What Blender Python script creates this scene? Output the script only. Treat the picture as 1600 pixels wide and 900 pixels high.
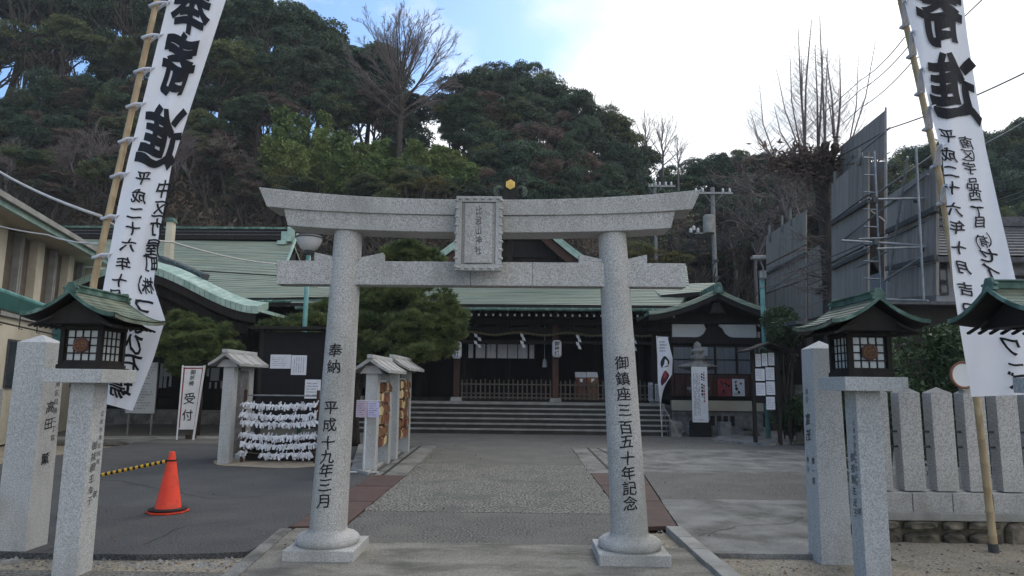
import bpy, bmesh, math, random
import numpy as np
from mathutils import Vector, Matrix
R = math.radians
scene = bpy.context.scene
col = scene.collection
for o in list(bpy.data.objects):
    bpy.data.objects.remove(o)

# ------------------------------------------------------------------ camera, sky, sun, exposure
FPX, PITCH, YAW, ROLL, EYE = 1062.0, 8.0, 0.97, 0.6, 1.55
camd = bpy.data.cameras.new('camera')
cam = bpy.data.objects.new('camera', camd)
col.objects.link(cam)
camd.sensor_width = 36.0
camd.lens = FPX / 1600.0 * 36.0
camd.clip_end = 2000
CM = Matrix.Rotation(R(YAW), 4, 'Z') @ Matrix.Rotation(R(90 + PITCH), 4, 'X') @ Matrix.Rotation(R(ROLL), 4, 'Z')
cam.matrix_world = Matrix.Translation((0, 0, EYE)) @ CM
scene.camera = cam
C3 = CM.to_3x3()
def ray(px, py):
    return C3 @ Vector(((px - 800) / FPX, -(py - 450) / FPX, -1.0))
def at(px, py, Y):                       # point seen at photo pixel px,py on the plane y = Y
    d = ray(px, py); t = Y / d.y
    return Vector((d.x * t, Y, EYE + d.z * t))
def gnd(px, py, z=0.0):                  # point seen at photo pixel px,py on the level z
    d = ray(px, py); t = (z - EYE) / d.z
    return Vector((d.x * t, d.y * t, z))

SUN_EL, SUN_AZ = 42.0, 25.0              # high cloud-veiled sun beyond the hill, a little to the right
world = bpy.data.worlds.new('World'); scene.world = world; world.use_nodes = True
nt = world.node_tree; nt.nodes.clear()
N = nt.nodes.new; L = nt.links.new
out = N('ShaderNodeOutputWorld'); bg = N('ShaderNodeBackground'); bg.inputs[1].default_value = 0.1
sky = N('ShaderNodeTexSky'); sky.sky_type = 'NISHITA'; sky.sun_disc = False
sky.sun_elevation = R(SUN_EL); sky.sun_rotation = R(SUN_AZ); sky.air_density = 1.0; sky.dust_density = 0.6
tc = N('ShaderNodeTexCoord')
sep = N('ShaderNodeSeparateXYZ'); L(tc.outputs['Generated'], sep.inputs[0])
zz = N('ShaderNodeMath'); zz.operation = 'ADD'; zz.inputs[1].default_value = 0.35; L(sep.outputs[2], zz.inputs[0])
dv = N('ShaderNodeVectorMath'); dv.operation = 'DIVIDE'
L(tc.outputs['Generated'], dv.inputs[0]); cz = N('ShaderNodeCombineXYZ')
for i in range(3): L(zz.outputs[0], cz.inputs[i])
L(cz.outputs[0], dv.inputs[1])
mp = N('ShaderNodeMapping'); mp.inputs['Location'].default_value = (3.1, 0.35, 0); mp.inputs['Scale'].default_value = (1, 1, 1)
L(dv.outputs[0], mp.inputs[0])
cn = N('ShaderNodeTexNoise'); cn.inputs['Scale'].default_value = 1.9; cn.inputs['Detail'].default_value = 7; cn.inputs['Roughness'].default_value = 0.52
L(mp.outputs[0], cn.inputs[0])
cr = N('ShaderNodeValToRGB'); cr.color_ramp.elements[0].position = 0.40; cr.color_ramp.elements[1].position = 0.52
gx = N('ShaderNodeMath'); gx.operation = 'MULTIPLY_ADD'; gx.inputs[1].default_value = 0.38; L(sep.outputs[0], gx.inputs[0]); ga = N('ShaderNodeMath'); ga.operation = 'ADD'; ga.inputs[1].default_value = 0.045; L(cn.outputs[0], ga.inputs[0]); L(ga.outputs[0], gx.inputs[2])
L(gx.outputs[0], cr.inputs[0])
cn2 = N('ShaderNodeTexNoise'); cn2.inputs['Scale'].default_value = 3.4; cn2.inputs['Detail'].default_value = 6
L(mp.outputs[0], cn2.inputs[0])
cr2 = N('ShaderNodeValToRGB')
cr2.color_ramp.elements[0].position = 0.36; cr2.color_ramp.elements[0].color = (7.0, 7.4, 8.0, 1)
cr2.color_ramp.elements[1].position = 0.50; cr2.color_ramp.elements[1].color = (9.5, 9.65, 9.9, 1)
L(cn2.outputs[0], cr2.inputs[0])
mx = N('ShaderNodeMix'); mx.data_type = 'RGBA'
sk2 = N('ShaderNodeMix'); sk2.data_type = 'RGBA'; sk2.blend_type = 'MULTIPLY'; sk2.inputs[0].default_value = 1; sk2.inputs[7].default_value = (1.0, 1.22, 1.42, 1)
L(sky.outputs[0], sk2.inputs[6])
L(cr.outputs[0], mx.inputs[0]); L(sk2.outputs[2], mx.inputs[6]); L(cr2.outputs[0], mx.inputs[7])
L(mx.outputs[2], bg.inputs[0]); L(bg.outputs[0], out.inputs[0])

sd = bpy.data.lights.new('sun', 'SUN'); sd.energy = 0.7; sd.angle = R(25); sd.color = (1.0, 0.96, 0.9)
sun = bpy.data.objects.new('sun', sd); col.objects.link(sun)
sdir = Vector((math.sin(R(SUN_AZ)) * math.cos(R(SUN_EL)), math.cos(R(SUN_AZ)) * math.cos(R(SUN_EL)), math.sin(R(SUN_EL))))
sun.rotation_euler = sdir.to_track_quat('Z', 'Y').to_euler()
scene.view_settings.view_transform = 'Standard'; scene.view_settings.look = 'None'
scene.view_settings.exposure = 0.62; scene.view_settings.gamma = 1.0
scene.cycles.max_bounces = 5; scene.cycles.diffuse_bounces = 3; scene.cycles.transparent_max_bounces = 6

# ------------------------------------------------------------------ materials
def srgb(r, g, b):
    f = lambda c: (c / 255 / 12.92) if c / 255 <= 0.04045 else ((c / 255 + 0.055) / 1.055) ** 2.4
    return (f(r), f(g), f(b), 1)
MATS = {}
def pmat(name, c1, c2=None, scale=5.0, detail=6, rough=0.8, bump=0.0, bscale=60.0, stretch=(1, 1, 1),
         speck=None, sscale=140.0, samt=0.5, var=0.0, metal=0.0, lo=0.35, hi=0.65, slo=.36, shi=.64, stain=None, stscale=0.8, stlo=0.45, sthi=0.7, trans=0.0, spec=0.3):
    m = bpy.data.materials.new(name); m.use_nodes = True
    n = m.node_tree; p = n.nodes['Principled BSDF']; A = n.nodes.new; K = n.links.new
    c1 = tuple(c1[:3]) + (1,); c2 = tuple((c2 or c1)[:3]) + (1,)
    p.inputs['Roughness'].default_value = rough; p.inputs['Metallic'].default_value = metal
    p.inputs['Specular IOR Level'].default_value = spec
    t = A('ShaderNodeTexCoord'); mpg = A('ShaderNodeMapping'); mpg.inputs['Scale'].default_value = stretch
    K(t.outputs['Object'], mpg.inputs[0])
    nz = A('ShaderNodeTexNoise'); nz.inputs['Scale'].default_value = scale; nz.inputs['Detail'].default_value = detail
    K(mpg.outputs[0], nz.inputs[0])
    rp = A('ShaderNodeValToRGB'); rp.color_ramp.elements[0].position = lo; rp.color_ramp.elements[1].position = hi
    rp.color_ramp.elements[0].color = c1; rp.color_ramp.elements[1].color = c2
    K(nz.outputs[0], rp.inputs[0]); cur = rp.outputs[0]
    if speck:
        s = A('ShaderNodeTexNoise'); s.inputs['Scale'].default_value = sscale; s.inputs['Detail'].default_value = 2.5; s.inputs['Roughness'].default_value = 0.7
        K(t.outputs['Object'], s.inputs[0])
        sr = A('ShaderNodeValToRGB'); e = sr.color_ramp.elements
        e[0].position = slo; e[0].color = tuple(speck[0][:3]) + (1,); e[1].position = shi; e[1].color = tuple(speck[1][:3]) + (1,)
        K(s.outputs[0], sr.inputs[0])
        x = A('ShaderNodeMix'); x.data_type = 'RGBA'; x.blend_type = 'MIX'; x.inputs[0].default_value = samt
        K(cur, x.inputs[6]); K(sr.outputs[0], x.inputs[7]); cur = x.outputs[2]
    if stain:
        s = A('ShaderNodeTexNoise'); s.inputs['Scale'].default_value = stscale; s.inputs['Detail'].default_value = 8; s.inputs['Roughness'].default_value = 0.65
        K(mpg.outputs[0], s.inputs[0])
        sr = A('ShaderNodeValToRGB'); sr.color_ramp.elements[0].position = stlo; sr.color_ramp.elements[1].position = sthi
        K(s.outputs[0], sr.inputs[0])
        x = A('ShaderNodeMix'); x.data_type = 'RGBA'; x.inputs[7].default_value = tuple(stain[:3]) + (1,)
        K(sr.outputs[0], x.inputs[0]); K(cur, x.inputs[6]); cur = x.outputs[2]
    if var:
        oi = A('ShaderNodeObjectInfo'); mr = A('ShaderNodeMapRange')
        mr.inputs['To Min'].default_value = 1 - var; mr.inputs['To Max'].default_value = 1 + var
        K(oi.outputs['Random'], mr.inputs[0]); hs = A('ShaderNodeHueSaturation')
        K(mr.outputs[0], hs.inputs['Value']); K(cur, hs.inputs['Color']); cur = hs.outputs[0]
        mh = A('ShaderNodeMath'); mh.operation = 'MULTIPLY_ADD'; mh.inputs[1].default_value = var * 0.16; mh.inputs[2].default_value = 0.5 - var * 0.08
        wn = A('ShaderNodeTexWhiteNoise'); wn.noise_dimensions = '1D'; K(oi.outputs['Random'], wn.inputs['W']); K(wn.outputs[0], mh.inputs[0]); K(mh.outputs[0], hs.inputs['Hue'])
    K(cur, p.inputs['Base Color'])
    if bump:
        b = A('ShaderNodeBump'); b.inputs['Strength'].default_value = bump; b.inputs['Distance'].default_value = 0.01
        s = A('ShaderNodeTexNoise'); s.inputs['Scale'].default_value = bscale; s.inputs['Detail'].default_value = 5
        K(mpg.outputs[0], s.inputs[0]); K(s.outputs[0], b.inputs['Height']); K(b.outputs[0], p.inputs['Normal'])
    if trans:
        tr = A('ShaderNodeBsdfTranslucent'); K(cur, tr.inputs[0]); ms = A('ShaderNodeMixShader'); ms.inputs[0].default_value = trans
        K(p.outputs[0], ms.inputs[1]); K(tr.outputs[0], ms.inputs[2]); K(ms.outputs[0], n.nodes['Material Output'].inputs[0])
    MATS[name] = m
    return m
g3 = lambda v, r=1.0, b=1.0: (v * r, v, v * b)
M_gran = pmat('granite', (.35, .335, .31), (.42, .405, .375), 3, speck=(g3(.10), g3(.74)), sscale=90, samt=.46, rough=.8, bump=.25, bscale=90, stain=(.20, .20, .175), stscale=1.3, stlo=.47, sthi=.80, stretch=(1, 1, .45))
M_granb = pmat('granite_blue', g3(.37, 1.0, .97), g3(.44, 1.0, .97), 3, speck=(g3(.12), g3(.74)), sscale=95, samt=.42, rough=.8, bump=.2, bscale=90, stain=(.22, .215, .19), stscale=1.7, stlo=.47, sthi=.8, var=.05, stretch=(1, 1, .4))
M_granw = pmat('granite_old', (.29, .28, .26), (.38, .37, .345), 4, speck=(g3(.13), g3(.6)), sscale=90, samt=.45, rough=.85, bump=.4, stain=(.20, .195, .17), stscale=2.2, stlo=.45, sthi=.75)
M_stone = pmat('weathered_stone', (.16, .155, .14), (.30, .29, .26), 6, speck=(g3(.08), g3(.4)), sscale=60, samt=.4, rough=.9, bump=.8, bscale=25, stain=(.07, .065, .055), stscale=2.5, var=.12)
M_rubble = pmat('rubble_stone', (.06, .052, .038), (.19, .165, .125), 7, rough=.95, bump=1.0, bscale=18, stain=(.03, .028, .022), stscale=4, var=.2)
M_asph = pmat('asphalt', g3(.040, .98, 1.03), g3(.064, .98, 1.03), 1.6, slo=.42, shi=.62, speck=(g3(.018), g3(.15)), sscale=55, samt=.5, rough=.85, bump=.9, bscale=90, stain=(.095, .093, .088), stscale=.9, stlo=.5, sthi=.82)
M_aspd = pmat('asphalt_old', (.066, .064, .057), (.092, .089, .08), 2.2, slo=.42, shi=.6, speck=((.022, .021, .019), (.27, .26, .235)), sscale=42, samt=.62, rough=.9, bump=.9, bscale=60, stain=(.15, .145, .125), stscale=1.1, stlo=.46, sthi=.75)
M_aggr = pmat('exposed_aggregate', (.075, .071, .061), (.105, .10, .088), 2, slo=.43, shi=.6, speck=((.022, .021, .018), (.36, .345, .30)), sscale=34, samt=.72, rough=.9, bump=1.0, bscale=45, stain=(.075, .085, .072), stscale=1.4, stlo=.5, sthi=.72)
M_conc = pmat('concrete', (.13, .126, .112), (.235, .23, .205), 2.2, speck=(g3(.06), g3(.36)), sscale=60, samt=.36, rough=.9, bump=.6, bscale=50, stain=(.075, .075, .064), stscale=1.7, stlo=.44, sthi=.66)
M_concl = pmat('concrete_pale', (.24, .235, .21), (.33, .325, .30), 3, speck=(g3(.15), g3(.42)), sscale=90, samt=.25, rough=.9, bump=.3, stain=(.14, .135, .115), stscale=2.0, stlo=.45, sthi=.8, var=.06)
M_dirt = pmat('sandy_dirt', (.20, .155, .10), (.31, .255, .175), 3, speck=(g3(.07, 1.1, .8), g3(.45, 1.05, .88)), sscale=50, samt=.42, rough=1, bump=1, bscale=45, stain=(.09, .085, .05), stscale=1.5, stlo=.5, sthi=.75)
M_apron = pmat('stained_concrete', (.15, .135, .105), (.24, .22, .175), 2.6, speck=(g3(.06), g3(.4)), sscale=55, samt=.3, rough=.95, bump=.6, bscale=50, stain=(.085, .085, .066), stscale=2.2, stlo=.46, sthi=.68, stretch=(.6, 1.4, 1))
M_sand = pmat('sand', (.25, .19, .12), (.36, .29, .19), 5, speck=(g3(.12), g3(.5)), sscale=70, samt=.25, rough=1, bump=.6)
M_rust = pmat('rusty_steel_plate', (.062, .034, .028), (.092, .052, .043), 5, rough=.75, bump=.3, bscale=120, stain=(.07, .045, .04), stscale=2, var=.12)
M_cop = pmat('verdigris_copper', (.13, .175, .145), (.29, .345, .285), 2.2, rough=.65, bump=.15, bscale=20, stretch=(.25, 5, 7), stain=(.30, .30, .22), stscale=1.6, stlo=.40, sthi=.72)
M_copl = pmat('verdigris_pale', (.27, .38, .33), (.40, .52, .46), 4, rough=.55, stain=(.20, .32, .27), stscale=2.5, var=.06)
M_copr = pmat('verdigris_weathered', (.09, .125, .10), (.22, .26, .20), 6, rough=.65, bump=.3, bscale=30, stain=(.085, .075, .045), stscale=2.4, stlo=.42, sthi=.7)
M_copd = pmat('verdigris_dark', (.035, .075, .06), (.085, .15, .12), 8, rough=.6, stain=(.22, .34, .29), stscale=5, stlo=.5, sthi=.72)
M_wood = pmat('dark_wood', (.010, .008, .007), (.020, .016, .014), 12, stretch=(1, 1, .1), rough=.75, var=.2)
M_woodb = pmat('brown_wood', (.045, .022, .015), (.075, .040, .027), 10, stretch=(1, 1, .15), rough=.7, var=.2)
M_greyw = pmat('weathered_wood', (.075, .062, .052), (.13, .11, .09), 12, stretch=(1, 1, .15), rough=.85, var=.2)
M_strap = pmat('cloth_strap', (.60, .60, .63), (.68, .68, .71), 9, rough=.9, trans=.2)
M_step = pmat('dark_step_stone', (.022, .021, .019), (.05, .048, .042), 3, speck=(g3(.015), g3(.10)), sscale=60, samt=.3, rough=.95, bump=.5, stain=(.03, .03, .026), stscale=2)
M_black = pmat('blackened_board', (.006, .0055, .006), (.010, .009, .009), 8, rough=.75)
M_bamb = pmat('dry_bamboo', (.34, .25, .14), (.46, .36, .22), 6, stretch=(4, 4, .6), rough=.55, stain=(.22, .13, .07), stscale=3, stlo=.5, sthi=.8)
M_cloth = pmat('white_cloth', (.74, .75, .80), (.78, .79, .84), 3, rough=.9, trans=.30)
M_tie = pmat('grey_cloth', (.42, .42, .46), (.60, .60, .62), 9, rough=.9)
M_ink = pmat('black_ink', (.008, .008, .012), (.012, .012, .016), 4, rough=.7)
M_inkw = pmat('worn_ink', (.02, .02, .022), (.10, .10, .10), 60, rough=.8)
M_inkg = pmat('grey_print', (.12, .12, .15), (.2, .2, .24), 9, rough=.9)
M_inkr = pmat('red_print', (.22, .035, .04), (.28, .06, .065), 9, rough=.8)
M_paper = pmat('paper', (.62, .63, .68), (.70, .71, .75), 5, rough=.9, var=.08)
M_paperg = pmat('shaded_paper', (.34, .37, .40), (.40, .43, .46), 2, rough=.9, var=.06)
M_shoji = pmat('lantern_paper', (.42, .44, .44), (.52, .54, .53), 12, rough=.8, var=.12, stain=(.26, .27, .26), stscale=9, stlo=.5, sthi=.8)
M_cream = pmat('cream_render', (.46, .415, .32), (.54, .49, .385), 1.5, rough=.9, stain=(.36, .32, .24), stscale=1.2, stlo=.5, sthi=.8)
M_brown = pmat('brown_louvre', (.11, .085, .065), (.14, .11, .085), 6, rough=.8)
M_plast = pmat('white_plaster', (.55, .56, .58), (.60, .61, .62), 3, rough=.9)
M_white = pmat('white_paint', (.60, .61, .62), (.68, .69, .70), 5, rough=.5)
M_red = pmat('cone_orange', (.78, .052, .02), (.86, .068, .025), 5, rough=.5, spec=.4, stain=(.42, .055, .03), stscale=7, stlo=.52, sthi=.75)
M_rubber = pmat('black_rubber', (.012, .012, .012), (.02, .02, .02), 20, rough=.7)
M_yel = pmat('yellow_plastic', (.60, .36, .03), (.68, .42, .04), 5, rough=.45)
M_gold = pmat('gold_leaf', (.62, .42, .10), (.75, .52, .16), 12, rough=.35, metal=.35)
M_emble = pmat('carved_emblem', (.055, .026, .02), (.10, .045, .032), 20, rough=.6)
M_glass = pmat('window_glass', (.035, .045, .055), (.06, .07, .08), 2, rough=.12, spec=.6)
M_curt = pmat('window_curtain', (.10, .115, .13), (.17, .185, .20), 14, stretch=(6, 6, .1), rough=.6)
M_sheet = pmat('grey_mesh_sheet', (.225, .198, .175), (.275, .245, .22), 9, stretch=(5, 5, .25), rough=.85, stain=(.145, .13, .12), stscale=1.3, var=.12)
M_steel = pmat('galvanised_steel', (.17, .18, .185), (.26, .27, .28), 9, rough=.45, metal=.4)
M_steeld = pmat('dull_steel', (.045, .048, .05), (.08, .082, .085), 9, rough=.6)
M_grnp = pmat('green_painted_steel', (.10, .26, .24), (.15, .33, .30), 6, rough=.45, stain=(.05, .13, .12), stscale=3)
M_teal = pmat('dark_teal_steel', (.02, .075, .07), (.03, .10, .09), 5, rough=.4)
M_polec = pmat('concrete_pole', (.13, .13, .125), (.18, .18, .175), 8, rough=.8)
M_opal = pmat('opal_glass', (.50, .50, .50), (.55, .55, .55), 3, rough=.25, spec=.5)
M_tile = pmat('grey_roof_tile', (.05, .052, .058), (.09, .092, .10), 8, rough=.7, var=.1)
M_housew = pmat('house_wall', (.30, .30, .32), (.36, .36, .38), 2, rough=.9)
M_ema = pmat('ema_wood', (.45, .33, .18), (.66, .52, .32), 8, rough=.6, var=.35)
M_emab = pmat('ema_wood_brown', (.11, .045, .025), (.22, .10, .05), 8, rough=.6, var=.3)
M_rope = pmat('straw_rope', (.10, .085, .05), (.17, .15, .09), 40, rough=.95)
M_wire = pmat('cable', (.03, .03, .03), (.05, .05, .05), 5, rough=.7)
M_wirew = pmat('pale_cable', (.42, .41, .40), (.50, .49, .47), 5, rough=.7)
M_bark = pmat('bark', (.030, .024, .020), (.075, .062, .052), 14, stretch=(1, 1, .25), rough=.95, bump=.8, bscale=30)
M_barkg = pmat('grey_bark', (.085, .075, .075), (.15, .135, .135), 14, stretch=(1, 1, .3), rough=.95)
M_twig = pmat('twigs', (.13, .105, .10), (.21, .175, .165), 6, rough=.95)
M_leafd = pmat('dark_evergreen', (.030, .055, .034), (.082, .118, .062), .9, detail=4, rough=.6, var=.32, trans=.12, lo=.38, hi=.66)
M_leafb = pmat('brown_foliage', (.080, .060, .050), (.165, .12, .09), .9, rough=.8, var=.25, trans=.1)
M_leafo = pmat('olive_foliage', (.065, .085, .034), (.135, .15, .06), .9, rough=.7, var=.2, trans=.15)
M_bambl = pmat('bamboo_leaves', (.075, .125, .030), (.19, .245, .07), .7, rough=.55, var=.22, trans=.25)
M_culm = pmat('bamboo_culm', (.13, .17, .06), (.22, .26, .11), 3, rough=.4)
M_pine = pmat('pine_needles', (.042, .075, .026), (.15, .19, .062), 3.2, detail=3, rough=.6, var=.15, trans=.15)
M_hedge = pmat('hedge_leaves', (.022, .045, .016), (.06, .09, .035), 3, rough=.5, var=.15, trans=.15)
M_brush = pmat('dead_brush', (.060, .047, .036), (.15, .115, .085), .35, rough=.95)
M_brushg = pmat('green_undergrowth', (.028, .045, .018), (.07, .09, .04), .4, rough=.8, trans=.1)
M_soil = pmat('hill_soil', (.020, .017, .012), (.045, .036, .024), .5, rough=1)
M_orange = pmat('autumn_shrub', (.14, .085, .03), (.12, .14, .05), 2.5, rough=.9, trans=.1)

# ------------------------------------------------------------------ builders
class MB:
    """collects faces, then links them as one mesh object"""
    def __init__(s): s.v = []; s.f = []; s.m = []
    def add(s, vs, fs, mi=0):
        b = len(s.v); s.v += [Vector(p) for p in vs]
        for f in fs: s.f.append([b + i for i in f]); s.m.append(mi)
        return s
    def box(s, c, d, rz=0, mi=0, taper=1.0):
        x, y, z = d[0] / 2, d[1] / 2, d[2] / 2; c = Vector(c); Q = Matrix.Rotation(rz, 3, 'Z')
        vs = []
        for k, (zz_, t) in enumerate(((-z, 1.0), (z, taper))):
            for sx, sy in ((-1, -1), (1, -1), (1, 1), (-1, 1)):
                vs.append(c + Q @ Vector((sx * x * t, sy * y * t, zz_)))
        return s.add(vs, [(3, 2, 1, 0), (4, 5, 6, 7), (0, 1, 5, 4), (1, 2, 6, 5), (2, 3, 7, 6), (3, 0, 4, 7)], mi)
    def bar(s, a, b, w, h=None, mi=0):   # square bar from a to b
        a = Vector(a); b = Vector(b); h = h or w; d = (b - a).normalized()
        u = d.cross(Vector((0, 0, 1)));
        if u.length < 1e-3: u = Vector((1, 0, 0))
        u.normalize(); v = u.cross(d).normalized()
        vs = []
        for p in (a, b):
            for i, j in ((-1, -1), (1, -1), (1, 1), (-1, 1)): vs.append(p + u * i * w / 2 + v * j * h / 2)
        return s.add(vs, [(0, 1, 2, 3), (7, 6, 5, 4), (0, 4, 5, 1), (1, 5, 6, 2), (2, 6, 7, 3), (3, 7, 4, 0)], mi)
    def tube(s, pts, rad, n=8, mi=0, cap=True):
        pts = [Vector(p) for p in pts]
        if not hasattr(rad, '__len__'): rad = [rad] * len(pts)
        b = len(s.v)
        u = None
        for i, p in enumerate(pts):
            d = (pts[min(i + 1, len(pts) - 1)] - pts[max(i - 1, 0)])
            if d.length < 1e-9: d = Vector((0, 0, 1))
            d.normalize()
            if u is None:
                u = d.cross(Vector((0.13, 0.97, 0.2))).normalized()
            else:
                u = (u - d * u.dot(d)).normalized()
            w = d.cross(u)
            for k in range(n):
                a = 2 * math.pi * k / n
                s.v.append(p + (u * math.cos(a) + w * math.sin(a)) * rad[i])
        for i in range(len(pts) - 1):
            for k in range(n):
                s.f.append([b + i * n + k, b + i * n + (k + 1) % n, b + (i + 1) * n + (k + 1) % n, b + (i + 1) * n + k]); s.m.append(mi)
        if cap:
            s.f.append([b + k for k in range(n)][::-1]); s.m.append(mi)
            s.f.append([b + (len(pts) - 1) * n + k for k in range(n)]); s.m.append(mi)
        return s
    def lathe(s, prof, c=(0, 0, 0), n=24, mi=0, sq=None):
        c = Vector(c); b = len(s.v)
        for r_, z_ in prof:
            for k in range(n):
                a = 2 * math.pi * k / n; s.v.append(c + Vector((r_ * math.cos(a), r_ * math.sin(a), z_)))
        for i in range(len(prof) - 1):
            for k in range(n):
                s.f.append([b + i * n + k, b + i * n + (k + 1) % n, b + (i + 1) * n + (k + 1) % n, b + (i + 1) * n + k]); s.m.append(mi)
        s.f.append([b + k for k in range(n)][::-1]); s.m.append(mi)
        s.f.append([b + (len(prof) - 1) * n + k for k in range(n)]); s.m.append(mi)
        return s
    def prism(s, pts, d, mi=0):          # closed outline extruded by vector d
        n = len(pts); d = Vector(d); vs = [Vector(p) for p in pts] + [Vector(p) + d for p in pts]
        return s.add(vs, [list(range(n))[::-1], [n + i for i in range(n)]] + [(i, (i + 1) % n, n + (i + 1) % n, n + i) for i in range(n)], mi)
    def build(s, name, mat, parent=None, bev=0.0, smooth=False, seg=2, recalc=True):
        o0 = Vector((0, 0, 0))
        if parent is not None and parent.name in WORLDLOC: o0 = WORLDLOC[parent.name]
        me = bpy.data.meshes.new(name)
        me.from_pydata([tuple(p - o0) for p in s.v], [], s.f)
        mats = mat if isinstance(mat, (list, tuple)) else [mat]
        for m_ in mats: me.materials.append(m_)
        me.polygons.foreach_set('material_index', s.m)
        if recalc or bev:
            bm = bmesh.new(); bm.from_mesh(me)
            bmesh.ops.recalc_face_normals(bm, faces=bm.faces)
            if bev:
                es = [e for e in bm.edges if len(e.link_faces) == 2 and e.calc_face_angle(0) > 0.5]
                bmesh.ops.bevel(bm, geom=es, offset=bev, segments=seg, affect='EDGES', profile=0.6)
            bm.to_mesh(me); bm.free()
        if smooth: me.polygons.foreach_set('use_smooth', [True] * len(me.polygons))
        if smooth and smooth != 'all':
            try: me.set_sharp_from_angle(angle=R(35))
            except Exception: pass
        me.update()
        o = bpy.data.objects.new(name, me); col.objects.link(o)
        if parent is not None:
            o.parent = parent
            if parent.name in WORLDLOC: WORLDLOC[o.name] = o0
        return o
WORLDLOC = {}
def tag(o, label=None, cat=None, group=None, kind=None):
    if label: o['label'] = label
    if cat: o['category'] = cat
    if group: o['group'] = group
    if kind: o['kind'] = kind
    return o
def thing(name, label, cat, loc=(0, 0, 0), rz=0.0, group=None, local=False):
    """an Empty at the thing's base; parts are given in world coordinates unless local=True"""
    o = bpy.data.objects.new(name, None); col.objects.link(o); o.empty_display_size = .2
    o.location = loc; o.rotation_euler = (0, 0, rz)
    if not local: WORLDLOC[o.name] = Vector(loc)
    return tag(o, label, cat, group)
def struct(name, mb, mat, **k): return tag(mb.build(name, mat, **k), kind='structure')
def copy_tree(o, parent=None):
    c = o.copy(); col.objects.link(c)
    if parent is not None: c.parent = parent
    for ch in o.children: copy_tree(ch, c)
    return c
def piece(src, name, parent, loc, rot=(0, 0, 0), scale=None):    # a repeat sharing mesh data
    o = bpy.data.objects.new(name, src if isinstance(src, bpy.types.Mesh) else src.data); col.objects.link(o); o.parent = parent
    l0 = WORLDLOC.get(parent.name)
    o.location = Vector(loc) - l0 if l0 is not None else loc
    o.rotation_euler = rot
    if scale: o.scale = scale
    return o
def mesh_of(mb, name, mat, bev=0.0, smooth=False):
    o = mb.build(name, mat, bev=bev, smooth=smooth); me = o.data; bpy.data.objects.remove(o); return me
def np_mesh(name, V, F, mat, mi=None):
    V = np.asarray(V, dtype=np.float32).reshape(-1, 3); F = np.asarray(F, dtype=np.int32); k = F.shape[1]
    me = bpy.data.meshes.new(name); me.vertices.add(len(V)); me.vertices.foreach_set('co', V.ravel())
    me.loops.add(F.size); me.loops.foreach_set('vertex_index', F.ravel())
    me.polygons.add(len(F)); me.polygons.foreach_set('loop_start', np.arange(0, F.size, k, dtype=np.int32))
    for m_ in (mat if isinstance(mat, (list, tuple)) else [mat]): me.materials.append(m_)
    if mi is not None: me.polygons.foreach_set('material_index', np.asarray(mi, dtype=np.int32))
    me.update(calc_edges=True); me.validate()
    return me
def link_mesh(me, name, parent=None, loc=(0, 0, 0)):
    o = bpy.data.objects.new(name, me); col.objects.link(o); o.parent = parent; o.location = loc; return o

# lettering: glyph outlines laid on a surface
GLY = {}
def glyph(ch, bold):
    k = (ch, bold)
    if k not in GLY:
        c = bpy.data.curves.new('g', 'FONT'); c.body = ch; c.size = 1; c.resolution_u = 2
        o = bpy.data.objects.new('g', c); col.objects.link(o)
        me = bpy.data.meshes.new_from_object(o.evaluated_get(bpy.context.evaluated_depsgraph_get()))
        bm = bmesh.new(); bm.from_mesh(me)
        bmesh.ops.remove_doubles(bm, verts=bm.verts, dist=.0005)
        if bold:                                      # swell the strokes unevenly, as a brush does
            off = {}
            for e in bm.edges:
                if len(e.link_faces) != 1: continue
                l = e.link_loops[0]; a, b = l.vert.co, l.link_loop_next.vert.co; f = l.face
                d = (b - a).normalized(); nn = d.cross(f.normal if f.normal.length > .5 else Vector((0, 0, 1)))
                for v in (l.vert, l.link_loop_next.vert): off.setdefault(v, []).append(nn)
            for v, ns in off.items():
                s_ = sum(ns, Vector()); 
                if s_.length < 1e-4: continue
                k_ = min(1.6, 1 / max(.3, (s_.normalized().dot(ns[0])))); w_ = 1 + .45 * math.sin(v.co.x * 9 + ord(ch)) * math.sin(v.co.y * 8 + ord(ch) * 3)
                off[v] = s_.normalized() * bold * k_ * w_
            for v, d in off.items():
                if isinstance(d, Vector): v.co += d
        for _ in range(3):
            es = [e for e in bm.edges if e.calc_length() > .13]
            if not es: break
            bmesh.ops.subdivide_edges(bm, edges=es, cuts=1)
            bmesh.ops.triangulate(bm, faces=[f for f in bm.faces if len(f.verts) > 4])
        bm.verts.index_update()
        GLY[k] = ([(v.co.x - .5, v.co.y - .36) for v in bm.verts], [[v.index for v in f.verts] for f in bm.faces])
        bm.free(); bpy.data.objects.remove(o); bpy.data.meshes.remove(me); bpy.data.curves.remove(c)
    return GLY[k]
def lettering(items, fn, mat, parent, name='lettering', bold=.01, mirror=False, brush=0.0, seed=1, each=False):
    """items: (char, u, v, size); fn(u, v) -> point on the surface"""
    rng = random.Random(seed); mb = MB()
    for it in items:
        ch, u, v, sz = it[:4]; sy = it[4] if len(it) > 4 else sz
        gv, gf = glyph(ch, bold)
        vs = []
        ph = rng.random() * 6
        for x, y in gv:
            if brush:
                x += brush * math.sin(y * 5 + ph) * .5; y += brush * (x * 1.2 + .35 * math.sin(x * 7 + ph))
            if mirror: x = -x
            vs.append(fn(u + x * sz, v + y * sy))
        if each: MB().add(vs, gf).build('character', mat, parent, recalc=False)
        else: mb.add(vs, gf)
    if not each: return tag(mb.build(name, mat, parent, recalc=False), kind='stuff')
def column(txt, u, v0, size, pitch, sy=None):
    return [(c, u, v0 - i * pitch, size, sy or size) for i, c in enumerate(txt) if c != ' ']
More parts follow.
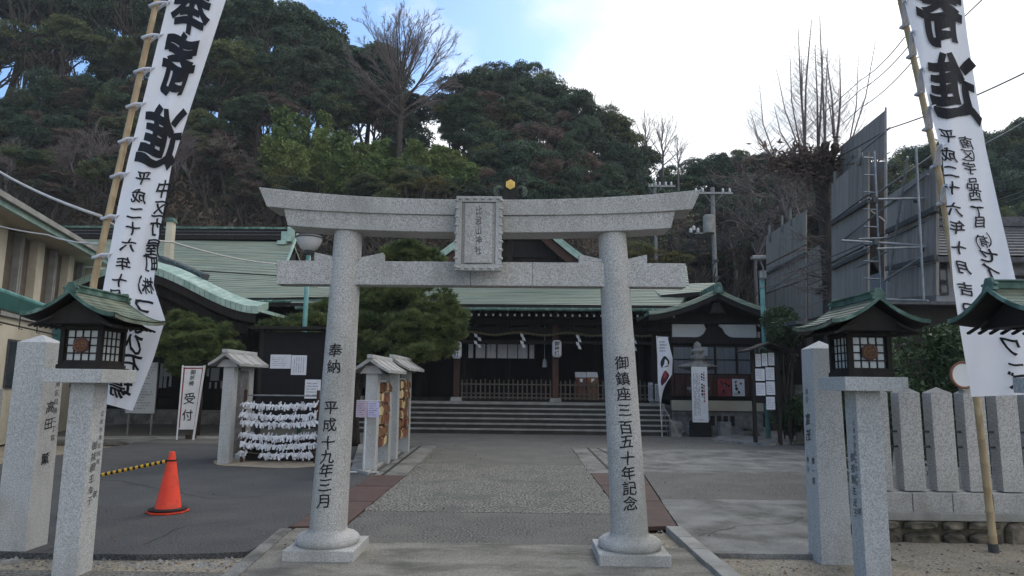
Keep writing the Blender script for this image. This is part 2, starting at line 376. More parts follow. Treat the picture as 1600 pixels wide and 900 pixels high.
def scribble(fn, u0, u1, v0, v1, rows, mat, parent, seed=1, vertical=False, name='print', th=.45):
    rng = random.Random(seed); mb = MB()
    for i in range(rows):
        if vertical:
            c = u0 + (u1 - u0) * (i + .5) / rows; w = abs(u1 - u0) / rows * th; t = v1
            while t > v0:
                l = rng.uniform(.4, 1.0) * w * 1.5; b = max(v0, t - l)
                if rng.random() < .85: mb.add([fn(c - w / 2, b), fn(c + w / 2, b), fn(c + w / 2 * rng.uniform(.3, 1), t), fn(c - w / 2, t)], [(0, 1, 2, 3)])
                t = b - w * .5
        else:
            c = v0 + (v1 - v0) * (i + .5) / rows; w = abs(v1 - v0) / rows * th; t = u0; lim = u0 + (u1 - u0) * rng.uniform(.6, 1)
            while t < lim:
                l = rng.uniform(.4, 1.0) * w * 1.5; b = min(u1, t + l)
                if rng.random() < .85: mb.add([fn(t, c - w / 2), fn(b, c - w / 2), fn(b, c + w / 2 * rng.uniform(.3, 1)), fn(t, c + w / 2)], [(0, 1, 2, 3)])
                t = b + w * .5
    return tag(mb.build(name, mat, parent, recalc=False), kind='stuff')

# ------------------------------------------------------------------ the ground
def slab(name, pts, z1, mat, z0=-.08, bev=0, rough=0, **k):
    if rough:                         # broken, wandering edges
        rg = random.Random(len(pts) * 7 + int(abs(pts[0][0]) * 10)); q = []
        for i, p in enumerate(pts):
            a, b = Vector(p), Vector(pts[(i + 1) % len(pts)]); d = b - a; L_ = d.length; n = max(1, min(60, int(L_ / .12))); nn = Vector((-d.y, d.x)).normalized()
            for j in range(n): q.append(a + d * (j / n) + nn * (rg.uniform(-rough, 0) if j else 0))
        pts = q
    mb = MB().prism([(p[0], p[1], z0) for p in pts], (0, 0, z1 - z0)); return struct(name, mb, mat, bev=bev, **k)
def sheet(name, pts, z, mat, sub=0):
    return struct(name, MB().add([(p[0], p[1], z) for p in pts], [list(range(len(pts)))]), mat)
G = lambda px, py, z=0: gnd(px, py, z).to_2d()
mbg = MB(); mbg.add([(-300, -60, -.10), (300, -60, -.10), (300, 590, -.10), (-300, 590, -.10)], [(0, 1, 2, 3)])
struct('ground', mbg, M_dirt)
XL_in = lambda y: G(539, 824)[0] + (y - G(539, 824)[1]) * (G(636, 744)[0] - G(539, 824)[0]) / (G(636, 744)[1] - G(539, 824)[1])
pl1, pl2, pl3 = G(539, 824), G(636, 744), G(683, 697)
pr1, pr2, pr3 = G(985, 826), G(921, 740), G(892, 699)
ql1, ql2 = G(453, 825), G(583, 743)
qr1, qr2 = G(1058, 824), G(1003, 740)
YA = G(800, 853)[1]                       # where the apron meets the path
YB = pl3[1]
ymid1, ymid2 = G(800, 800)[1], G(800, 727)[1]
def lerp2(a, b, y): t = (y - a[1]) / (b[1] - a[1]); return (a[0] + (b[0] - a[0]) * t, y)
def lx(y): return lerp2(pl1, pl2, y) if y < pl2[1] else lerp2(pl2, pl3, y)
def rx(y): return lerp2(pr1, pr2, y) if y < pr2[1] else lerp2(pr2, pr3, y)
g_ = .004
slab('path_near', [lx(YA - .2), rx(YA - .2), rx(ymid1), lx(ymid1)], 0, M_aspd)
slab('path_middle', [Vector(lx(ymid1 - .05)), Vector(rx(ymid1 - .05)), rx(pl2[1]), rx(ymid2 + .06), lx(ymid2 + .06), lx(pl2[1])], .004, M_aggr, z0=-.07, rough=.03)
slab('path_far', [lx(ymid1 + g_), rx(ymid1 + g_), rx(YB - .01), lx(YB - .01)], 0, M_aspd)
# dark yard before the steps
slab('yard_far', [(-14, YB + .0), (15, YB), (15, 40), (-14, 40)], -.002, M_aspd)
# pale concrete edging beyond the plates and dark drain slot
e1, e2 = G(583, 743), G(660, 698)
slab('edging_left', [ql2 + Vector((.012, 0.02)), pl2 + Vector((-.01, .02)), (pl3[0] - .01, YB - .03), (pl3[0] - .55, YB - .03)], .004, M_conc)
slab('edging_right', [pr2 + Vector((.01, .02)), G(1003, 740) + Vector((0, .02)), (pr3[0] + .62, YB - .03), (pr3[0] + .01, YB - .03)], .004, M_conc)
mb = MB(); a, b = G(560, 745), G(648, 699)
mb = MB().bar((pr2[0] + .42, pr2[1] + .05, .006), (pr3[0] + .40, YB - .1, .006), .05, .012); struct('drain_slot_right', mb, M_rubber)
mb = MB().bar((pl2[0] - .42, pl2[1] + .05, .006), (pl3[0] - .40, YB - .1, .006), .05, .012); struct('drain_slot_left', mb, M_rubber)
# asphalt yard left
fl = G(48, 872, -.0)[1]
al = [(-9.5, fl - .05), G(60, 864), G(240, 866), G(385, 862), G(430, 836), ql1 + Vector((-.03, 0)), ql2 + Vector((-.03, 0)), (ql2[0] - .03, YB - .012), (-9.5, YB - .012)]
slab('asphalt_yard', al, 0, M_asph, rough=.022)
# right yard: slabs of different make
rb = [G(1065, 826) + Vector((.05, 0)), G(1120, 866) + Vector((.03, 0)), G(1262, 866), (9, G(1262, 866)[1]), (9, G(1200, 783)[1]), G(1030, 783)]
yr0, yr1, yr2, yr3 = G(1262, 866)[1], G(1200, 781)[1], G(1200, 740)[1], G(1200, 697)[1]
RE = lambda y: (lerp2(qr1, qr2, y)[0] + .03, y)
slab('concrete_slab', [(G(1108, 866)[0], yr0), (3.45, yr0), (3.45, 8.1), (9, 8.1), (9, yr1), RE(yr1), RE(qr1[1])], -.0, M_conc, rough=.015)
slab('aggregate_strip', [RE(yr1 + g_), (9, yr1 + g_), (9, yr2), RE(yr2)], .002, M_aspd)
slab('concrete_slab', [(RE(yr2)[0] + .0, yr2 + .012), (9, yr2 + .012), (9, YB - .012), (pr3[0] + .66, YB - .012)], -.0, M_conc)
# front apron, road edge
ap = [(G(368, 893)[0], 5.6), (G(1142, 897)[0] - .02, 5.6), (lerp2(G(1050, 826), G(1140, 897), YA)[0], YA), (rx(YA)[0], YA - g_), (rx(YA)[0] - .5, YA + .05), (-.1, YA + .09), (lx(YA)[0] + .5, YA + .05), (lx(YA)[0], YA - g_), G(510, 826), G(462, 826)]
slab('apron', ap, .005, M_apron, rough=.02, z0=-.085)
slab('gutter_patch', [G(1012, 829), G(1040, 829), (lerp2(G(1050, 826), G(1140, 897), YA)[0] - .02, YA - .0), (rx(YA)[0] + .02, YA)], -.03, M_dirt)
slab('road', [(-30, -20), (30, -20), (30, 5.58), (1.2, 5.86), (-1.9, 5.86), (-30, 5.58)], -.02, M_aspd, z0=-.09)
slab('verge', [(1.78, 5.62), (9.5, 5.62), (9.5, 7.45), (3.5, 7.45), (3.5, yr0 - .01), (1.50, yr0 - .01)], -.045, M_dirt, z0=-.095, rough=.01)
slab('verge', [(-9.5, 5.62), (-2.2, 5.62), (-2.2, 6.3), (-2.6, 6.5), (-9.5, 6.5)], -.052, M_dirt, z0=-.095, rough=.01)
# rust plates: each a piece
def plates(name, label, a1, b1, a2, b2, cuts):
    t = thing(name, label, 'drain cover', ((a1[0] + b1[0]) / 2, (a1[1] + b1[1]) / 2, 0))
    for i in range(len(cuts) - 1):
        c, d = cuts[i] + .004, cuts[i + 1] - .004
        q = [Vector(a1).lerp(a2, c), Vector(b1).lerp(b2, c), Vector(b1).lerp(b2, d), Vector(a1).lerp(a2, d)]
        MB().prism([(p[0], p[1], -.03) for p in q], (0, 0, .044)).build('plate', M_rust, t, bev=.003)
    return t
plates('drain_cover', 'row of rust-red steel plates over the drain on the left of the path', ql1, pl1 - Vector((.02, 0)), ql2, pl2 - Vector((.02, 0)), (0, .38, .7, 1))
plates('drain_cover', 'row of rust-red steel drain plates passing behind the right pillar', pr1 + Vector((.02, 0)), qr1, pr2 + Vector((.02, 0)), qr2, (0, .36, .68, 1))
# kerbs of single stones
def kerb(name, a, b, n, w, h, mat, label):
    t = thing(name, label, 'kerb', (a[0], a[1], 0)); d = (b - a); Lk = d.length / n; ang = math.atan2(d[1], d[0]); rng = random.Random(4)
    for i in range(n):
        c = a + d * ((i + .5) / n)
        MB().box((c[0] + rng.uniform(-.004, .004), c[1], -.1 + (h + .1) / 2 + rng.uniform(-.003, .003)), (Lk - .012, w, h + .1), ang).build('kerb_stone', mat, t, bev=.008)
    return tag(t, kind='structure')
kerb('kerb', G(1052, 828), G(1150, 915), 4, .16, .045, M_concl, 'pale granite kerb stones right of the gate, running to the road')
kerb('kerb', G(447, 828), G(345, 915), 3, .13, .02, M_conc, 'weathered concrete kerb left of the gate, running to the road')
# sand patch under the fortune rack and stones along the pine bed
mb = MB(); c = G(420, 729); pts = []
for k in range(28):
    a = 2 * math.pi * k / 28; pts.append((c[0] + 1.35 * math.cos(a) * (1 + .06 * math.sin(3 * a)), c[1] + .75 + .95 * math.sin(a) * (1 + .08 * math.cos(5 * a)), .006))
mb.add(pts, [list(range(28))]); struct('sand_bed', mb, M_sand)
slab('pine_bed', [G(548, 737), G(575, 742), G(645, 700) + Vector((-.1, -.05)), G(560, 697)], .05, M_concl, z0=-.02, bev=.01)
# scattered pebbles and grit along the gravel verge (uncountable)
rng = np.random.default_rng(5)
Vs, Fs = [], []
base = np.array([[1, 0, 0], [0, 1, 0], [-1, 0, 0], [0, -1, 0], [0, 0, .7], [0, 0, -.4]]); bf = np.array([[0, 1, 4], [1, 2, 4], [2, 3, 4], [3, 0, 4]])
def pebbles(n, x0, x1, y0, y1, z, s0, s1):
    for i in range(n):
        s = rng.uniform(s0, s1); p = np.array([rng.uniform(x0, x1), rng.uniform(y0, y1), z]); a = rng.uniform(0, 6.28); c_, s_ = math.cos(a), math.sin(a)
        b = base * s * rng.uniform(.6, 1.3, (6, 1)); b = np.stack([b[:, 0] * c_ - b[:, 1] * s_, b[:, 0] * s_ + b[:, 1] * c_, b[:, 2]], 1)
        Fs.append(bf + 6 * len(Vs)); Vs.append(b + p)
pebbles(1500, -5.5, -2.3, 5.65, 6.4, -.051, .004, .016)
pebbles(1500, 1.9, 8, 5.6, yr0 - .02, -.044, .004, .016)
pebbles(260, -5.5, -2.3, 6.05, 6.45, -.051, .015, .035)
pebbles(260, 1.0, 1.9, 6.4, 8.2, -.03, .006, .02)
o = link_mesh(np_mesh('loose_gravel', np.concatenate(Vs), np.concatenate(Fs), M_stone), 'loose_gravel'); tag(o, 'loose grit and pebbles on the verge', 'gravel', kind='stuff')

def crack(pts, z, w, name='crack'):
    rg = random.Random(int(pts[0][0])); P_ = []
    for a, b in zip(pts, pts[1:]):
        A, B = G(*a), G(*b); n = max(4, int((B - A).length / .12))
        for j in range(n): P_.append(A.lerp(B, j / n) + Vector((rg.uniform(-.03, .03), rg.uniform(-.03, .03))))
    mb = MB()
    for i, (p, q) in enumerate(zip(P_, P_[1:])):
        d = (q - p).normalized(); n_ = Vector((-d.y, d.x)); w0, w1 = w * (.5 + .5 * math.sin(i * 1.7) ** 2), w * (.5 + .5 * math.sin((i + 1) * 1.7) ** 2)
        mb.add([(p + n_ * w0).to_3d() + Vector((0, 0, z)), (p - n_ * w0).to_3d() + Vector((0, 0, z)), (q - n_ * w1).to_3d() + Vector((0, 0, z)), (q + n_ * w1).to_3d() + Vector((0, 0, z))], [(0, 1, 2, 3)])
    struct(name, mb, M_rubber, recalc=False)
crack([(1090, 838), (1150, 822), (1236, 818), (1262, 806)], .004, .006)
crack([(1010, 712), (1090, 716), (1180, 706), (1250, 712)], .004, .010)
crack([(640, 770), (720, 764), (830, 771), (925, 766)], .004, .006)
crack([(60, 742), (190, 752), (330, 780), (470, 772)], .004, .007)
crack([(225, 850), (290, 822), (380, 812)], .004, .005)
crack([(480, 872), (590, 868), (720, 874), (860, 866)], -.008, .004)
# dead leaves and litter blown along edges
rl = np.random.default_rng(31); C = []
for x0, x1, y0, y1, z, n in ((-1.95, -1.8, 7.5, 16, .016, 60), (1.1, 1.25, 7.5, 16, .016, 60), (-5.5, -2, 6.6, 6.9, .01, 40), (-5, 5, 7, 20, .01, 240), (1.6, 7, 5.8, 6.6, -.038, 160), (-6, -2.3, 5.8, 6.3, -.046, 120), (3.6, 8, 6.6, 7.4, -.038, 160), (-6, 4, 20.6, 21.3, .01, 120)):
    C.append(np.stack([rl.uniform(x0, x1, n), rl.uniform(y0, y1, n), np.full(n, z)], 1))
C = np.concatenate(C); 
n = len(C); u = rl.normal(size=(n, 3)) * [1, 1, .25]; u /= np.linalg.norm(u, axis=1)[:, None]; w = np.cross(u, rl.normal(size=(n, 3)) * [.3, .3, 1]); w /= np.linalg.norm(w, axis=1)[:, None]; sz = rl.uniform(.010, .028, (n, 1))
V = np.stack([C - u * sz, C + w * sz * .5, C + u * sz, C - w * sz * .5], 1).reshape(-1, 3); V[:, 2] = np.maximum(V[:, 2], np.repeat(C[:, 2], 4) - .004)
tag(link_mesh(np_mesh('fallen_leaves', V, np.arange(n * 4).reshape(n, 4), M_leafb), 'fallen_leaves'), 'small dead leaves scattered over the paving', 'leaves', kind='stuff')

# ------------------------------------------------------------------ torii
TY = gnd(506, 880)[1] + .33
tor = thing('torii', 'grey granite shrine gate with curved lintel, hanging plaque and inscribed pillars', 'torii', (0, TY, 0))
def pillar(bx, tx, ytop, ybot, side, text, v0, pitch, size):
    pb = at(bx, ybot, TY); pt = at(tx, ytop, TY)
    pb = Vector((pb.x, TY, .215)); 
    H = pt.z - pb.z
    n = 14; pts = [pb.lerp(pt, i / n) for i in range(n + 1)]
    r0, r1 = .168, .133
    rad = [r0 + (r1 - r0) * (i / n) for i in range(n + 1)]
    o = MB().tube(pts, rad, 40).build('pillar', M_gran, tor, smooth=True)
    # inscription follows the curve of the shaft
    def fn(u, v):
        t = (v - pb.z) / H; c = pb.lerp(pt, t); r = r0 + (r1 - r0) * t + .003
        a = u / r + math.atan2(-c.x, c.y) * 0
        return Vector((c.x + r * math.sin(a), c.y - r * math.cos(a), v))
    fn0 = lambda u, v: fn(u, v)
    lettering([(c_, u_, v_, s_, s2) for (c_, u_, v_, s_, s2) in text], fn0, M_ink, o, bold=.012, brush=.06, seed=3, each=True)
    # base: square plinth and round torus
    b = MB().box((pb.x, TY, .018), (.62, .62, .156)); bo = b.build('base', M_gran, tor, bev=.008)
    prof = [(.0, .096), (.268, .096), (.282, .112), (.286, .135), (.278, .160), (.250, .182), (.205, .192), (.178, .206), (.170, .224), (0, .224)]
    MB().lathe(prof, (pb.x, TY, 0), 40).build('round_base', M_gran, bo, smooth=True)
    return o, pb, pt
def zat(px, py): return at(px, py, TY - .15).z
def colpx(txt, pxs, size, sy):           # characters at given photo rows
    return [(c, 0, zat(px, py), size, sy) for c, (px, py) in zip(txt, pxs)]
ltx = colpx('奉納平成十九年三月', [(526, 548), (523, 573), (521, 637), (518, 664), (516, 692), (515, 714), (513, 735), (511, 758), (508, 783)], .140, .132)
rtx = colpx('御鎮座三百五十年記念', [(969, 567), (970, 592), (972, 616), (973, 641), (974, 668), (976, 690), (978, 716), (979, 739), (981, 763), (983, 787)], .136, .130)
ltx = [(c, -.015, v, s, t) for (c, u, v, s, t) in ltx]; rtx = [(c, -.0, v, s, t) for (c, u, v, s, t) in rtx]
LP = pillar(512, 545, 360, 850, -1, ltx, 0, 0, 0)
RP = pillar(984, 956, 360, 855, 1, rtx, 0, 0, 0)
cxT = (at(408, 292, TY).x + at(1096, 292, TY).x) / 2
def beam_top(x, zc, rise, W): t = abs(x - cxT) / W; return zc + rise * t ** 2.3
# under lintel (shimagi) and top lintel (kasagi)
zL_c = at(752, 313, TY - .2).z; zL_e = at(1094, 292, TY - .2).z; W1 = (at(1096, 292, TY).x - at(408, 292, TY).x) / 2 * .975
zU_top = at(752, 336, TY - .19).z; zU_bot = at(752, 363, TY - .16).z + .0
W2 = (at(1061, 335, TY).x - at(446, 335, TY).x) / 2 * .975
tilt = lambda x: .0
def lintel(name, W, hw, ztop_c, zbot_c, rise, rise_b, lean, crown=0.0):
    mb = MB(); n = 40; b = 0
    for i in range(n + 1):
        x0 = -W + 2 * W * i / n; t = abs(x0) / W
        zt, zb = ztop_c + rise * t ** 2.3, zbot_c + rise_b * t ** 2.3
        xt = x0; xb = x0 - math.copysign(lean, x0) * max(0, (t - .8) / .2) if abs(x0) > 0 else x0
        for (xx, yy, zz_) in ((xb, -hw, zb), (xt, -hw * 1.06, zt), (xt, 0, zt + crown), (xt, hw * 1.06, zt), (xb, hw, zb)):
            mb.v.append(Vector((cxT + xx, TY + yy, zz_)))
    for i in range(n):
        for k in range(5):
            a, c = i * 5 + k, i * 5 + (k + 1) % 5; mb.f.append([a, c, c + 5, a + 5]); mb.m.append(0)
    mb.f.append([4, 3, 2, 1, 0]); mb.m.append(0); mb.f.append([n * 5 + k for k in range(5)]); mb.m.append(0)
    return mb.build(name, M_gran, tor, bev=.006)
zk_top = at(752, 312, TY - .19).z; zk_bot = zU_top + .002
end_top = at(410, 292, TY - .2).z; end_bot = at(424, 322, TY - .2).z
lintel('top_lintel', W1, .185, zk_top, zk_bot, end_top - zk_top, (end_bot - zk_bot), .085, .02)
eb = at(452, 352, TY - .16).z
lintel('under_lintel', W2, .155, zU_top, at(752, 363, TY - .155).z, at(448, 326, TY - .16).z - zU_top + .03, (eb - at(752, 363, TY - .155).z) * 1.0, .05)
# tie beam in three lengths
zt_, zb_ = at(752, 409, TY - .09).z, at(752, 446, TY - .09).z
xa, xd = at(432, 428, TY - .09).x, at(1072, 428, TY - .09).x
xb_, xc_ = at(735, 428, TY - .09).x, at(832, 428, TY - .09).x
for x0, x1 in ((xa, xb_), (xb_ + .003, xc_), (xc_ + .003, xd)):
    MB().box(((x0 + x1) / 2, TY, (zt_ + zb_) / 2), (x1 - x0, .17, zt_ - zb_)).build('tie_beam', M_gran, tor, bev=.004)
for (p0, p1, s) in ((491, 524, -1), (566, 598, 1), (905, 937, -1), (980, 1011, 1)):
    x0, x1 = at(p0, 402, TY - .06).x, at(p1, 402, TY - .06).x
    hi_, lo_ = .085, .035
    z0 = zt_ + .002
    if s < 0: pr = [(x0, TY - .06, z0), (x1 + .03, TY - .06, z0), (x1 + .03, TY - .06, z0 + lo_), (x0, TY - .06, z0 + hi_)]
    else: pr = [(x0 - .03, TY - .06, z0), (x1, TY - .06, z0), (x1, TY - .06, z0 + hi_), (x0 - .03, TY - .06, z0 + lo_)]
    MB().prism(pr, (0, .12, 0)).build('wedge', M_gran, tor, bev=.004)
# plaque
PF = TY - .30
c0, c1 = at(713, 306, PF), at(783, 423, PF); pcx, pcz = (c0.x + c1.x) / 2, (c0.z + c1.z) / 2; pw, ph = c1.x - c0.x, c0.z - c1.z
pq = MB()
fw = .058
for (cx, cz_, w, h) in ((0, ph / 2 - fw / 2, pw, fw), (0, -ph / 2 + fw / 2, pw, fw), (-pw / 2 + fw / 2, 0, fw, ph - 2 * fw), (pw / 2 - fw / 2, 0, fw, ph - 2 * fw)):
    pq.box((pcx + cx, PF + .03, pcz + cz_), (w, .06, h))
pqo = pq.build('plaque', M_gran, tor, bev=.006)
sc = MB(); 
for s in (-1, 1):
    for k in range(9):
        z = pcz - ph / 2 + ph * (k + .5) / 9
        sc.lathe([(0, -.018), (.018, -.012), (.024, 0), (.018, .012), (0, .018)], (pcx + s * (pw / 2 - .008), PF + .012, z), 8)
for s in (-1, 1):
    for k in range(6):
        x = pcx - pw / 2 + pw * (k + .5) / 6
        sc.lathe([(0, -.014), (.02, -.010), (.026, 0), (.02, .010), (0, .014)], (x, PF + .008, pcz + s * (ph / 2 - .024)), 8)
tag(sc.build('scalloped_carving', M_gran, pqo, smooth='all'), kind='stuff')
MB().box((pcx, PF + .045, pcz), (pw - 2 * fw - .004, .05, ph - 2 * fw - .004)).build('back_panel', M_gran, pqo)
tb = MB().box((pcx, PF + .012, pcz), (pw * .60, .035, ph * .80)).build('tablet', M_gran, pqo, bev=.004)
pf = lambda u, v: Vector((pcx + u, PF - .007, pcz + v))
lettering(column('比治山神社', 0, ph * .30, .062, .094, .088), pf, M_inkw, tb, bold=.004, brush=.1)
MB().box((pcx, TY - .19, pcz + .06), (pw * .5, .14, .16)).build('bracket', M_gran, pqo)

# ------------------------------------------------------------------ roofs
def prof_sori(s): return 1 - (1 - s) ** 1.55
def prof_kara(s): return s * s * (3 - 2 * s)
def prof_gable(s): return s * 1.18 - .18 * s * s
def gable_roof(name, parent, cx, zap, hw, drop, y0, y1, f, t, n, top, under, lip=.012, flare=0.0, edge=None, edge_h=.05, sides=(-1, 1), rake=0.0):
    """ridge along y; courses stepped down each side; returns the roof part"""
    mb = MB(); yseg = 6
    def P(sd, s, k, dz=0.0):
        yy = y0 + (y1 - y0) * k / yseg; e = abs(2 * k / yseg - 1)
        yy += (1 - s) * 0 - (rake * s if k == 0 else 0)
        return Vector((cx + sd * hw * s, yy, zap - drop * f(s) + dz + flare * (s ** 2) * e ** 3))
    for sd in sides:
        for i in range(n):
            a, b = i / n, (i + 1) / n
            for k in range(yseg):
                q = [P(sd, a, k), P(sd, a, k + 1), P(sd, b, k + 1, lip), P(sd, b, k, lip)]
                mb.add(q if sd < 0 else q[::-1], [(0, 1, 2, 3)])
                mb.add([P(sd, b, k, lip), P(sd, b, k + 1, lip), P(sd, b, k + 1, 0), P(sd, b, k, 0)], [(0, 1, 2, 3)])
                mb.add([P(sd, a, k, -t), P(sd, b, k, -t), P(sd, b, k + 1, -t), P(sd, a, k + 1, -t)], [(0, 1, 2, 3)], 1)
            for k in (0, yseg):
                mb.add([P(sd, a, k), P(sd, b, k, lip), P(sd, b, k, -t), P(sd, a, k, -t)], [(0, 1, 2, 3)], 1 if edge else 0)
        for k in range(yseg):
            mb.add([P(sd, 1, k, lip), P(sd, 1, k + 1, lip), P(sd, 1, k + 1, -t), P(sd, 1, k, -t)], [(0, 1, 2, 3)])
    o = mb.build(name, [top, under], parent, recalc=False)
    if edge:
        for k, dy in ((0, -.012), (yseg, .012)):
            mb = MB()
            for sd in sides:
                m = max(n, 10)
                for i in range(m):
                    a, b = i / m, (i + 1) / m
                    A = [P(sd, a, k, .01), P(sd, b, k, .01), P(sd, b, k, -edge_h), P(sd, a, k, -edge_h)]
                    B = [p + Vector((0, dy, 0)) for p in A]
                    mb.add(A + B, [(4, 5, 6, 7), (0, 1, 5, 4), (3, 2, 6, 7), (0, 1, 2, 3)])
            mb.build('roof_edge', edge, o, recalc=False)
    return o
def slope_roof(name, parent, Lf, Rf, n, t, top, under, lip=.02, xs=1, sag=0.0, s0=0.0, s1=1.0):
    """courses between two side curves, s from ridge to eave"""
    mb = MB()
    def P(s, k, dz=0.0):
        u = k / xs; p = Lf(s).lerp(Rf(s), u); p = p.copy(); p.z += dz - sag * s * s * (1 - abs(2 * u - 1) ** 2.5); return p
    for i in range(n):
        a, b = s0 + (s1 - s0) * i / n, s0 + (s1 - s0) * (i + 1) / n
        for k in range(xs):
            mb.add([P(a, k), P(b, k, lip), P(b, k + 1, lip), P(a, k + 1)], [(0, 1, 2, 3)])
            mb.add([P(b, k, lip), P(b, k), P(b, k + 1), P(b, k + 1, lip)], [(0, 1, 2, 3)], 1 if i < n - 1 and lip > .03 else 0)
            mb.add([P(a, k, -t), P(a, k + 1, -t), P(b, k + 1, -t), P(b, k, -t)], [(0, 1, 2, 3)], 1)
        for k in (0, xs): mb.add([P(a, k), P(b, k, lip), P(b, k, -t), P(a, k, -t)], [(0, 1, 2, 3)])
    for k in range(xs): mb.add([P(s1, k, lip), P(s1, k, -t), P(s1, k + 1, -t), P(s1, k + 1, lip)], [(0, 1, 2, 3)], 1)
    return mb.build(name, [top, under], parent, recalc=False)

# ------------------------------------------------------------------ roadside lanterns
def lantern(loc, rz, label, chars=None):
    t = thing('roadside_lantern', label, 'lantern', loc, rz, 'lanterns along the road front', local=True)
    MB().box((0, 0, .81), (.205, .205, 1.82), taper=.97).build('post', M_granb, t, bev=.006)
    MB().box((0, 0, 1.676), (.50, .50, .112)).build('slab', M_granb, t, bev=.006)
    b = MB().box((0, 0, 1.752), (.37, .37, .036))
    for sx in (-1, 1):
        for sy in (-1, 1): b.box((sx * .158, sy * .158, 1.93), (.036, .036, .32))
    b.box((0, 0, 2.075), (.36, .36, .03)).box((0, 0, 2.115), (.46, .46, .05)).box((0, 0, 1.785), (.345, .345, .03))
    bo = b.build('lantern_box', M_wood, t, bev=.002)
    MB().box((0, 0, 1.93), (.262, .262, .27)).build('light_chamber', M_wood, bo)
    pm = mesh_of(MB().box((0, 0, 0), (.056, .004, .056)), 'pane', M_shoji)
    lt = MB()
    for side in range(4):
        Q = Matrix.Rotation(side * math.pi / 2, 3, 'Z')
        for i in range(4):
            for j in range(4):
                if side in (0, 1, 3): piece(pm, 'pane', bo, Q @ Vector((-.096 + i * .064, -.146, 1.832 + j * .064)), (0, 0, side * math.pi / 2))
        for i in range(5):
            p = Q @ Vector((-.128 + i * .064, -.150, 1.928)); lt.box(p, (.010, .012, .27), side * math.pi / 2)
            p = Q @ Vector((0, -.152, 1.80 + i * .064)); lt.box(p, (.28, .012, .010), side * math.pi / 2)
    tag(lt.build('lattice', M_wood, bo), kind='stuff')
    e = MB().tube([(0, -.162, 1.93), (0, -.178, 1.93)], .072, 6).build('crest', M_emble, bo, bev=.003)
    r_ = MB(); r_.tube([(.050 * math.cos(k * math.pi / 6), -.181, 1.93 + .050 * math.sin(k * math.pi / 6)) for k in range(13)], .0035, 5)
    for k in range(6):
        a = math.pi / 3 * k + math.pi / 6
        for q in (-.25, .25): r_.tube([(.043 * math.cos(a + q), -.177, 1.93 + .043 * math.sin(a + q)), (.020 * math.cos(a), -.182, 1.93 + .020 * math.sin(a)), ], .0028, 5)
    r_.tube([(.018 * math.cos(k * math.pi / 4), -.179, 1.93 + .018 * math.sin(k * math.pi / 4)) for k in range(9)], .003, 5)
    r_.build('crest_relief', M_emab, bo)
    # brackets and rafters under the eaves
    k_ = MB()
    for i in range(11):
        for s in (-1, 1): k_.bar((s * .15, -.32 + i * .064, 2.15), (s * .345, -.32 + i * .064, 2.075), .016)
    k_.prism([(-.30, -.28, 2.10), (.30, -.28, 2.10), (0, -.28, 2.30)], (0, .56, 0))
    k_.build('rafters', M_wood, t)
    ro = gable_roof('roof', t, 0, 2.36, .385, .215, -.37, .40, prof_sori, .028, 9, M_copr, M_wood, lip=.008, flare=.03, edge=M_copd, edge_h=.022)
    rd = MB().box((0, .015, 2.375), (.055, .72, .05)).box((0, .015, 2.405), (.08, .74, .014))
    for y in (-.36, .39): rd.box((0, y, 2.385), (.11, .03, .09), taper=.5); rd.tube([(-.06, y, 2.385), (0, y, 2.36), (.06, y, 2.385)], .014, 5)
    rd.build('ridge', M_copd, t, bev=.004)
    if chars: chars(t)
    return t
def face_text(t, txts, Fn, mat=M_inkw, bold=.0): 
    for k, it in enumerate(txts): lettering(it, Fn, mat, t, bold=bold, brush=.08, seed=k + 2)
def lt_left(t):
    Fn = lambda u, v: Vector((.1045 - (v) * .0015, u, v))
    lettering(column('広島市南区段原', .045, 1.36, .045, .066) + column('御祓願主', -.02, 1.10, .075, .088) + column('幸子', -.02, .74, .07, .08) + column('敬', .045, .70, .06, .08), Fn, M_inkw, t, bold=.002, brush=.08)
def lt_right(t):
    Fn = lambda u, v: Vector((-.1045, -u, v))
    lettering(column('広島市南区比治山町', .045, 1.36, .045, .060) + column('御祓願主', -.01, 1.08, .075, .088) + column('光子', -.01, .72, .07, .08) + column('明', .055, .66, .06, .08), Fn, M_inkw, t, bold=.002, brush=.08)
lantern((-3.665, 5.76, -.10 + .0), 0, 'stone post lantern with green copper roof standing left of the gate beside the cone', lt_left)
lantern((2.81, 5.74, -.10), 0, 'stone post lantern with green copper roof right of the gate, before the stone fence', lt_right)
t3 = lantern((3.92, 4.95, -.10), R(90), 'copper-roofed lantern cut by the right edge, its dark eave crossing the white banner')
for ch in t3.children:
    if ch.name.split('.')[0] in ('roof', 'rafters', 'ridge'): ch.scale = (1.25, 1.35, 1.06); ch.location.z -= .125

# ------------------------------------------------------------------ tall name posts and stone fences
def name_post(c, w, top, base, label, txt, face, taper=.93):
    t = thing('stone_name_post', label, 'stone post', (c[0], c[1], base))
    s = MB().box((c[0], c[1], (top + base) / 2 - .04), (w, w, top - base - .08), taper=taper)
    s.build('shaft', M_granb, t, bev=.006)
    a = w / 2 * taper; z = top - .08
    MB().add([(c[0] - a, c[1] - a, z), (c[0] + a, c[1] - a, z), (c[0] + a, c[1] + a, z), (c[0] - a, c[1] + a, z), (c[0], c[1], top)], [(0, 1, 4), (1, 2, 4), (2, 3, 4), (3, 0, 4), (3, 2, 1, 0)]).build('pointed_cap', M_granb, t)
    def Fn(u, v):
        ww = w / 2 * (1 - (1 - taper) * (v - base) / (top - base - .08)) + .0015
        return Vector((c[0] + (ww if face > 0 else -ww), c[1] + (u if face > 0 else -u), v))
    for it, b in txt: lettering(it, Fn, M_ink, t, bold=b, brush=.08, each=(b > .008))
    return t
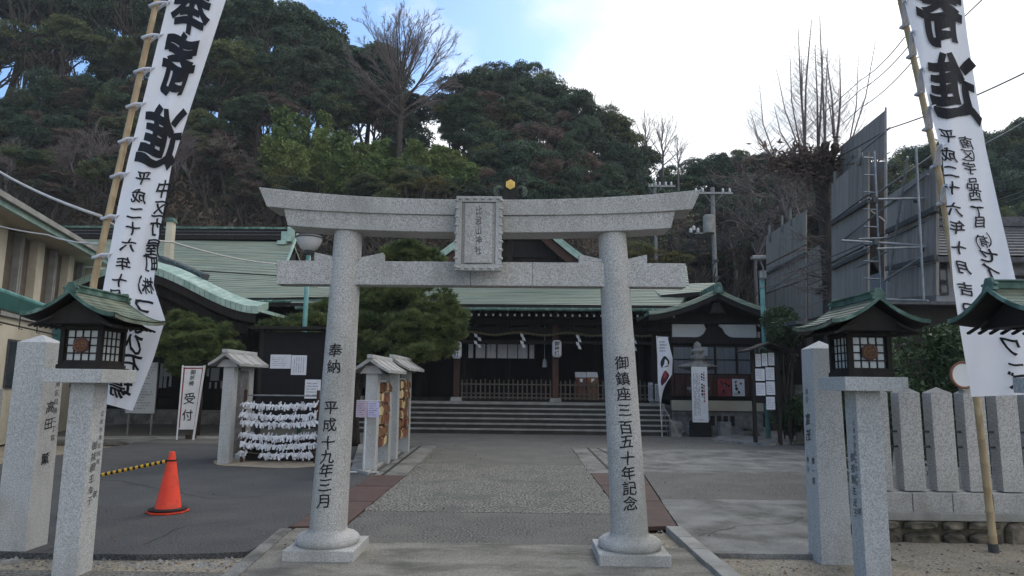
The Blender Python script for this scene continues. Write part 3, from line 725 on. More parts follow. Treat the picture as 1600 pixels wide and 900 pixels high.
name_post((-4.64, 6.50), .30, 1.97, -.1, 'broad pointed stone post at the left edge, inscribed with a name', [(column('南区段原二丁目', .075, 1.50, .06, .085), .004), (column('高田', 0, 1.28, .115, .155) + column('薫', 0, .80, .115, .15), .012)], 1)
name_post((2.86, 6.62), .285, 1.99, -.1, 'pointed stone name post right of the gate behind the lantern', [(column('南区', -.03, 1.50, .06, .075), .004), (column('富茂', -.03, 1.24, .115, .15), .012), (column('慎一郎', .05, .86, .07, .09) + column('幹子', -.07, .86, .06, .09), .006)], -1, taper=.88)
MB().box((2.72, 6.42, 1.60), (.10, .16, .1))
def stone_fence(label, x0, n, Yf, dirx, zt=1.53, S=1.0, zp=.53):
    t = thing('stone_fence', label, 'fence', (x0, Yf, -.1))
    W = .215 * S; P = .325 * S; dz = zp - .53
    pv = mesh_of(MB().box((0, 0, (zt - zp - .05) / 2), (W, W * .72, zt - zp - .05)), 'post', M_gran, bev=.006)
    a = .1075 * S; h = zt - zp - .05
    cv = mesh_of(MB().add([(-a, -a * .72, h), (a, -a * .72, h), (a, a * .72, h), (-a, a * .72, h), (0, 0, h + .065)], [(0, 1, 4), (1, 2, 4), (2, 3, 4), (3, 0, 4), (3, 2, 1, 0)]), 'pointed_top', M_concl)
    for i in range(n):
        x = x0 + dirx * (P * i); p = piece(pv, 'post', t, (x, Yf, zp)); piece(cv, 'pointed_top', p, (0, 0, 0))
    for z in (1.12 + dz * .6, .96 + dz * .6):
        MB().tube([(x0 - dirx * .1, Yf, z), (x0 + dirx * (.325 * n), Yf, z)], .012, 6).build('rail', M_steeld, t)
    nb = int(n * P / .4) + 1
    for i in range(nb):
        MB().box((x0 + dirx * (.42 * i + .06), Yf, zp - .11), (.412, .30, .20)).build('base_block', M_granw, t, bev=.006)
    # rough wall under the fence: fitted stones over a pale mortar lip
    MB().box((x0 + dirx * (nb * .42) / 2 - dirx * .15, Yf + .03, zp - .245), (nb * .42, .42, .085)).build('mortar_course', M_concl, t, bev=.01)
    MB().box((x0 + dirx * (nb * .42) / 2 - dirx * .15, Yf + .06, .06 + dz / 2), (nb * .42, .36, .38 + dz)).build('wall_core', M_rubble, t)
    rg = random.Random(7)
    x = 0
    while x < nb * .42:
        w = rg.uniform(.22, .42)
        for (z0, z1) in ((-.12, .07), (.07, .25 + dz)) if rg.random() < .55 else ((-.12, .25 + dz),):
            c = Vector((x0 + dirx * (x + w / 2 - .15), Yf - .13, (z0 + z1) / 2)); b = MB(); hw, hh = w / 2 * .96, (z1 - z0) / 2 * .95
            prof = [(-hw, -hh * .8), (-hw * .6, -hh), (hw * .7, -hh * .95), (hw, -hh * .3), (hw * .95, hh * .7), (hw * .5, hh), (-hw * .5, hh * .95), (-hw * .97, hh * .5)]
            prof = [(a_ * rg.uniform(.88, 1), b_ * rg.uniform(.85, 1)) for a_, b_ in prof]
            vs = [(c.x + a_, c.y + .1, c.z + b_) for a_, b_ in prof] + [(c.x + a_ * .97, c.y - .02, c.z + b_ * .97) for a_, b_ in prof] + [(c.x + a_ * .7, c.y - .06 - rg.uniform(0, .03), c.z + b_ * .65) for a_, b_ in prof]
            fs = [(i, (i + 1) % 8, 8 + (i + 1) % 8, 8 + i) for i in range(8)] + [(8 + i, 8 + (i + 1) % 8, 16 + (i + 1) % 8, 16 + i) for i in range(8)] + [list(range(16, 24))]
            MB().add(vs, fs).build('stone', M_rubble, t)
        x += w
    return t
stone_fence('pale stone fence of pointed posts on a rubble wall behind the bamboo pole', 3.85, 12, 7.62, 1, zt=1.545, S=1.07, zp=.46)
t = stone_fence('end of a low stone fence at the left edge beside the broad name post', -5.10, 3, 6.46, -1, zt=1.50)
# blue bucket on the fence base, flat stone
tb_ = thing('bucket', 'pale blue bucket standing at the left edge on the fence wall', 'bucket', (-4.86, 6.2, .3))
# (the bucket stands on the mortar lip)
MB().lathe([(0, .315), (.055, .315), (.075, .335), (.085, .50), (.09, .505), (.08, .51), (.07, .36), (0, .345)], (-4.86, 6.2, 0), 20).build('pail', pmat('blue_plastic', (.16, .24, .30), (.20, .28, .34), rough=.5), tb_, smooth=True)
MB().tube([(-4.86 + .085 * math.cos(a), 6.2, .50 + .05 * math.sin(a)) for a in [math.pi * k / 8 for k in range(9)]], .004, 5).build('handle', M_steel, tb_)
fs_ = MB(); c = gnd(18, 886, -.1); vs = [(c.x + .17 * math.cos(a) * (1 + .15 * math.sin(2 * a + 1)), c.y + .10 * math.sin(a), -.11) for a in [math.pi * k / 5 for k in range(10)]]
fs_.add(vs + [(v[0] * .9 + c.x * .1, v[1] * .9 + c.y * .1, -.05) for v in vs] + [(c.x, c.y, -.035)], [(i, (i + 1) % 10, 10 + (i + 1) % 10, 10 + i) for i in range(10)] + [(10 + i, 10 + (i + 1) % 10, 20) for i in range(10)])
tag(fs_.build('flat_stone', M_stone, None, smooth=True), 'flat grey fieldstone lying in the dirt in the bottom left corner', 'stone')

# ------------------------------------------------------------------ banners
def banner(label, plabel, D, EL, ER, pole, items, ties, y_end, seed, poleD):
    def edge(E, y):
        for (x0, y0), (x1, y1) in zip(E, E[1:]):
            if y <= y1: break
        t = (y - y0) / (y1 - y0); return x0 + (x1 - x0) * t
    def S(s, y, off=0.0):
        px = edge(EL, y) * (1 - s) + edge(ER, y) * s
        yb = y + (y_end(s) if y > 560 else 0) * max(0, (y - 560) / 60)
        dd = .035 * math.sin(s * 5.5 + y * .006 + seed) + .012 * math.sin(s * 13 + y * .021 + seed) + .010 * math.sin(y * .045 + s * 3)
        p = at(px, yb, D); d = p - Vector((0, 0, EYE))
        k = (D + dd - off) / D; return Vector((0, 0, EYE)) + d * k
    y0, y1 = EL[0][1], EL[-1][1]; nv, nu = 200, 30
    V = [tuple(S(i / nu, y0 + (y1 - y0) * j / nv)) for j in range(nv + 1) for i in range(nu + 1)]
    F = [(j * (nu + 1) + i, j * (nu + 1) + i + 1, (j + 1) * (nu + 1) + i + 1, (j + 1) * (nu + 1) + i) for j in range(nv) for i in range(nu)]
    t = thing('banner', label, 'banner', S(.5, y1), 0, 'offering banners on bamboo poles')
    o = link_mesh(np_mesh('cloth', np.array(V) - np.array(WORLDLOC[t.name]), F, M_cloth), 'cloth', t); o.data.polygons.foreach_set('use_smooth', [True] * len(F))
    WORLDLOC[o.name] = WORLDLOC[t.name]
    Fn = lambda u, v: S(u, -v, .014)
    for (ch, px, py, w, h, b) in items:
        W_ = edge(ER, py) - edge(EL, py); s = (px - edge(EL, py)) / W_
        lettering([(ch, s, -py, w / W_, h)], Fn, M_ink, o, bold=b, mirror=True, brush=.10, seed=int(px + py), each=True)
    # bamboo pole with nodes
    (bx, by) = pole[-1]; B = Vector(gnd(bx, by, -.1)); PP = [at(x_, y_, poleD + (B.y - poleD) * ((y_ - pole[0][1]) / (by - pole[0][1])) ** 2) for x_, y_ in pole[:-1]][::-1]; PP = [B] + PP
    def PF_(f):
        z = B.z + (PP[-1].z - B.z) * f
        for a, b in zip(PP, PP[1:]):
            if z <= b.z + 1e-6: break
        return a.lerp(b, (z - a.z) / (b.z - a.z))
    A = PP[-1]
    n = 34; pts = []; rad = []
    for i in range(n):
        for q, r in ((0, .034), (.45, .0335), (.9, .034), (.95, .038)):
            f = (i + q) / n; p = PF_(f); pts.append(p); rad.append(r * (1.06 - .35 * f))
    pt = thing('bamboo_pole', plabel, 'pole', B)
    MB().tube(pts, rad, 12).build('culm', M_bamb, pt, smooth='all')
    MB().tube([B - Vector((0, 0, .02)), B.lerp(A, .018)], .046, 12).build('foot_sleeve', M_steeld, pt, bev=.002)
    for (py) in ties:
        p = S(.0, py); f = (p.z - B.z) / (A.z - B.z); q = PF_(f)
        mb = MB(); dr = Vector((0, 0, -.02)); w = .018
        for dy in (-.045, .045):
            m_ = (p + q) / 2 + Vector((0, dy * .6, .01)); e = q + Vector((-.0, dy, -.01))
            mb.tube([S(.05, py, -.01), p + Vector((0, dy * .3, 0)), m_, e, q + Vector((-.048, dy * .5, -.012)), q + Vector((-.05, 0, -.012))], [.012, .015, .014, .016, .015, .013], 7)
        mb.tube([p + Vector((.05, -.015, .012)), p + Vector((.012, -.02, 0)), p + Vector((.01, -.03, -.05))], [.006, .012, .004], 5)
        mb.build('tie', M_cloth, t, smooth='all')
    return t
EL = [(321, -260), (272, -40), (263, 0), (238, 100), (200, 250), (184, 323), (160, 457), (163, 560), (164, 645)]
ER = [(420, -260), (366, -40), (312, 125), (268, 260), (246, 380), (240, 445), (258, 500), (240, 560), (207, 645)]
it = [('奉', 302, 12, 64, 92, .030), ('寄', 277, 103, 56, 100, .034), ('進', 250, 216, 66, 98, .034)]
for c, p in zip('平成二十六年十月', [(223, 278), (217, 307), (211, 333), (207, 357), (200, 383), (193, 412), (187, 439), (180, 462)]): it.append((c, p[0], p[1], 25, 22, .022))
for c, p in zip('中区竹屋町', [(257, 296), (252, 327), (248, 357), (241, 387), (237, 412)]): it.append((c, p[0] - 2, p[1], 24, 29, .02))
for c, p, w, h in (('株', (230, 447), 18, 27), ('（', (250, 449), 20, 30), ('）', (211, 445), 20, 30), ('つ', (224, 477), 34, 32), ('ま', (216, 507), 32, 34), ('ひ', (210, 538), 32, 36), ('石', (203, 570), 36, 36), ('場', (187, 612), 38, 38)): it.append((c, p[0], p[1], w, h, .022))
banner('long white banner with black brush characters, seen from its back, hanging on the left', 'leaning bamboo pole carrying the left banner, behind the left lantern', 6.35, EL, ER, ((315, -315), (255, -45), (245, 0), (147, 437), (128, 600), (98, 872)), it,
       [-220, -160, -100, -45, 5, 56, 108, 163, 217, 272, 338, 398, 458], lambda s: -2 - 8 * (1 - s), 0.6, 6.42)
EL = [(1358, -260), (1404, -40), (1412, 0), (1434, 83), (1457, 187), (1472, 240), (1480, 320), (1490, 450), (1500, 515), (1518, 620)]
ER = [(1462, -260), (1500, -40), (1512, 60), (1540, 230), (1562, 330), (1590, 450), (1604, 520), (1618, 620)]
it = [('奉', 1440, -110, 72, 108, .034), ('寄', 1468, 22, 72, 108, .036), ('進', 1490, 137, 74, 108, .036)]
for c, p in zip('平成二十六年十月吉日', [(1479, 212), (1482, 242), (1485, 268), (1487, 294), (1490, 327), (1494, 355), (1498, 388), (1503, 418), (1508, 452), (1514, 484)]): it.append((c, p[0] + 1, p[1], 25, 22, .022))
for c, p in zip('南区宇品西二丁目', [(1510, 223), (1513, 243), (1515, 263), (1520, 287), (1524, 305), (1526, 318), (1529, 331), (1531, 347)]): it.append((c, p[0], p[1], 21, 20, .016))
for c, p, w, h in (('有', (1537, 377), 16, 20), ('（', (1552, 377), 18, 24), ('）', (1522, 377), 18, 24), ('セ', (1543, 399), 32, 26), ('イ', (1549, 424), 32, 28), ('ザ', (1556, 450), 34, 30), ('ワ', (1579, 541), 36, 32), ('ー', (1586, 571), 28, 26), ('ズ', (1592, 598), 36, 32)): it.append((c, p[0], p[1], w, h, .022))
banner('long white banner with black brush characters, seen from its back, hanging on the right', 'leaning bamboo pole carrying the right banner, before the stone fence', 6.15, EL, ER, ((1346, -315), (1398, -45), (1407, 0), (1433, 117), (1466, 267), (1476, 327), (1500, 480), (1527, 629), (1555, 872)), it,
       [-230, -170, -110, -50, 2, 50, 108, 167, 228, 290], lambda s: -4 * s, 2.1, 6.6)
def gz(px, py, Y): return at(px, py, Y)

# ------------------------------------------------------------------ traffic cone and bar
c = gnd(262, 800); t = thing('traffic_cone', 'orange traffic cone standing on the dark asphalt left of the gate', 'cone', (c.x, c.y, 0))
MB().lathe([(0, .02), (.155, .02), (.150, .04), (.145, .05), (.045, .62), (.040, .64), (.032, .69), (.028, .70), (.0, .70)], (c.x, c.y, 0), 28).build('cone_body', M_red, t, smooth=True)
q = []
for a in range(8):
    an = math.pi / 4 * a + math.pi / 8; q.append((c.x + .235 * math.cos(an) * 1.0, c.y + .235 * math.sin(an), .004))
MB().prism(q, (0, 0, .018)).build('base_plate', M_red, t, bev=.004)
MB().lathe([(.14, .034), (.215, .034), (.215, .045), (.15, .055), (.14, .034)], (c.x, c.y, 0), 24).build('weight_ring', M_rubber, t)
b0 = Vector((c.x - .0, c.y, .60)); b1 = Vector(at(112, 752, 7.9)); d = b1 - b0; n = 18
t2 = thing('cone_bar', 'black and yellow striped bar resting on the orange cone', 'barrier bar', b0)
MB().tube([b0, b1], .017, 10).build('bar', M_rubber, t2)
MB().tube([b0 + Vector((.055 * math.cos(a), .055 * math.sin(a), 0)) for a in [math.pi / 6 * k for k in range(13)]], .009, 6).build('ring', M_rubber, t2)
for i in range(n):
    f0, f1 = (i + .25) / n, (i + .75) / n
    MB().tube([b0 + d * f0, b0 + d * f1], .021, 10).build('yellow_band', M_yel, t2)
b2 = thing('barrier_stake', 'thin black stake holding the far end of the striped bar behind the left lantern post', 'stake', (b1.x, b1.y, 0))
MB().tube([(b1.x, b1.y, 0), (b1.x, b1.y, b1.z + .03)], .016, 8).build('rod', M_rubber, b2); MB().box((b1.x, b1.y, .012), (.16, .16, .024)).build('foot', M_rubber, b2)

# ------------------------------------------------------------------ main hall
hall = thing('shrine_hall', 'wide dark timber shrine hall under a green copper roof with a gold-crested gable', 'shrine hall', (-.45, 24, 0))
for i in range(6):
    y0 = 21.45 + .32 * i; z1 = .148 * (i + 1)
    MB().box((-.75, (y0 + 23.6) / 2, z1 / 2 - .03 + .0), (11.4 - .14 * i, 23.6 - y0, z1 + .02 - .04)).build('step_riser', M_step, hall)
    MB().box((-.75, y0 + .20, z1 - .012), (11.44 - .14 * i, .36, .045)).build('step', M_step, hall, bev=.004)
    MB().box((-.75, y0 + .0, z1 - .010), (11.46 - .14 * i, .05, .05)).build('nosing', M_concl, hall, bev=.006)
FZ = .148 * 6 + .01
MB().box((-1.0, 29, FZ / 2 - .03), (13, 11, FZ + .02)).build('platform', M_stone, hall)
MB().box((-.8, 23.75, FZ + .0), (11.2, .9, .05)).build('landing_slab', M_concl, hall, bev=.005)
# back wall with panelled bays, floor boards, ceiling
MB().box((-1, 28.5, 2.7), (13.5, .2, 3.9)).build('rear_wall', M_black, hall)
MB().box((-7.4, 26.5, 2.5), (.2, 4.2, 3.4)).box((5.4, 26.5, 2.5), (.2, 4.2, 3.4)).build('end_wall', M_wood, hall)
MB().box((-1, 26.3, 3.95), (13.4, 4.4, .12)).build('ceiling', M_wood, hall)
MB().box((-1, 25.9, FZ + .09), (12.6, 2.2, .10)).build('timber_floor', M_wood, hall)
for x in [-7.1, -5.85, -2.34, 1.16, 4.65]:
    p = MB().box((x, 24.35, 2.4), (.22, .22, 2.75)).build('column', M_woodb if x in (1.16, -2.34) else M_wood, hall, bev=.01)
    MB().box((x, 24.35, FZ + .09), (.42, .42, .14), taper=.86).build('column_base', M_concl, p, bev=.01)
for x in [-5.85, -4.1, -2.34, -.6, 1.16, 2.9, 4.65]: MB().box((x, 27.2, 2.3), (.2, .2, 3.2)).build('column', M_wood, hall)
MB().box((-1, 24.35, 3.42), (13, .17, .26)).box((-1, 24.35, 3.02), (13, .10, .12)).box((-1, 24.35, 3.75), (13.2, .24, .22)).build('head_beam', M_wood, hall, bev=.008)
for i in range(11): MB().box((-6.6 + i * 1.17, 24.30, 3.60), (.34, .3, .10), taper=1.4).build('bracket_block', M_wood, hall)
# lattice doors at the back, faintly seen
for i in range(12):
    x = -6.2 + i * .95
    mb = MB().box((x, 28.32, 2.2), (.86, .05, 2.4));
    for k in range(7): mb.box((x - .36 + k * .12, 28.28, 2.5), (.02, .03, 1.7))
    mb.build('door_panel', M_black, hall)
# rafters with pale end caps
rm = mesh_of(MB().bar((0, 0, 0), (0, 2.0, .55), .07, .09), 'rafter', M_wood); rc = mesh_of(MB().box((0, -.012, 0), (.06, .02, .075)), 'rafter_cap', M_plast)
for i in range(52):
    x = -7.3 + i * .242
    r_ = piece(rm, 'rafter', hall, (x, 22.75, 3.83)); piece(rc, 'rafter_cap', r_, (0, -.005, 0))
MB().box((-.9, 22.64, 4.02), (13.3, .12, .13)).build('eave_board', M_wood, hall)
MB().tube([(-7.6, 22.42, 3.97), (5.3, 22.42, 4.01)], .055, 10).build('gutter', M_copd, hall)
# skirt roof
def mk(*p):
    p = [Vector(q) for q in p]
    def f(s):
        s = max(0, min(.9999, s)) * (len(p) - 1); i = int(s); return p[i].lerp(p[i + 1], s - i)
    return f
slope_roof('skirt_roof', hall, mk((-7.6, 26.2, 6.15), (-7.7, 24.2, 4.85), (-7.8, 22.45, 4.12)), mk((6.35, 26.2, 6.15), (5.95, 24.2, 4.90), (5.15, 22.45, 4.14)), 20, .10, M_cop, M_wood, lip=.028, xs=4)
slope_roof('skirt_roof_end', hall, mk((6.35, 26.2, 6.15), (5.95, 24.2, 4.9), (5.15, 22.45, 4.14)), mk((6.36, 30, 6.15), (6.9, 30, 4.9), (7.2, 30, 4.2)), 12, .1, M_cop, M_wood, lip=.025)
slope_roof('side_eave', hall, mk((4.6, 25.2, 5.25), (4.75, 23.4, 4.62)), mk((7.2, 25.2, 5.35), (6.05, 23.2, 4.72)), 6, .12, M_cop, M_wood, lip=.02)
# gable with curved slopes
GX, GZ = -.52, 8.75
gable_roof('gable_roof', hall, GX, GZ, 4.9, 3.45, 24.9, 33, prof_sori, .26, 26, M_copl, M_wood, lip=.02, edge=None)
for dy, h, m, n_ in ((-.03, .16, M_copl, 'verge_strip'),):
    mb = MB()
    for sd in (-1, 1):
        for i in range(20):
            a, b = i / 20, (i + 1) / 20
            A = [Vector((GX + sd * 4.9 * q, 24.9 + dy, GZ - 3.45 * prof_sori(q) + o_)) for q, o_ in ((a, .03), (b, .03), (b, -.04), (a, -.04))]
            mb.add(A + [p + Vector((0, .03, 0)) for p in A], [(3, 2, 1, 0), (0, 1, 5, 4), (2, 3, 7, 6)])
    mb.build(n_, m, hall)
mb = MB()
for sd in (-1, 1):            # broad barge boards
    for i in range(16):
        a, b = i / 16 * .93, (i + 1) / 16 * .93
        A = [Vector((GX + sd * 4.85 * q, 25.05, GZ - 3.45 * prof_sori(q) + o_)) for q, o_ in ((a, -.26), (b, -.26), (b, -.64), (a, -.64))]
        mb.add(A + [p + Vector((0, .10, 0)) for p in A], [(3, 2, 1, 0), (0, 1, 5, 4), (2, 3, 7, 6)])
mb.build('barge_board', M_woodb, hall)
mb = MB(); mb.add([(GX - 4.3, 25.9, 5.4), (GX + 4.3, 25.9, 5.4), (GX + 2.1, 25.9, 6.6), (GX, 25.9, GZ - .3), (GX - 2.1, 25.9, 6.6)], [(0, 1, 2, 3, 4)]); mb.build('gable_wall', M_wood, hall)
for z in (5.75, 6.45, 7.15): MB().box((GX, 25.8, z), (2 * max(.3, (8.2 - z) * 1.35), .1, .16)).build('gable_beam', M_wood, hall)
MB().box((GX, 25.8, 7.0), (.2, .12, 2.6)).build('king_post', M_wood, hall)
# ridge with gold crest
MB().box((GX, 29, GZ + .22), (.36, 8.1, .5)).box((GX, 29, GZ + .5), (.52, 8.2, .08)).build('ridge', M_wood, hall, bev=.01)
orn = MB().prism([(GX - .38, 24.78, GZ - .55), (GX + .38, 24.78, GZ - .55), (GX + .26, 24.78, GZ + .1), (GX + .22, 24.78, GZ + .42), (GX, 24.78, GZ + .66), (GX - .22, 24.78, GZ + .42), (GX - .26, 24.78, GZ + .1)], (0, .16, 0)).build('ridge_end', M_wood, hall, bev=.01)
MB().tube([(GX, 24.70, GZ + .20), (GX, 24.79, GZ + .20)], .195, 6).build('gold_crest', M_gold, orn, bev=.015)
cr_ = MB(); cr_.tube([(GX + .11 * math.cos(k * math.pi / 6), 24.69, GZ + .20 + .11 * math.sin(k * math.pi / 6)) for k in range(13)], .014, 6)
for k in range(3): cr_.tube([(GX, 24.69, GZ + .2), (GX + .1 * math.cos(R(90 + 120 * k)), 24.69, GZ + .2 + .1 * math.sin(R(90 + 120 * k)))], .016, 5)
cr_.build('crest_relief', M_gold, orn)
for sd in (-1, 1):            # scroll fins beside the crest
    mb = MB()
    for k, (rr, zz_) in enumerate(((.22, 0), (.15, .03), (.08, .06))):
        c0_ = Vector((GX + sd * .42, 24.84, GZ - .02 + zz_))
        mb.tube([c0_ + Vector((sd * rr * math.cos(a) * .9, 0, rr * math.sin(a))) for a in [R(-80 + 28 * j) for j in range(10)]], [.024 - .0014 * j for j in range(10)], 6)
    mb.build('scroll_fin', M_copr, hall, smooth='all')
# picket railing between the columns
rail = thing('picket_railing', 'low dark timber picket railing along the front of the hall floor', 'railing', (-.6, 24.35, FZ))
pk = mesh_of(MB().box((0, 0, .36), (.055, .04, .66), taper=.85), 'picket', M_greyw)
for x0, x1 in ((-2.2, 1.02), (1.30, 4.5)):
    n = int((x1 - x0) / .165)
    for i in range(n + 1): piece(pk, 'picket', rail, (x0 + .05 + i * .165, 24.33, FZ + .07), scale=(1, 1, 1 + .04 * ((i * 7) % 3)))
    for z in (.16, .30, .62): MB().box(((x0 + x1) / 2, 24.36, FZ + z), (x1 - x0, .035, .045)).build('rail', M_greyw, rail)
    MB().box(((x0 + x1) / 2, 24.36, FZ + .06), (x1 - x0, .12, .08)).build('sill', M_wood, rail)
# straw rope with paper streamers
rp = thing('straw_rope', 'straw rope hung in swags under the hall eave', 'rope', (-.3, 24.1, 3.4))
def rope_z(x): return 3.30 + .05 * math.cos((x + 1.9) * 2 * math.pi / 1.75)
mb = MB()
for ph in (0, math.pi): mb.tube([(x, 24.12 + .022 * math.cos(x * 22 + ph), rope_z(x) + .022 * math.sin(x * 22 + ph)) for x in np.arange(-5.6, 4.6, .05)], .028, 5)
mb.build('twisted_rope', M_rope, rp, smooth='all')
for k, x in enumerate((-3.9, -1.62, -.02, 1.95, 3.9)):
    z = rope_z(x) - .03; s_ = t_ = 0
    t_ = thing('paper_streamer', ['zigzag white paper streamer at the left end of the straw rope', 'zigzag paper streamer left of the curtain, hanging from the straw rope', 'zigzag paper streamer above the curtain right end, on the straw rope', 'zigzag paper streamer right of the round paper lantern, on the straw rope', 'zigzag paper streamer at the right end of the straw rope'][k], 'paper streamer', (x, 24.05, z), 0, 'paper streamers on the straw rope')
    mb = MB(); w = .11
    for j in range(4):
        dx = (.05 if j % 2 else -.05) * (1.3 if k == 1 else .6); z1_ = z - j * .125
        mb.add([(x + dx - w / 2, 24.04, z1_), (x + dx + w / 2, 24.04, z1_ - .03), (x + dx + w / 2 + .03, 24.05, z1_ - .15), (x + dx - w / 2 + .03, 24.05, z1_ - .12),
                (x + dx - w / 2, 24.05, z1_), (x + dx + w / 2, 24.05, z1_ - .03), (x + dx + w / 2 + .03, 24.06, z1_ - .15), (x + dx - w / 2 + .03, 24.06, z1_ - .12)], [(0, 1, 2, 3), (7, 6, 5, 4), (0, 4, 5, 1), (2, 6, 7, 3)])
    mb.build('folded_paper', M_paper, t_)
# hanging white curtain panels
ct = thing('hanging_curtain', 'short white curtain of separate panels hanging inside the hall', 'curtain', (-.6, 26, 2.9))
for i, px in enumerate((736, 751, 768, 785, 801, 817, 831)):
    a = at(px + 0, 530, 26); w = .36 if 0 < i < 6 else .18
    mb = MB(); n = 6
    for j in range(n):
        x0, x1 = a.x - w / 2 + w * j / n, a.x - w / 2 + w * (j + 1) / n; y0, y1 = 26 + .015 * math.sin(j * 1.9 + i), 26 + .015 * math.sin((j + 1) * 1.9 + i)
        mb.add([(x0, y0, 3.03), (x1, y1, 3.03), (x1, y1 - .01, 2.50), (x0, y0 - .01, 2.50), (x0, y0 + .01, 3.03), (x1, y1 + .01, 3.03), (x1, y1, 2.50), (x0, y0, 2.50)], [(3, 2, 1, 0), (4, 5, 6, 7)])
    mb.build('curtain_panel', M_paper, ct, smooth='all')
MB().tube([(-2.3, 26.01, 3.05), (1.1, 26.01, 3.05)], .015, 6).build('curtain_rod', M_wood, ct)
# round-ended paper lanterns
def chochin(px, py, Y, label, txt):
    c = at(px, py, Y); t = thing('paper_lantern', label, 'paper lantern', c, 0, 'paper lanterns under the hall eave')
    H, r = .60, .165; prof = [(.08, -H / 2 - .02), (.085, -H / 2)]
    for j in range(25):
        f = j / 24; z = -H / 2 + H * f; rr = r * min(1, .62 + 1.9 * min(f, 1 - f) ** .8) + (.003 if j % 2 else 0); prof.append((rr, z))
    prof += [(.085, H / 2), (.08, H / 2 + .02)]
    b = MB().lathe(prof, c, 24).build('paper_body', M_paper, t, smooth='all')
    MB().lathe([(.0, H / 2), (.1, H / 2), (.1, H / 2 + .035), (0, H / 2 + .035)], c, 16).lathe([(.0, -H / 2 - .035), (.09, -H / 2 - .035), (.09, -H / 2), (0, -H / 2)], c, 16).build('rim', M_black, t)
    MB().tube([c + Vector((0, 0, H / 2 + .03)), (c.x, c.y, 3.86)], .008, 5).box((c.x, c.y, 3.72), (.28, .12, .12)).build('hanger', M_wood, t)
    def Fn(u, v):
        a = u / r; return Vector((c.x + (r + .008) * math.sin(a), c.y - (r + .008) * math.cos(a), c.z + v))
    lettering(column(txt, 0, .17, .17, .165), Fn, M_ink, b, bold=.02, brush=.05)
chochin(870, 545, 23.9, 'white paper lantern with black characters hanging before the right column of the hall', '御神灯')
chochin(714, 547, 23.9, 'white paper lantern half hidden by the big pine at the hall eave', '御神灯')
tb = thing('small_bell_tassel', 'small pale tassel hanging in the dark of the hall right of the curtain', 'tassel', at(852, 567, 25)); c = at(851, 567, 25)
MB().lathe([(.01, .16), (.05, .12), (.075, .0), (.085, -.16), (.0, -.16)], c, 10).tube([c + Vector((0, 0, .15)), (c.x, c.y, 3.85)], .01, 5).build('tassel', M_paperg, tb)
# offering boxes with white tops
for k, px in enumerate((908, 926)):
    a, b = at(px - 9, 581, 24.5), at(px + 9, 590, 24.5)
    t = thing('offering_box', ['small wooden box with white sloping top, left one by the right pillar', 'small wooden box with white sloping top and label, right one by the right pillar'][k], 'box', ((a.x + b.x) / 2, 23.9, FZ), 0, 'wooden boxes on the hall railing')
    cx = (a.x + b.x) / 2; w = b.x - a.x - .02
    MB().box((cx, 24.66, (FZ + b.z) / 2 + .0), (w, .34, b.z - FZ)).build('box_body', M_emab, t, bev=.006)
    MB().add([(cx - w / 2, 24.48, b.z + .005), (cx + w / 2, 24.48, b.z + .005), (cx + w / 2, 24.82, a.z), (cx - w / 2, 24.82, a.z), (cx - w / 2, 24.84, b.z + .005), (cx + w / 2, 24.84, b.z + .005)], [(0, 1, 2, 3), (3, 2, 5, 4), (0, 3, 4), (1, 5, 2), (0, 4, 5, 1)]).build('lid', M_paper, t)
    MB().box((cx, 24.485, b.z - .10), (.10, .008, .12)).build('label_sheet', M_paper, t)
# small signboard right of the stairs, on the landing
t = thing('small_signboard', 'small pale signboard leaning in the shade at the right end of the hall steps', 'sign', at(1020, 620, 23.9)); a = at(1011, 597, 23.9)
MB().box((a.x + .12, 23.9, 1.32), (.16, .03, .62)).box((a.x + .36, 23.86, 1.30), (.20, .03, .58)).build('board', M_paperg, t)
for q in (.12, .36): scribble(lambda u, v: Vector((a.x + q + u, 23.83, 1.3 + v)), -.07, .07, -.25, .25, 3, M_ink, t, vertical=True)

# ------------------------------------------------------------------ left wing
lw = thing('left_wing', 'long left wing of the shrine with a broad green copper roof and dark walls', 'shrine wing', (-11, 24.5, 0))
slope_roof('main_roof', lw, mk((-19, 27, 7.25), (-19, 25.4, 6.05)), mk(at(461, 378, 27), at(437, 431, 25.3)), 13, .12, M_cop, M_wood, lip=.028, xs=3)
slope_roof('lower_roof', lw, mk((-19, 25.4, 6.02), (-19, 22.8, 4.40)), mk(at(456, 433, 25.3), at(500, 451, 24), at(537, 464, 22.8)), 13, .26, M_cop, M_wood, lip=.028, xs=6, sag=.10)
slope_roof('rear_roof', lw, mk((-9.6, 27.1, 7.6), (-9.2, 30, 5)), mk((-19, 27.1, 7.6), (-19, 30, 5)), 4, .1, M_cop, M_wood)
MB().box((-14.25, 27.1, 7.45), (9.6, .42, .42)).build('ridge', M_wood, lw)
for z, w in ((7.42, .50), (7.56, .48)): MB().box((-14.25, 27.1, z), (9.64, w, .035)).build('ridge_tile_course', M_tile, lw)
MB().box((-14.25, 27.1, 7.70), (9.75, .56, .09)).build('ridge_cap', M_copd, lw, bev=.015)
c = at(446, 372, 26.9)
MB().box(c, (.26, .3, .5)).box(c + Vector((-.08, -.05, -.22)), (.36, .36, .16)).box(c + Vector((.22, 0, .12)), (.16, .5, .6)).build('ridge_ornament', M_copl, lw, bev=.02)
mb = MB(); a_, b_ = at(463, 366, 26.9), at(437, 431, 25.3)
mb.tube([a_ + Vector((.05, 0, .0)), a_.lerp(b_, .5) + Vector((.05, 0, -.06)), b_ + Vector((.05, 0, .03))], .06, 6).build('verge_roll', M_copl, lw)
mb = MB().add([at(436, 432, 25.25), at(462, 392, 26.6), at(462, 436, 26.6)], [(0, 1, 2)]); mb.build('small_gable_wall', M_wood, lw)
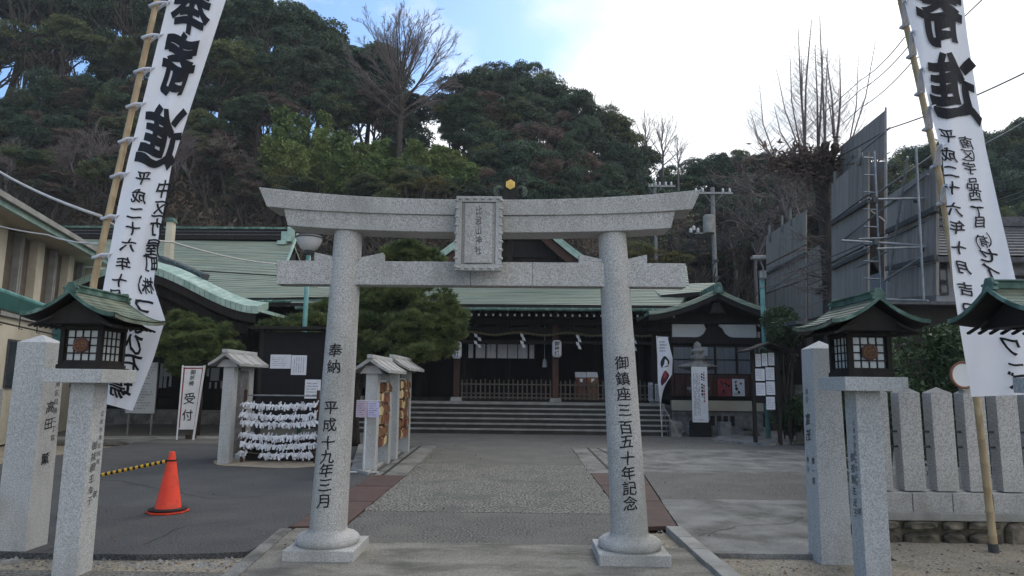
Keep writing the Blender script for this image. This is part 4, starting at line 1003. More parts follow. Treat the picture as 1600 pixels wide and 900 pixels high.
MB().tube([(-19, 22.7, 4.22), (-11, 22.7, 4.18), at(537, 470, 22.7)], .05, 8).build('gutter', M_copd, lw)
MB().box((-12.8, 24.6, 2.25), (13.0, .2, 4.0)).build('wall', M_black, lw)
MB().box((-12.8, 24.45, .25), (13.1, .3, .5)).build('stone_plinth', M_stone, lw)
for i in range(12): MB().box((-18.6 + i * 1.1, 24.44, 2.3), (.12, .12, 3.7)).build('post', M_wood, lw)
for z in (1.05, 2.75): MB().box((-12.8, 24.44, z), (12.8, .08, .1)).build('rail', M_wood, lw)
# pale notices on the dark wall
for px, w, z0, z1 in ((253, .11, 568, 606), (262, .28, 572, 588), (258, .10, 588, 606), (266, .08, 588, 604), (325, .08, 572, 588), (336, .30, 575, 595), (328, .06, 597, 607), (337, .07, 597, 607), (346, .06, 595, 607)):
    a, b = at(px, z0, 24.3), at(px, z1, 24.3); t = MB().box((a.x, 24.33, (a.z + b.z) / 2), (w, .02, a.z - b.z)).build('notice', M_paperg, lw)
# curved porch gable
pg = thing('curved_porch', 'dark porch with a wavy green copper gable in front of the left wing', 'porch', (-11.6, 21, 0))
KX, KZ, KH, KD = -11.75, 4.95, 3.85, 1.25
gable_roof('porch_roof', pg, KX, KZ, KH, KD, 20.0, 24.4, prof_kara, .10, 22, M_copl, M_wood, lip=.012)
sm = []
mb = MB()
for sd in (-1, 1):
    for i in range(24):       # copper sheets on the verge, with standing seams
        a, b = i / 24, (i + 1) / 24
        A = [Vector((KX + sd * KH * q, 19.97, KZ - KD * prof_kara(q) + o_)) for q, o_ in ((a, .05), (b - .004, .05), (b - .004, -.17), (a, -.17))]
        m2 = MB().add(A + [p + Vector((0, .9, .22)) for p in A], [(3, 2, 1, 0), (0, 1, 5, 4), (2, 3, 7, 6), (1, 2, 6, 5), (0, 4, 7, 3)]); m2.build('copper_sheet', M_copl, pg)
        A = [Vector((KX + sd * KH * q * .985, 20.02, KZ - KD * prof_kara(q) + o_)) for q, o_ in ((a, -.13), (b, -.13), (b, -.42), (a, -.42))]
        mb.add(A + [p + Vector((0, .14, 0)) for p in A], [(3, 2, 1, 0), (2, 3, 7, 6)])
        A = [Vector((KX + sd * KH * q * .90, 20.3, KZ - KD * prof_kara(q) + o_)) for q, o_ in ((a, -.42), (b, -.42), (b, -.72), (a, -.72))]
        mb.add(A + [p + Vector((0, .14, 0)) for p in A], [(3, 2, 1, 0), (2, 3, 7, 6)])
mb.build('barge_board', M_wood, pg)
MB().prism([(KX - 3.2, 20.6, 3.2), (KX + 3.2, 20.6, 3.2), (KX + 2.2, 20.6, 3.75), (KX + .8, 20.6, 4.55), (KX - .8, 20.6, 4.55), (KX - 2.2, 20.6, 3.75)], (0, .15, 0)).build('gable_wall', M_wood, pg)
for sd in (-1, 1):
    MB().box((KX + sd * 2.9, 20.9, 1.65), (.24, .24, 3.2)).build('column', M_wood, pg); MB().box((KX + sd * 2.9, 20.9, .1), (.42, .42, .2)).build('column_base', M_stone, pg)
MB().box((KX, 20.9, 3.05), (6.4, .2, .3)).build('lintel_beam', M_wood, pg)
mb = MB().bar(at(252, 404, 22.2), at(322, 433, 20.9), .22, .2); mb.build('descending_ridge', M_tile, pg, bev=.02)
MB().bar(at(252, 401, 22.2), at(322, 430, 20.9), .26, .05).build('ridge_cap', M_copd, pg)
# chimney
t = thing('chimney', 'cream square chimney with a green cap rising behind the left banner', 'chimney', (-12.2, 25, 3)); a, b = at(257, 345, 24.6), at(270, 345, 24.6)
MB().box(((a.x + b.x) / 2, 24.8, 6.5), (.27, .27, 1.9), taper=.92).build('shaft', M_cream, t, bev=.02)
MB().box(((a.x + b.x) / 2, 24.8, 7.5), (.34, .34, .16), taper=.7).build('cap', M_copd, t)

# ------------------------------------------------------------------ cream building at the far left
cb = thing('cream_building', 'cream rendered building with brown louvred bays under a green roof on the far left', 'building', (-13, 18, 0))
A0, A1 = Vector((-11.0, 11.2, 0)), Vector((-14.1, 21.6, 0)); dA = (A1 - A0); LA = dA.length; ud = dA.normalized(); nA = Vector((ud.y, -ud.x, 0)); 
if nA.x < 0: nA = -nA
def WA(s, z, o=0.0): return A0 + ud * s + nA * o + Vector((0, 0, z))
def wbox(name, s0, s1, z0, z1, o0, o1, mat, bev=0, par=None):
    p = [WA(s0, z0, o0), WA(s1, z0, o0), WA(s1, z0, o1), WA(s0, z0, o1)]
    return MB().prism(p, (0, 0, z1 - z0)).build(name, mat, par or cb, bev=bev)
wbox('wall', 0, LA, -.05, 3.15, -6, 0, M_cream)
wbox('upper_core', 0, LA - .0, 3.15, 5.20, -6, -.25, M_cream)
s = .1; k = 0
while s < LA - 1.1:
    wbox('louvre_panel', s + .10, s + .85, 3.18, 5.14, -.24, -.16, M_brown)
    wbox('fin', s + .85, s + .93, 3.16, 5.17, -.24, .0, M_concl); wbox('fin', s + .97, s + 1.05, 3.16, 5.17, -.24, .0, M_concl)
    wbox('louvre_panel', s + 1.05, s + 1.8, 3.18, 5.14, -.24, -.16, M_brown)
    wbox('pier', s + 1.82, s + 2.28, 3.15, 5.19, -.24, .03, M_cream)
    s += 2.3; k += 1
wbox('sill_course', 0, LA, 3.02, 3.14, .0, .08, M_concl)
for s in np.arange(.8, LA - .5, 2.3):
    f = wbox('window', s, s + 1.1, 1.3, 2.5, .0, .03, M_steeld); wbox('pane', s + .05, s + .52, 1.35, 2.45, .03, .045, M_glass, par=f); wbox('pane', s + .58, s + 1.05, 1.35, 2.45, .03, .045, M_glass, par=f)
wbox('soffit', -.3, LA + .1, 5.19, 5.25, -6, .62, M_cream)
wbox('fascia', -.3, LA + .12, 5.17, 5.37, .60, .70, M_copl); wbox('gutter', -.3, LA + .12, 5.30, 5.43, .70, .80, M_concl)
p = [WA(-.3, 5.41, .72), WA(LA + .3, 5.41, .72), WA(LA - 1.8, 6.15, -2.4), WA(-.3, 6.15, -2.4)]
slope_roof('roof', cb, lambda s: Vector(p[3]).lerp(p[0], s), lambda s: Vector(p[2]).lerp(p[1], s), 14, .06, M_cop, M_cream, lip=.02, xs=2)
p2_ = [WA(LA + .3, 5.41, .72), WA(LA + .3, 5.41, -6), WA(LA - 1.8, 6.15, -2.6), WA(LA - 1.8, 6.15, -2.4)]
slope_roof('hip_roof', cb, lambda s: Vector(p2_[3]).lerp(p2_[0], s), lambda s: Vector(p2_[2]).lerp(p2_[1], s), 10, .06, M_cop, M_cream, lip=.02)
slope_roof('rear_roof', cb, lambda s: Vector(WA(LA - 1.8, 6.15, -2.5)).lerp(WA(LA + .3, 5.41, -6), s), lambda s: Vector(WA(-.3, 6.15, -2.5)).lerp(WA(-.3, 5.41, -6), s), 6, .06, M_cop, M_cream, lip=.02)
# end bay beyond, slightly taller
wbox('stair_bay', LA - .02, LA + .9, -.05, 5.12, -4, .15, M_cream); 
for s_ in (.25, .6): wbox('bay_joint', LA + s_ - .01, LA + s_ + .01, .5, 5.05, .15, .157, M_concl)
MB().prism([at(-60, 352, 19.5), at(14, 346, 19.5), at(0, 328, 19.5), at(-60, 290, 19.5)], (0, 1.5, 0)).build('upper_roof_gable', M_tile, cb)
# teal canopy beam across the yard entrance
cp = thing('steel_canopy_beam', 'dark teal painted steel beam with pale top edge crossing in from the left edge', 'beam', (-7.6, 9, 0))
a, b = at(-60, 462, 8.3), at(130, 500, 12.5)
a0, b0_ = at(-60, 470, 8.3), at(96, 487, 12.5); b0_.z = a0.z = (a0.z + b0_.z) / 2
MB().bar(a0, b0_, .10, .24).build('beam', M_teal, cp, bev=.01)
MB().tube([a0 + Vector((0, 0, .13)), b0_ + Vector((0, 0, .13))], .05, 8).build('top_pipe', M_grnp, cp)
MB().tube([a0 + Vector((0, 0, -.30)), b0_ + Vector((0, 0, -.30))], .014, 6).build('hanging_rail', M_rubber, cp)
for f in (.3, .5, .7, .9):
    q = a0.lerp(b0_, f); MB().tube([q + Vector((0, 0, -.12)), q + Vector((0, 0, -.34)), q + Vector((.05, 0, -.34))], .01, 5).build('hanger', M_steeld, cp)
for f in (.02, .97):
    q = a0.lerp(b0_, f); MB().box((q.x, q.y, q.z / 2 - .06), (.1, .1, q.z)).build('post', M_teal, cp)

# ------------------------------------------------------------------ right office with gable front
of = thing('shrine_office', 'small shrine office with upswept green gable, white plaster band and curtained windows', 'shrine office', (6.4, 24, 0))
OX, OZ = 6.30, 4.62
gable_roof('gable_roof', of, OX, OZ, 2.25, .74, 21.9, 28, prof_sori, .10, 16, M_copl, M_wood, lip=.015, flare=.02)
mb = MB()
for sd in (-1, 1):
    for i in range(18):
        a, b = i / 18, (i + 1) / 18; Z = lambda q, o_: Vector((OX + sd * 2.25 * q, 21.88, OZ - .74 * prof_sori(q) + o_))
        A = [Z(a, .04), Z(b, .04), Z(b, -.07), Z(a, -.07)]; MB().add(A + [p_ + Vector((0, .3, .02)) for p_ in A], [(3, 2, 1, 0), (0, 1, 5, 4), (2, 3, 7, 6), (1, 2, 6, 5), (0, 4, 7, 3)]).build('copper_sheet', M_cop, of)
        A = [Z(a, -.07) + Vector((0, .05, 0)), Z(b, -.07) + Vector((0, .05, 0)), Z(b, -.27) + Vector((0, .05, 0)), Z(a, -.27) + Vector((0, .05, 0))]
        mb.add(A + [p_ + Vector((0, .12, 0)) for p_ in A], [(3, 2, 1, 0), (2, 3, 7, 6)])
mb.build('barge_board', M_wood, of)
MB().tube([(OX - 2.25, 21.86, 3.72), (OX + 2.25, 21.86, 3.72)], .001, 3)
MB().box((OX, 25, OZ + .08), (.26, 6.2, .22)).build('ridge', M_copd, of, bev=.02)
MB().box((OX, 21.86, OZ + .06), (.34, .2, .34), taper=.5).build('ridge_end', M_copd, of, bev=.02)
rg = random.Random(11)
W0, W1, WY = 5.0, 8.02, 23.2
MB().prism([(OX - 2.0, WY + .2, 3.4), (OX + 2.0, WY + .2, 3.4), (OX + 1.3, WY + .2, 3.95), (OX, WY + .2, 4.5), (OX - 1.3, WY + .2, 3.95)], (0, .2, 0)).build('gable_wall', M_wood, of)
MB().box(((W0 + W1) / 2, WY + 2.4, 1.8), (W1 - W0 - .1, 4.6, 3.4)).build('wall', M_wood, of)
zp0, zp1 = at(1120, 527, WY).z, at(1120, 507, WY).z
for x0, x1 in ((W0 + .08, 6.28), (6.72, W1 - .1)):
    MB().prism([(x0, WY - .0, zp0), (x1, WY, zp0), (x1, WY, zp0 + .14), (x1 - .12 if x0 < 6 else x1, WY, zp1), (x0 if x0 < 6 else x0 - .05, WY, zp1)], (0, .06, 0)).build('plaster_panel', M_plast, of)
mb = MB()                       # frog-leg strut
pts = [(-.62, 0), (-.5, .02), (-.36, .12), (-.26, .3), (-.12, .40), (.12, .40), (.26, .3), (.36, .12), (.5, .02), (.62, 0), (.62, -.08), (-.62, -.08)]
mb.prism([(6.5 + x, WY - .05, zp0 + z) for x, z in pts], (0, .1, 0)).build('frog_leg_strut', M_wood, of, bev=.01)
MB().box(((W0 + W1) / 2, WY - .02, zp0 - .12), (W1 - W0 + .1, .2, .22)).build('beam', M_wood, of)
MB().box(((W0 + W1) / 2, WY + .0, zp1 + .18), (W1 - W0 + .6, .2, .3)).build('beam', M_wood, of)
MB().box((OX, 22.1, 4.05), (.5, .14, .34), taper=.4).build('gable_pendant', M_wood, of)
zt1, zb1 = at(1120, 541, WY).z, at(1120, 585, WY).z
for i in range(4):
    x0 = W0 + .06 + i * (W1 - W0 - .12) / 4; x1 = x0 + (W1 - W0 - .12) / 4
    f = MB().box(((x0 + x1) / 2, WY + .03, zt1 + .0), (x1 - x0, .06, .05)).box(((x0 + x1) / 2, WY + .03, zb1), (x1 - x0, .06, .05)).box((x0 + .02, WY + .03, (zt1 + zb1) / 2), (.035, .06, zt1 - zb1)).box((x1 - .02, WY + .03, (zt1 + zb1) / 2), (.035, .06, zt1 - zb1)).box(((x0 + x1) / 2, WY + .03, (zt1 + zb1) / 2 + .02), (x1 - x0, .05, .03)).build('window', M_wood, of)
    MB().box(((x0 + x1) / 2, WY + .05, (zt1 + zb1) / 2), (x1 - x0 - .06, .012, zt1 - zb1 - .04)).build('pane', M_curt, f)
a = at(1147, 550, WY); MB().box((6.15, WY + .015, 2.72), (.22, .02, .34)).build('window_notice', M_paperg, of)
MB().box(((W0 + W1) / 2, WY + .02, (zb1 + 1.18) / 2), (W1 - W0, .14, zb1 - 1.22)).build('lower_boards', M_woodb, of)
for i in range(9): MB().box((W0 + .1 + i * .36, WY - .06, (zb1 + 1.2) / 2), (.03, .02, zb1 - 1.25)).build('batten', M_wood, of)
z0, z1 = at(1120, 642, WY).z, at(1120, 626, WY).z
MB().box(((W0 + W1) / 2, WY, (z0 + z1) / 2), (W1 - W0 + .02, .2, z1 - z0)).build('sill_panel', M_cream, of)
MB().box(((W0 + W1) / 2, WY + .05, z0 / 2 - .03), (W1 - W0 + .0, .18, z0)).build('foundation', M_stone, of)
for i in range(6): MB().box((5.9 + i * .22, WY - .045, z0 * .55), (.14, .02, .32)).build('vent_grille', M_wood, of)
for k, (p0, p1, lb) in enumerate(((1121, 1143, 'dark red event poster on the office wall, left of the white one'), (1144, 1164, 'white event poster on the office wall, right of the red one'))):
    a, b = at(p0, 592, WY - .1), at(p1, 619, WY - .1); t = thing('poster', lb, 'poster', ((a.x + b.x) / 2, WY - .1, b.z), 0, 'posters on the office wall')
    MB().box(((a.x + b.x) / 2, WY - .09, (a.z + b.z) / 2), (b.x - a.x, .015, a.z - b.z)).build('sheet', M_paper if k else M_inkr, t)
    rg = random.Random(5 + k)
    for j in range(9):
        cx, cz = rg.uniform(a.x + .06, b.x - .06), rg.uniform(b.z + .08, a.z - .08); rr = rg.uniform(.03, .07)
        MB().add([(cx + rr * math.cos(q) * rg.uniform(.6, 1), WY - .0995, cz + rr * math.sin(q) * rg.uniform(.6, 1.3)) for q in [k_ * .9 for k_ in range(7)]], [list(range(7))]).build('printed_patch', [M_ink, M_inkr, M_paper, M_woodb][(j + k) % 4], t, recalc=False)
    scribble(lambda u, v: Vector((a.x + u, WY - .1, b.z + v)), .04, b.x - a.x - .04, .03, .12, 2, M_ink, t)
# fluttering flag on a pole
t = thing('small_banner', 'narrow white upright banner with dark patches on a stand by the office steps', 'banner', gnd(1042, 672)); Yf = 21.0
pts_l = [(1027, 527), (1027, 560), (1028, 600), (1032, 633)]; pts_r = [(1043, 527), (1051, 560), (1050, 585), (1037, 605)]
V = []; n = 24
def ed(P, f):
    f *= len(P) - 1; i = min(int(f), len(P) - 2); f -= i; return P[i][0] + (P[i + 1][0] - P[i][0]) * f, P[i][1] + (P[i + 1][1] - P[i][1]) * f
def SF(u, f, off=0):
    l, r = ed(pts_l, f), ed(pts_r, f); return at(l[0] + (r[0] - l[0]) * u, l[1] + (r[1] - l[1]) * u, Yf + .05 * math.sin(u * 4 + f * 6) - off)
V = [tuple(SF(i / 6, j / n) - WORLDLOC[t.name]) for j in range(n + 1) for i in range(7)]
F = [(j * 7 + i, j * 7 + i + 1, j * 7 + i + 8, j * 7 + i + 7) for j in range(n) for i in range(6)]
link_mesh(np_mesh('cloth', V, F, M_cloth), 'cloth', t)
for (u, f, ru, rf, m) in ((.5, .40, .30, .09, M_ink), (.55, .47, .22, .05, M_paper), (.5, .66, .30, .11, pmat('purple_print', (.05, .012, .025), (.08, .02, .04))), (.5, .60, .12, .06, M_inkr)):
    MB().add([SF(u + ru * math.cos(a), f + rf * math.sin(a) * (1 + .2 * math.sin(3 * a)), .02 + .004 * rf) for a in [k * math.pi / 7 for k in range(14)]], [list(range(14))]).build('printed_patch', m, t, recalc=False)
scribble(lambda u, v: SF(u, v, .02), .15, .85, .05, .24, 4, M_inkg, t)
q = gnd(1030, 672); q.y = Yf + .05
pl = at(1026, 527, Yf)
MB().tube([(pl.x + .12, Yf + .06, .0), (pl.x, Yf + .02, pl.z + .05)], .013, 6).tube([(pl.x, Yf, pl.z + .02), at(1045, 527, Yf)], .008, 5).build('pole', M_white, t)
for dx, dy in ((-.25, -.2), (.3, -.2), (.05, .35)): MB().tube([(pl.x + .3 + dx, Yf + dy, .0), (pl.x + .16, Yf + .05, .95)], .012, 5).build('stand_leg', M_steel, t)

# stone pagoda lantern, white vertical sign, notice board and rocks
t = thing('stone_lantern', 'old weathered stone lantern with mossy cap behind the white upright sign', 'stone lantern', (5.55, 21.9, 0)); c = at(1090, 560, 21.9); cx = c.x
zz_of = lambda py: at(1090, py, 21.9).z
MB().lathe([(0, .0), (.42, .0), (.42, .25), (.34, .32), (.22, .38), (.19, 1.2), (.24, 1.3), (.36, 1.42), (.36, 1.5), (0, 1.5)], (cx, 21.9, 0), 8).build('shaft', M_stone, t, bev=.01)
b_ = MB()
for sx in (-1, 1):
    for sy in (-1, 1): b_.box((cx + sx * .15, 21.9 + sy * .15, 1.66), (.09, .09, .32))
b_.box((cx, 21.9, 1.66), (.22, .22, .30)).build('fire_box', M_stone, t)
z = zz_of(578); MB().lathe([(0, z - .06), (.50, z + .02), (.66, z + .10), (.60, z + .14), (.30, z + .22), (.22, z + .32), (0, z + .32)], (cx, 21.9, 0), 6).build('roof_stone', M_stone, t, bev=.02, smooth='all')
z += .32; MB().lathe([(0, z), (.26, z), (.24, z + .10), (.13, z + .16), (.13, z + .2), (.22, z + .26), (.2, z + .32), (.12, z + .36), (.14, z + .42), (.10, z + .52), (0, z + .60)], (cx, 21.9, 0), 12).build('finial', M_stone, t, smooth='all')
t = thing('upright_sign', 'tall white upright sign covered in vertical writing in front of the stone lantern', 'sign', gnd(1094, 672)); a, b = at(1080, 573, 21.2), at(1107, 660, 21.2)
MB().box(((a.x + b.x) / 2, 21.2, (a.z + b.z) / 2), (b.x - a.x, .05, a.z - b.z)).build('panel', M_white, t, bev=.004)
MB().box(((a.x + b.x) / 2, 21.26, b.z / 2 + .0), (.66, .06, b.z + .1)).build('base_board', M_black, t)
for q in (-.75, .75): MB().box(((a.x + b.x) / 2 + q, 21.3, .22), (.34, .3, .46)).build('foot_block', M_stone, t, bev=.01)
sg = lambda u, v: Vector((a.x + u, 21.172, b.z + v)); sw, sh = b.x - a.x, a.z - b.z
scribble(sg, sw * .60, sw * .95, sh * .35, sh * .96, 1, M_inkr, t, 2, True, th=.3); scribble(sg, sw * .55, sw * .75, sh * .45, sh * .88, 1, M_ink, t, 3, True, th=.6)
scribble(sg, sw * .08, sw * .52, sh * .12, sh * .88, 5, M_inkg, t, 4, True, th=.55); scribble(sg, sw * .08, sw * .9, sh * .03, sh * .06, 1, M_inkr, t, 5)
nb = thing('notice_board', 'roofed timber notice board with rows of white papers right of the office', 'notice board', (7.1, 18.6, 0)); NY = 18.6
a, b = at(1176, 545, NY), at(1214, 545, NY)
for x in (a.x, b.x): MB().box((x, NY + .05, 1.25), (.09, .09, 2.6)).build('post', M_wood, nb)
MB().box(((a.x + b.x) / 2, NY + .03, 1.75), (b.x - a.x, .04, 1.3)).build('board', M_black, nb)
gable_roof('roof', nb, (a.x + b.x) / 2, 2.72, .62, .24, NY - .45, NY + .45, prof_gable, .04, 3, M_wood, M_wood)
for (q0, q1, r0, r1) in ((1180, 1190, 553, 573), (1190, 1200, 552, 572), (1200, 1211, 551, 571), (1180, 1196, 576, 595), (1196, 1211, 574, 594), (1181, 1197, 598, 618), (1197, 1212, 596, 617), (1197, 1212, 620, 640)):
    A_, B_ = at(q0, r0, NY - .03), at(q1, r1, NY - .03)
    p_ = MB().box(((A_.x + B_.x) / 2, NY - .01, (A_.z + B_.z) / 2), (B_.x - A_.x - .012, .008, A_.z - B_.z)).build('paper', M_paper, nb)
    scribble(lambda u, v: Vector((A_.x + u, NY - .016, B_.z + v)), .03, B_.x - A_.x - .03, .04, A_.z - B_.z - .04, 6, M_inkg, p_, int(q0), th=.3)
def rock(name, c, s, seed, mat=M_rubble, par=None, label=None):
    rg = random.Random(seed); bm = bmesh.new(); bmesh.ops.create_icosphere(bm, subdivisions=3, radius=1)
    ph = [rg.uniform(0, 6) for _ in range(6)]
    for v in bm.verts:
        p = v.co; k = 1 + .16 * math.sin(p.x * 3 + ph[0]) * math.sin(p.y * 3 + ph[1]) + .09 * math.sin(p.z * 6 + ph[2] + p.x * 4) + .05 * math.sin(p.y * 11 + ph[3]) * math.sin(p.z * 9)
        v.co = Vector((p.x * s[0] * k, p.y * s[1] * k, p.z * s[2] * k))
    me = bpy.data.meshes.new(name); bm.to_mesh(me); bm.free(); me.materials.append(mat); me.polygons.foreach_set('use_smooth', [True] * len(me.polygons))
    o = bpy.data.objects.new(name, me); col.objects.link(o); o.location = c
    if par: o.parent = par
    if label: tag(o, label, 'rock', 'garden rocks below the notice board')
    return o
for k, (px, py, s, lb) in enumerate(((1160, 676, (.5, .4, .22), 'flat brown garden rock furthest left under the notice board'), (1190, 668, (.55, .4, .42), 'largest brown rock directly below the notice board'), (1222, 676, (.4, .35, .34), 'dark rock between the notice board and the stone name post'), (1245, 684, (.35, .3, .38), 'dark upright rock next to the stone name post'), (1178, 684, (.28, .24, .14), 'small low rock in front of the largest rock'))):
    c = gnd(px, py); rock('garden_rock', (c.x, c.y + .2, s[2] * .4), s, 30 + k, label=lb)
mb = MB(); pp = [G(1112, 690), G(1200, 697), G(1262, 692), G(1262, 670), G(1150, 670)]
slab('garden_bed_edge', [p_ for p_ in pp], .06, M_stone, z0=-.02)
t = thing('low_railing', 'low dark railing with a few uprights behind the garden rocks', 'railing', gnd(1210, 672)); c0_, c1_ = gnd(1196, 672), gnd(1262, 672); c0_.y = c1_.y = 20.5
for z in (.45, .85): MB().tube([(c0_.x, 20.5, z), (c1_.x + .8, 20.5, z)], .025, 6).build('rail', M_rubber, t)
for i in range(6): x = c0_.x + (c1_.x + .8 - c0_.x) * i / 5; MB().tube([(x, 20.5, 0), (x, 20.5, .95)], .03, 6).build('upright', M_rubber, t)

# ------------------------------------------------------------------ racks left of the path
def roofed_frame(x, y0, y1, H, w, label, hw=.34):
    t = thing('stone_rack_frame', label, 'votive rack', (x, (y0 + y1) / 2, 0), 0, 'small stone-roofed racks left of the path')
    for k, y in enumerate((y0 + w / 2, y1 - w / 2)):
        MB().box((x, y, (H - .02) / 2), (w, w, H - .0), taper=.96).build('post', M_granb, t, bev=.006)
    for y in (y0 - .0, y1): MB().prism([(x - .20, y - .06, H - .02), (x + .20, y - .06, H - .02), (x + .10, y - .06, H + .12), (x - .10, y - .06, H + .12)], (0, .12, 0)).build('end_bracket', M_granb, t)
    ym, n = 0, 6
    for sd in (-1, 1):
        for i in range(n):
            ya, yb = y0 - .22 + (y1 - y0 + .44) * i / n + .004, y0 - .22 + (y1 - y0 + .44) * (i + 1) / n - .004
            lift = .012 * (i % 2)
            A = [Vector((x, ya, H + .27 + lift)), Vector((x + sd * hw * .55, ya, H + .13 + lift)), Vector((x + sd * hw, ya, H + .04 + lift)), Vector((x + sd * hw, ya, H - .01)), Vector((x + sd * hw * .55, ya, H + .07)), Vector((x, ya, H + .19))]
            MB().prism(A, (0, yb - ya, 0)).build('roof_stone', M_granw, t, bev=.004)
    MB().box((x, (y0 + y1) / 2, H + .275), (.10, y1 - y0 + .48, .07)).build('ridge_stone', M_granb, t, bev=.01)
    return t
p0 = gnd(352, 725); f1 = roofed_frame(-5.62, 13.0, 14.0, 1.83, .21, 'stone-roofed rack left of the paper fortune ropes with a carved side panel', .31)
MB().box((-5.58, 13.5, .95), (.05, .58, 1.6)).build('carved_panel', M_stone, f1)
scribble(lambda u, v: Vector((-5.55, 13.25 + u, .3 + v)), 0, .5, 0, 1.3, 9, M_inkg, f1, 6, th=.5, name='print')
f2 = roofed_frame(-2.68, 12.15, 13.55, 1.72, .22, 'nearer stone-roofed rack hung with wooden votive plaques by the path')
f3 = roofed_frame(-2.66, 14.05, 15.75, 1.80, .22, 'farther stone-roofed rack hung with wooden votive plaques by the path', .36)
em = MB().prism([(-.001, -.065, -.045), (-.001, .065, -.045), (-.001, .065, .03), (-.001, 0, .065), (-.001, -.065, .03)], (.012, 0, 0)); em_b = mesh_of(em, 'votive_plaque', M_emab); 
em = MB().prism([(-.001, -.065, -.045), (-.001, .065, -.045), (-.001, .065, .03), (-.001, 0, .065), (-.001, -.065, .03)], (.012, 0, 0)); em_a = mesh_of(em, 'votive_plaque', M_ema)
rg = random.Random(3)
for f, y0, y1, H in ((f2, 12.4, 13.3, 1.68), (f3, 14.3, 15.5, 1.74)):
    x = -2.66
    for r_ in range(6):
        z = .42 + r_ * (H - .5) / 6
        MB().box((x, (y0 + y1) / 2, z + .17), (.03, y1 - y0, .025)).build('hanging_rail', M_white if r_ % 2 else M_emab, f)
        y = y0 + .06
        while y < y1 - .03:
            for lay in range(2 + (rg.random() < .5)):
                piece(em_a if rg.random() < .33 else em_b, 'votive_plaque', f, (x + .035 + lay * .03, y + rg.uniform(-.02, .02), z + .07 - rg.uniform(0, .05)), (rg.uniform(-.25, .25), rg.uniform(-.12, .12), rg.uniform(-.35, .25)), (1, 1.4, 1.5))
            y += .118
    MB().box((x - .03, (y0 + y1) / 2, H / 2 + .1), (.03, y1 - y0, H - .5)).build('back_panel', M_emab, f)
t = thing('notice_stand', 'thin white stand with two purple-toned notices before the nearer votive rack', 'notice', gnd(572, 740)); 
q0, q1 = at(557, 627, 11.95), at(592, 652, 11.95)
MB().tube([(q0.x + .17, 11.98, .0), (q0.x + .17, 11.98, q0.z + .02)], .010, 6).tube([(q0.x - .12, 12.0, .012), (q0.x + .42, 12.0, .012)], .012, 6).tube([(q0.x, 11.97, q0.z + .015), (q1.x + .02, 11.97, q0.z + .015)], .006, 5).build('stand', M_white, t)
for u0, u1, m in ((0, .48, pmat('pink_paper', (.42, .32, .40), (.5, .40, .48))), (.52, 1, pmat('lilac_paper', (.46, .44, .62), (.56, .54, .70)))):
    xa, xb = q0.x + (q1.x - q0.x) * u0, q0.x + (q1.x - q0.x) * u1
    p_ = MB().box(((xa + xb) / 2, 11.955, (q0.z + q1.z) / 2), (xb - xa, .006, q0.z - q1.z)).build('sheet', m, t)
    scribble(lambda u, v: Vector((xa + u, 11.95, q1.z + v)), .02, xb - xa - .02, .02, q0.z - q1.z - .02, 6, M_inkg, p_, 8, th=.4)
# fortune paper ropes
om = thing('fortune_paper_ropes', 'ropes thick with knotted white fortune papers between the stone racks', 'paper rack', (-4.9, 13.4, 0))
XA, XB, OY = at(378, 660, 13.25).x, at(494, 660, 13.25).x, 13.25
for x in (XA + .02, XB): MB().box((x, OY + .05, .68), (.05, .05, 1.4)).build('post', M_woodb, om)
for z in (at(430, 618, OY).z,): MB().tube([(XA, OY + .05, z), (XB, OY + .05, z)], .014, 6).build('top_bar', M_steel, om)
MB().box(((XA + XB) / 2, OY + .30, .22), (XB - XA, .06, .42)).build('low_board', M_wood, om)
pp_ = []
for k in range(5):            # a few knotted strips, two tails each
    rg = random.Random(60 + k); mb = MB()
    for sd in (-1, 1):
        a = rg.uniform(-.8, .8) + sd * .35; L_ = rg.uniform(.055, .085); w = .011
        c_ = [Vector((0, -.012, 0)), Vector((math.sin(a) * L_ * .5, -.03, -L_ * .35 + rg.uniform(0, .03))), Vector((math.sin(a) * L_ * 1.0 + rg.uniform(-.01, .01), -.022 - rg.uniform(0, .02), -L_ * rg.uniform(.6, 1)))]
        for p_, q_ in zip(c_, c_[1:]):
            d_ = (q_ - p_).normalized(); n_ = d_.cross(Vector((0, 1, 0))).normalized() * w
            mb.add([p_ - n_, p_ + n_, q_ + n_, q_ - n_, p_ - n_ + Vector((0, .006, 0)), p_ + n_ + Vector((0, .006, 0)), q_ + n_ + Vector((0, .006, 0)), q_ - n_ + Vector((0, .006, 0))], [(0, 1, 2, 3), (7, 6, 5, 4), (0, 4, 5, 1), (2, 6, 7, 3), (1, 5, 6, 2), (0, 3, 7, 4)])
    mb.lathe([(0, -.018), (.016, -.012), (.02, 0), (.015, .014), (0, .018)], (0, -.01, 0), 6)
    # one strip standing up
    if k % 2: mb.add([(-.008, -.02, 0), (.010, -.02, 0), (.028, -.03, .05), (.012, -.034, .052), (-.008, -.014, 0), (.010, -.014, 0), (.028, -.024, .05), (.012, -.028, .052)], [(0, 1, 2, 3), (7, 6, 5, 4)])
    pp_.append(mesh_of(mb, 'fortune_paper', M_paper))
rg = random.Random(2)
rows = [(634, 0), (650, 1), (662, 2), (682, 3), (696, 4), (710, 5)]
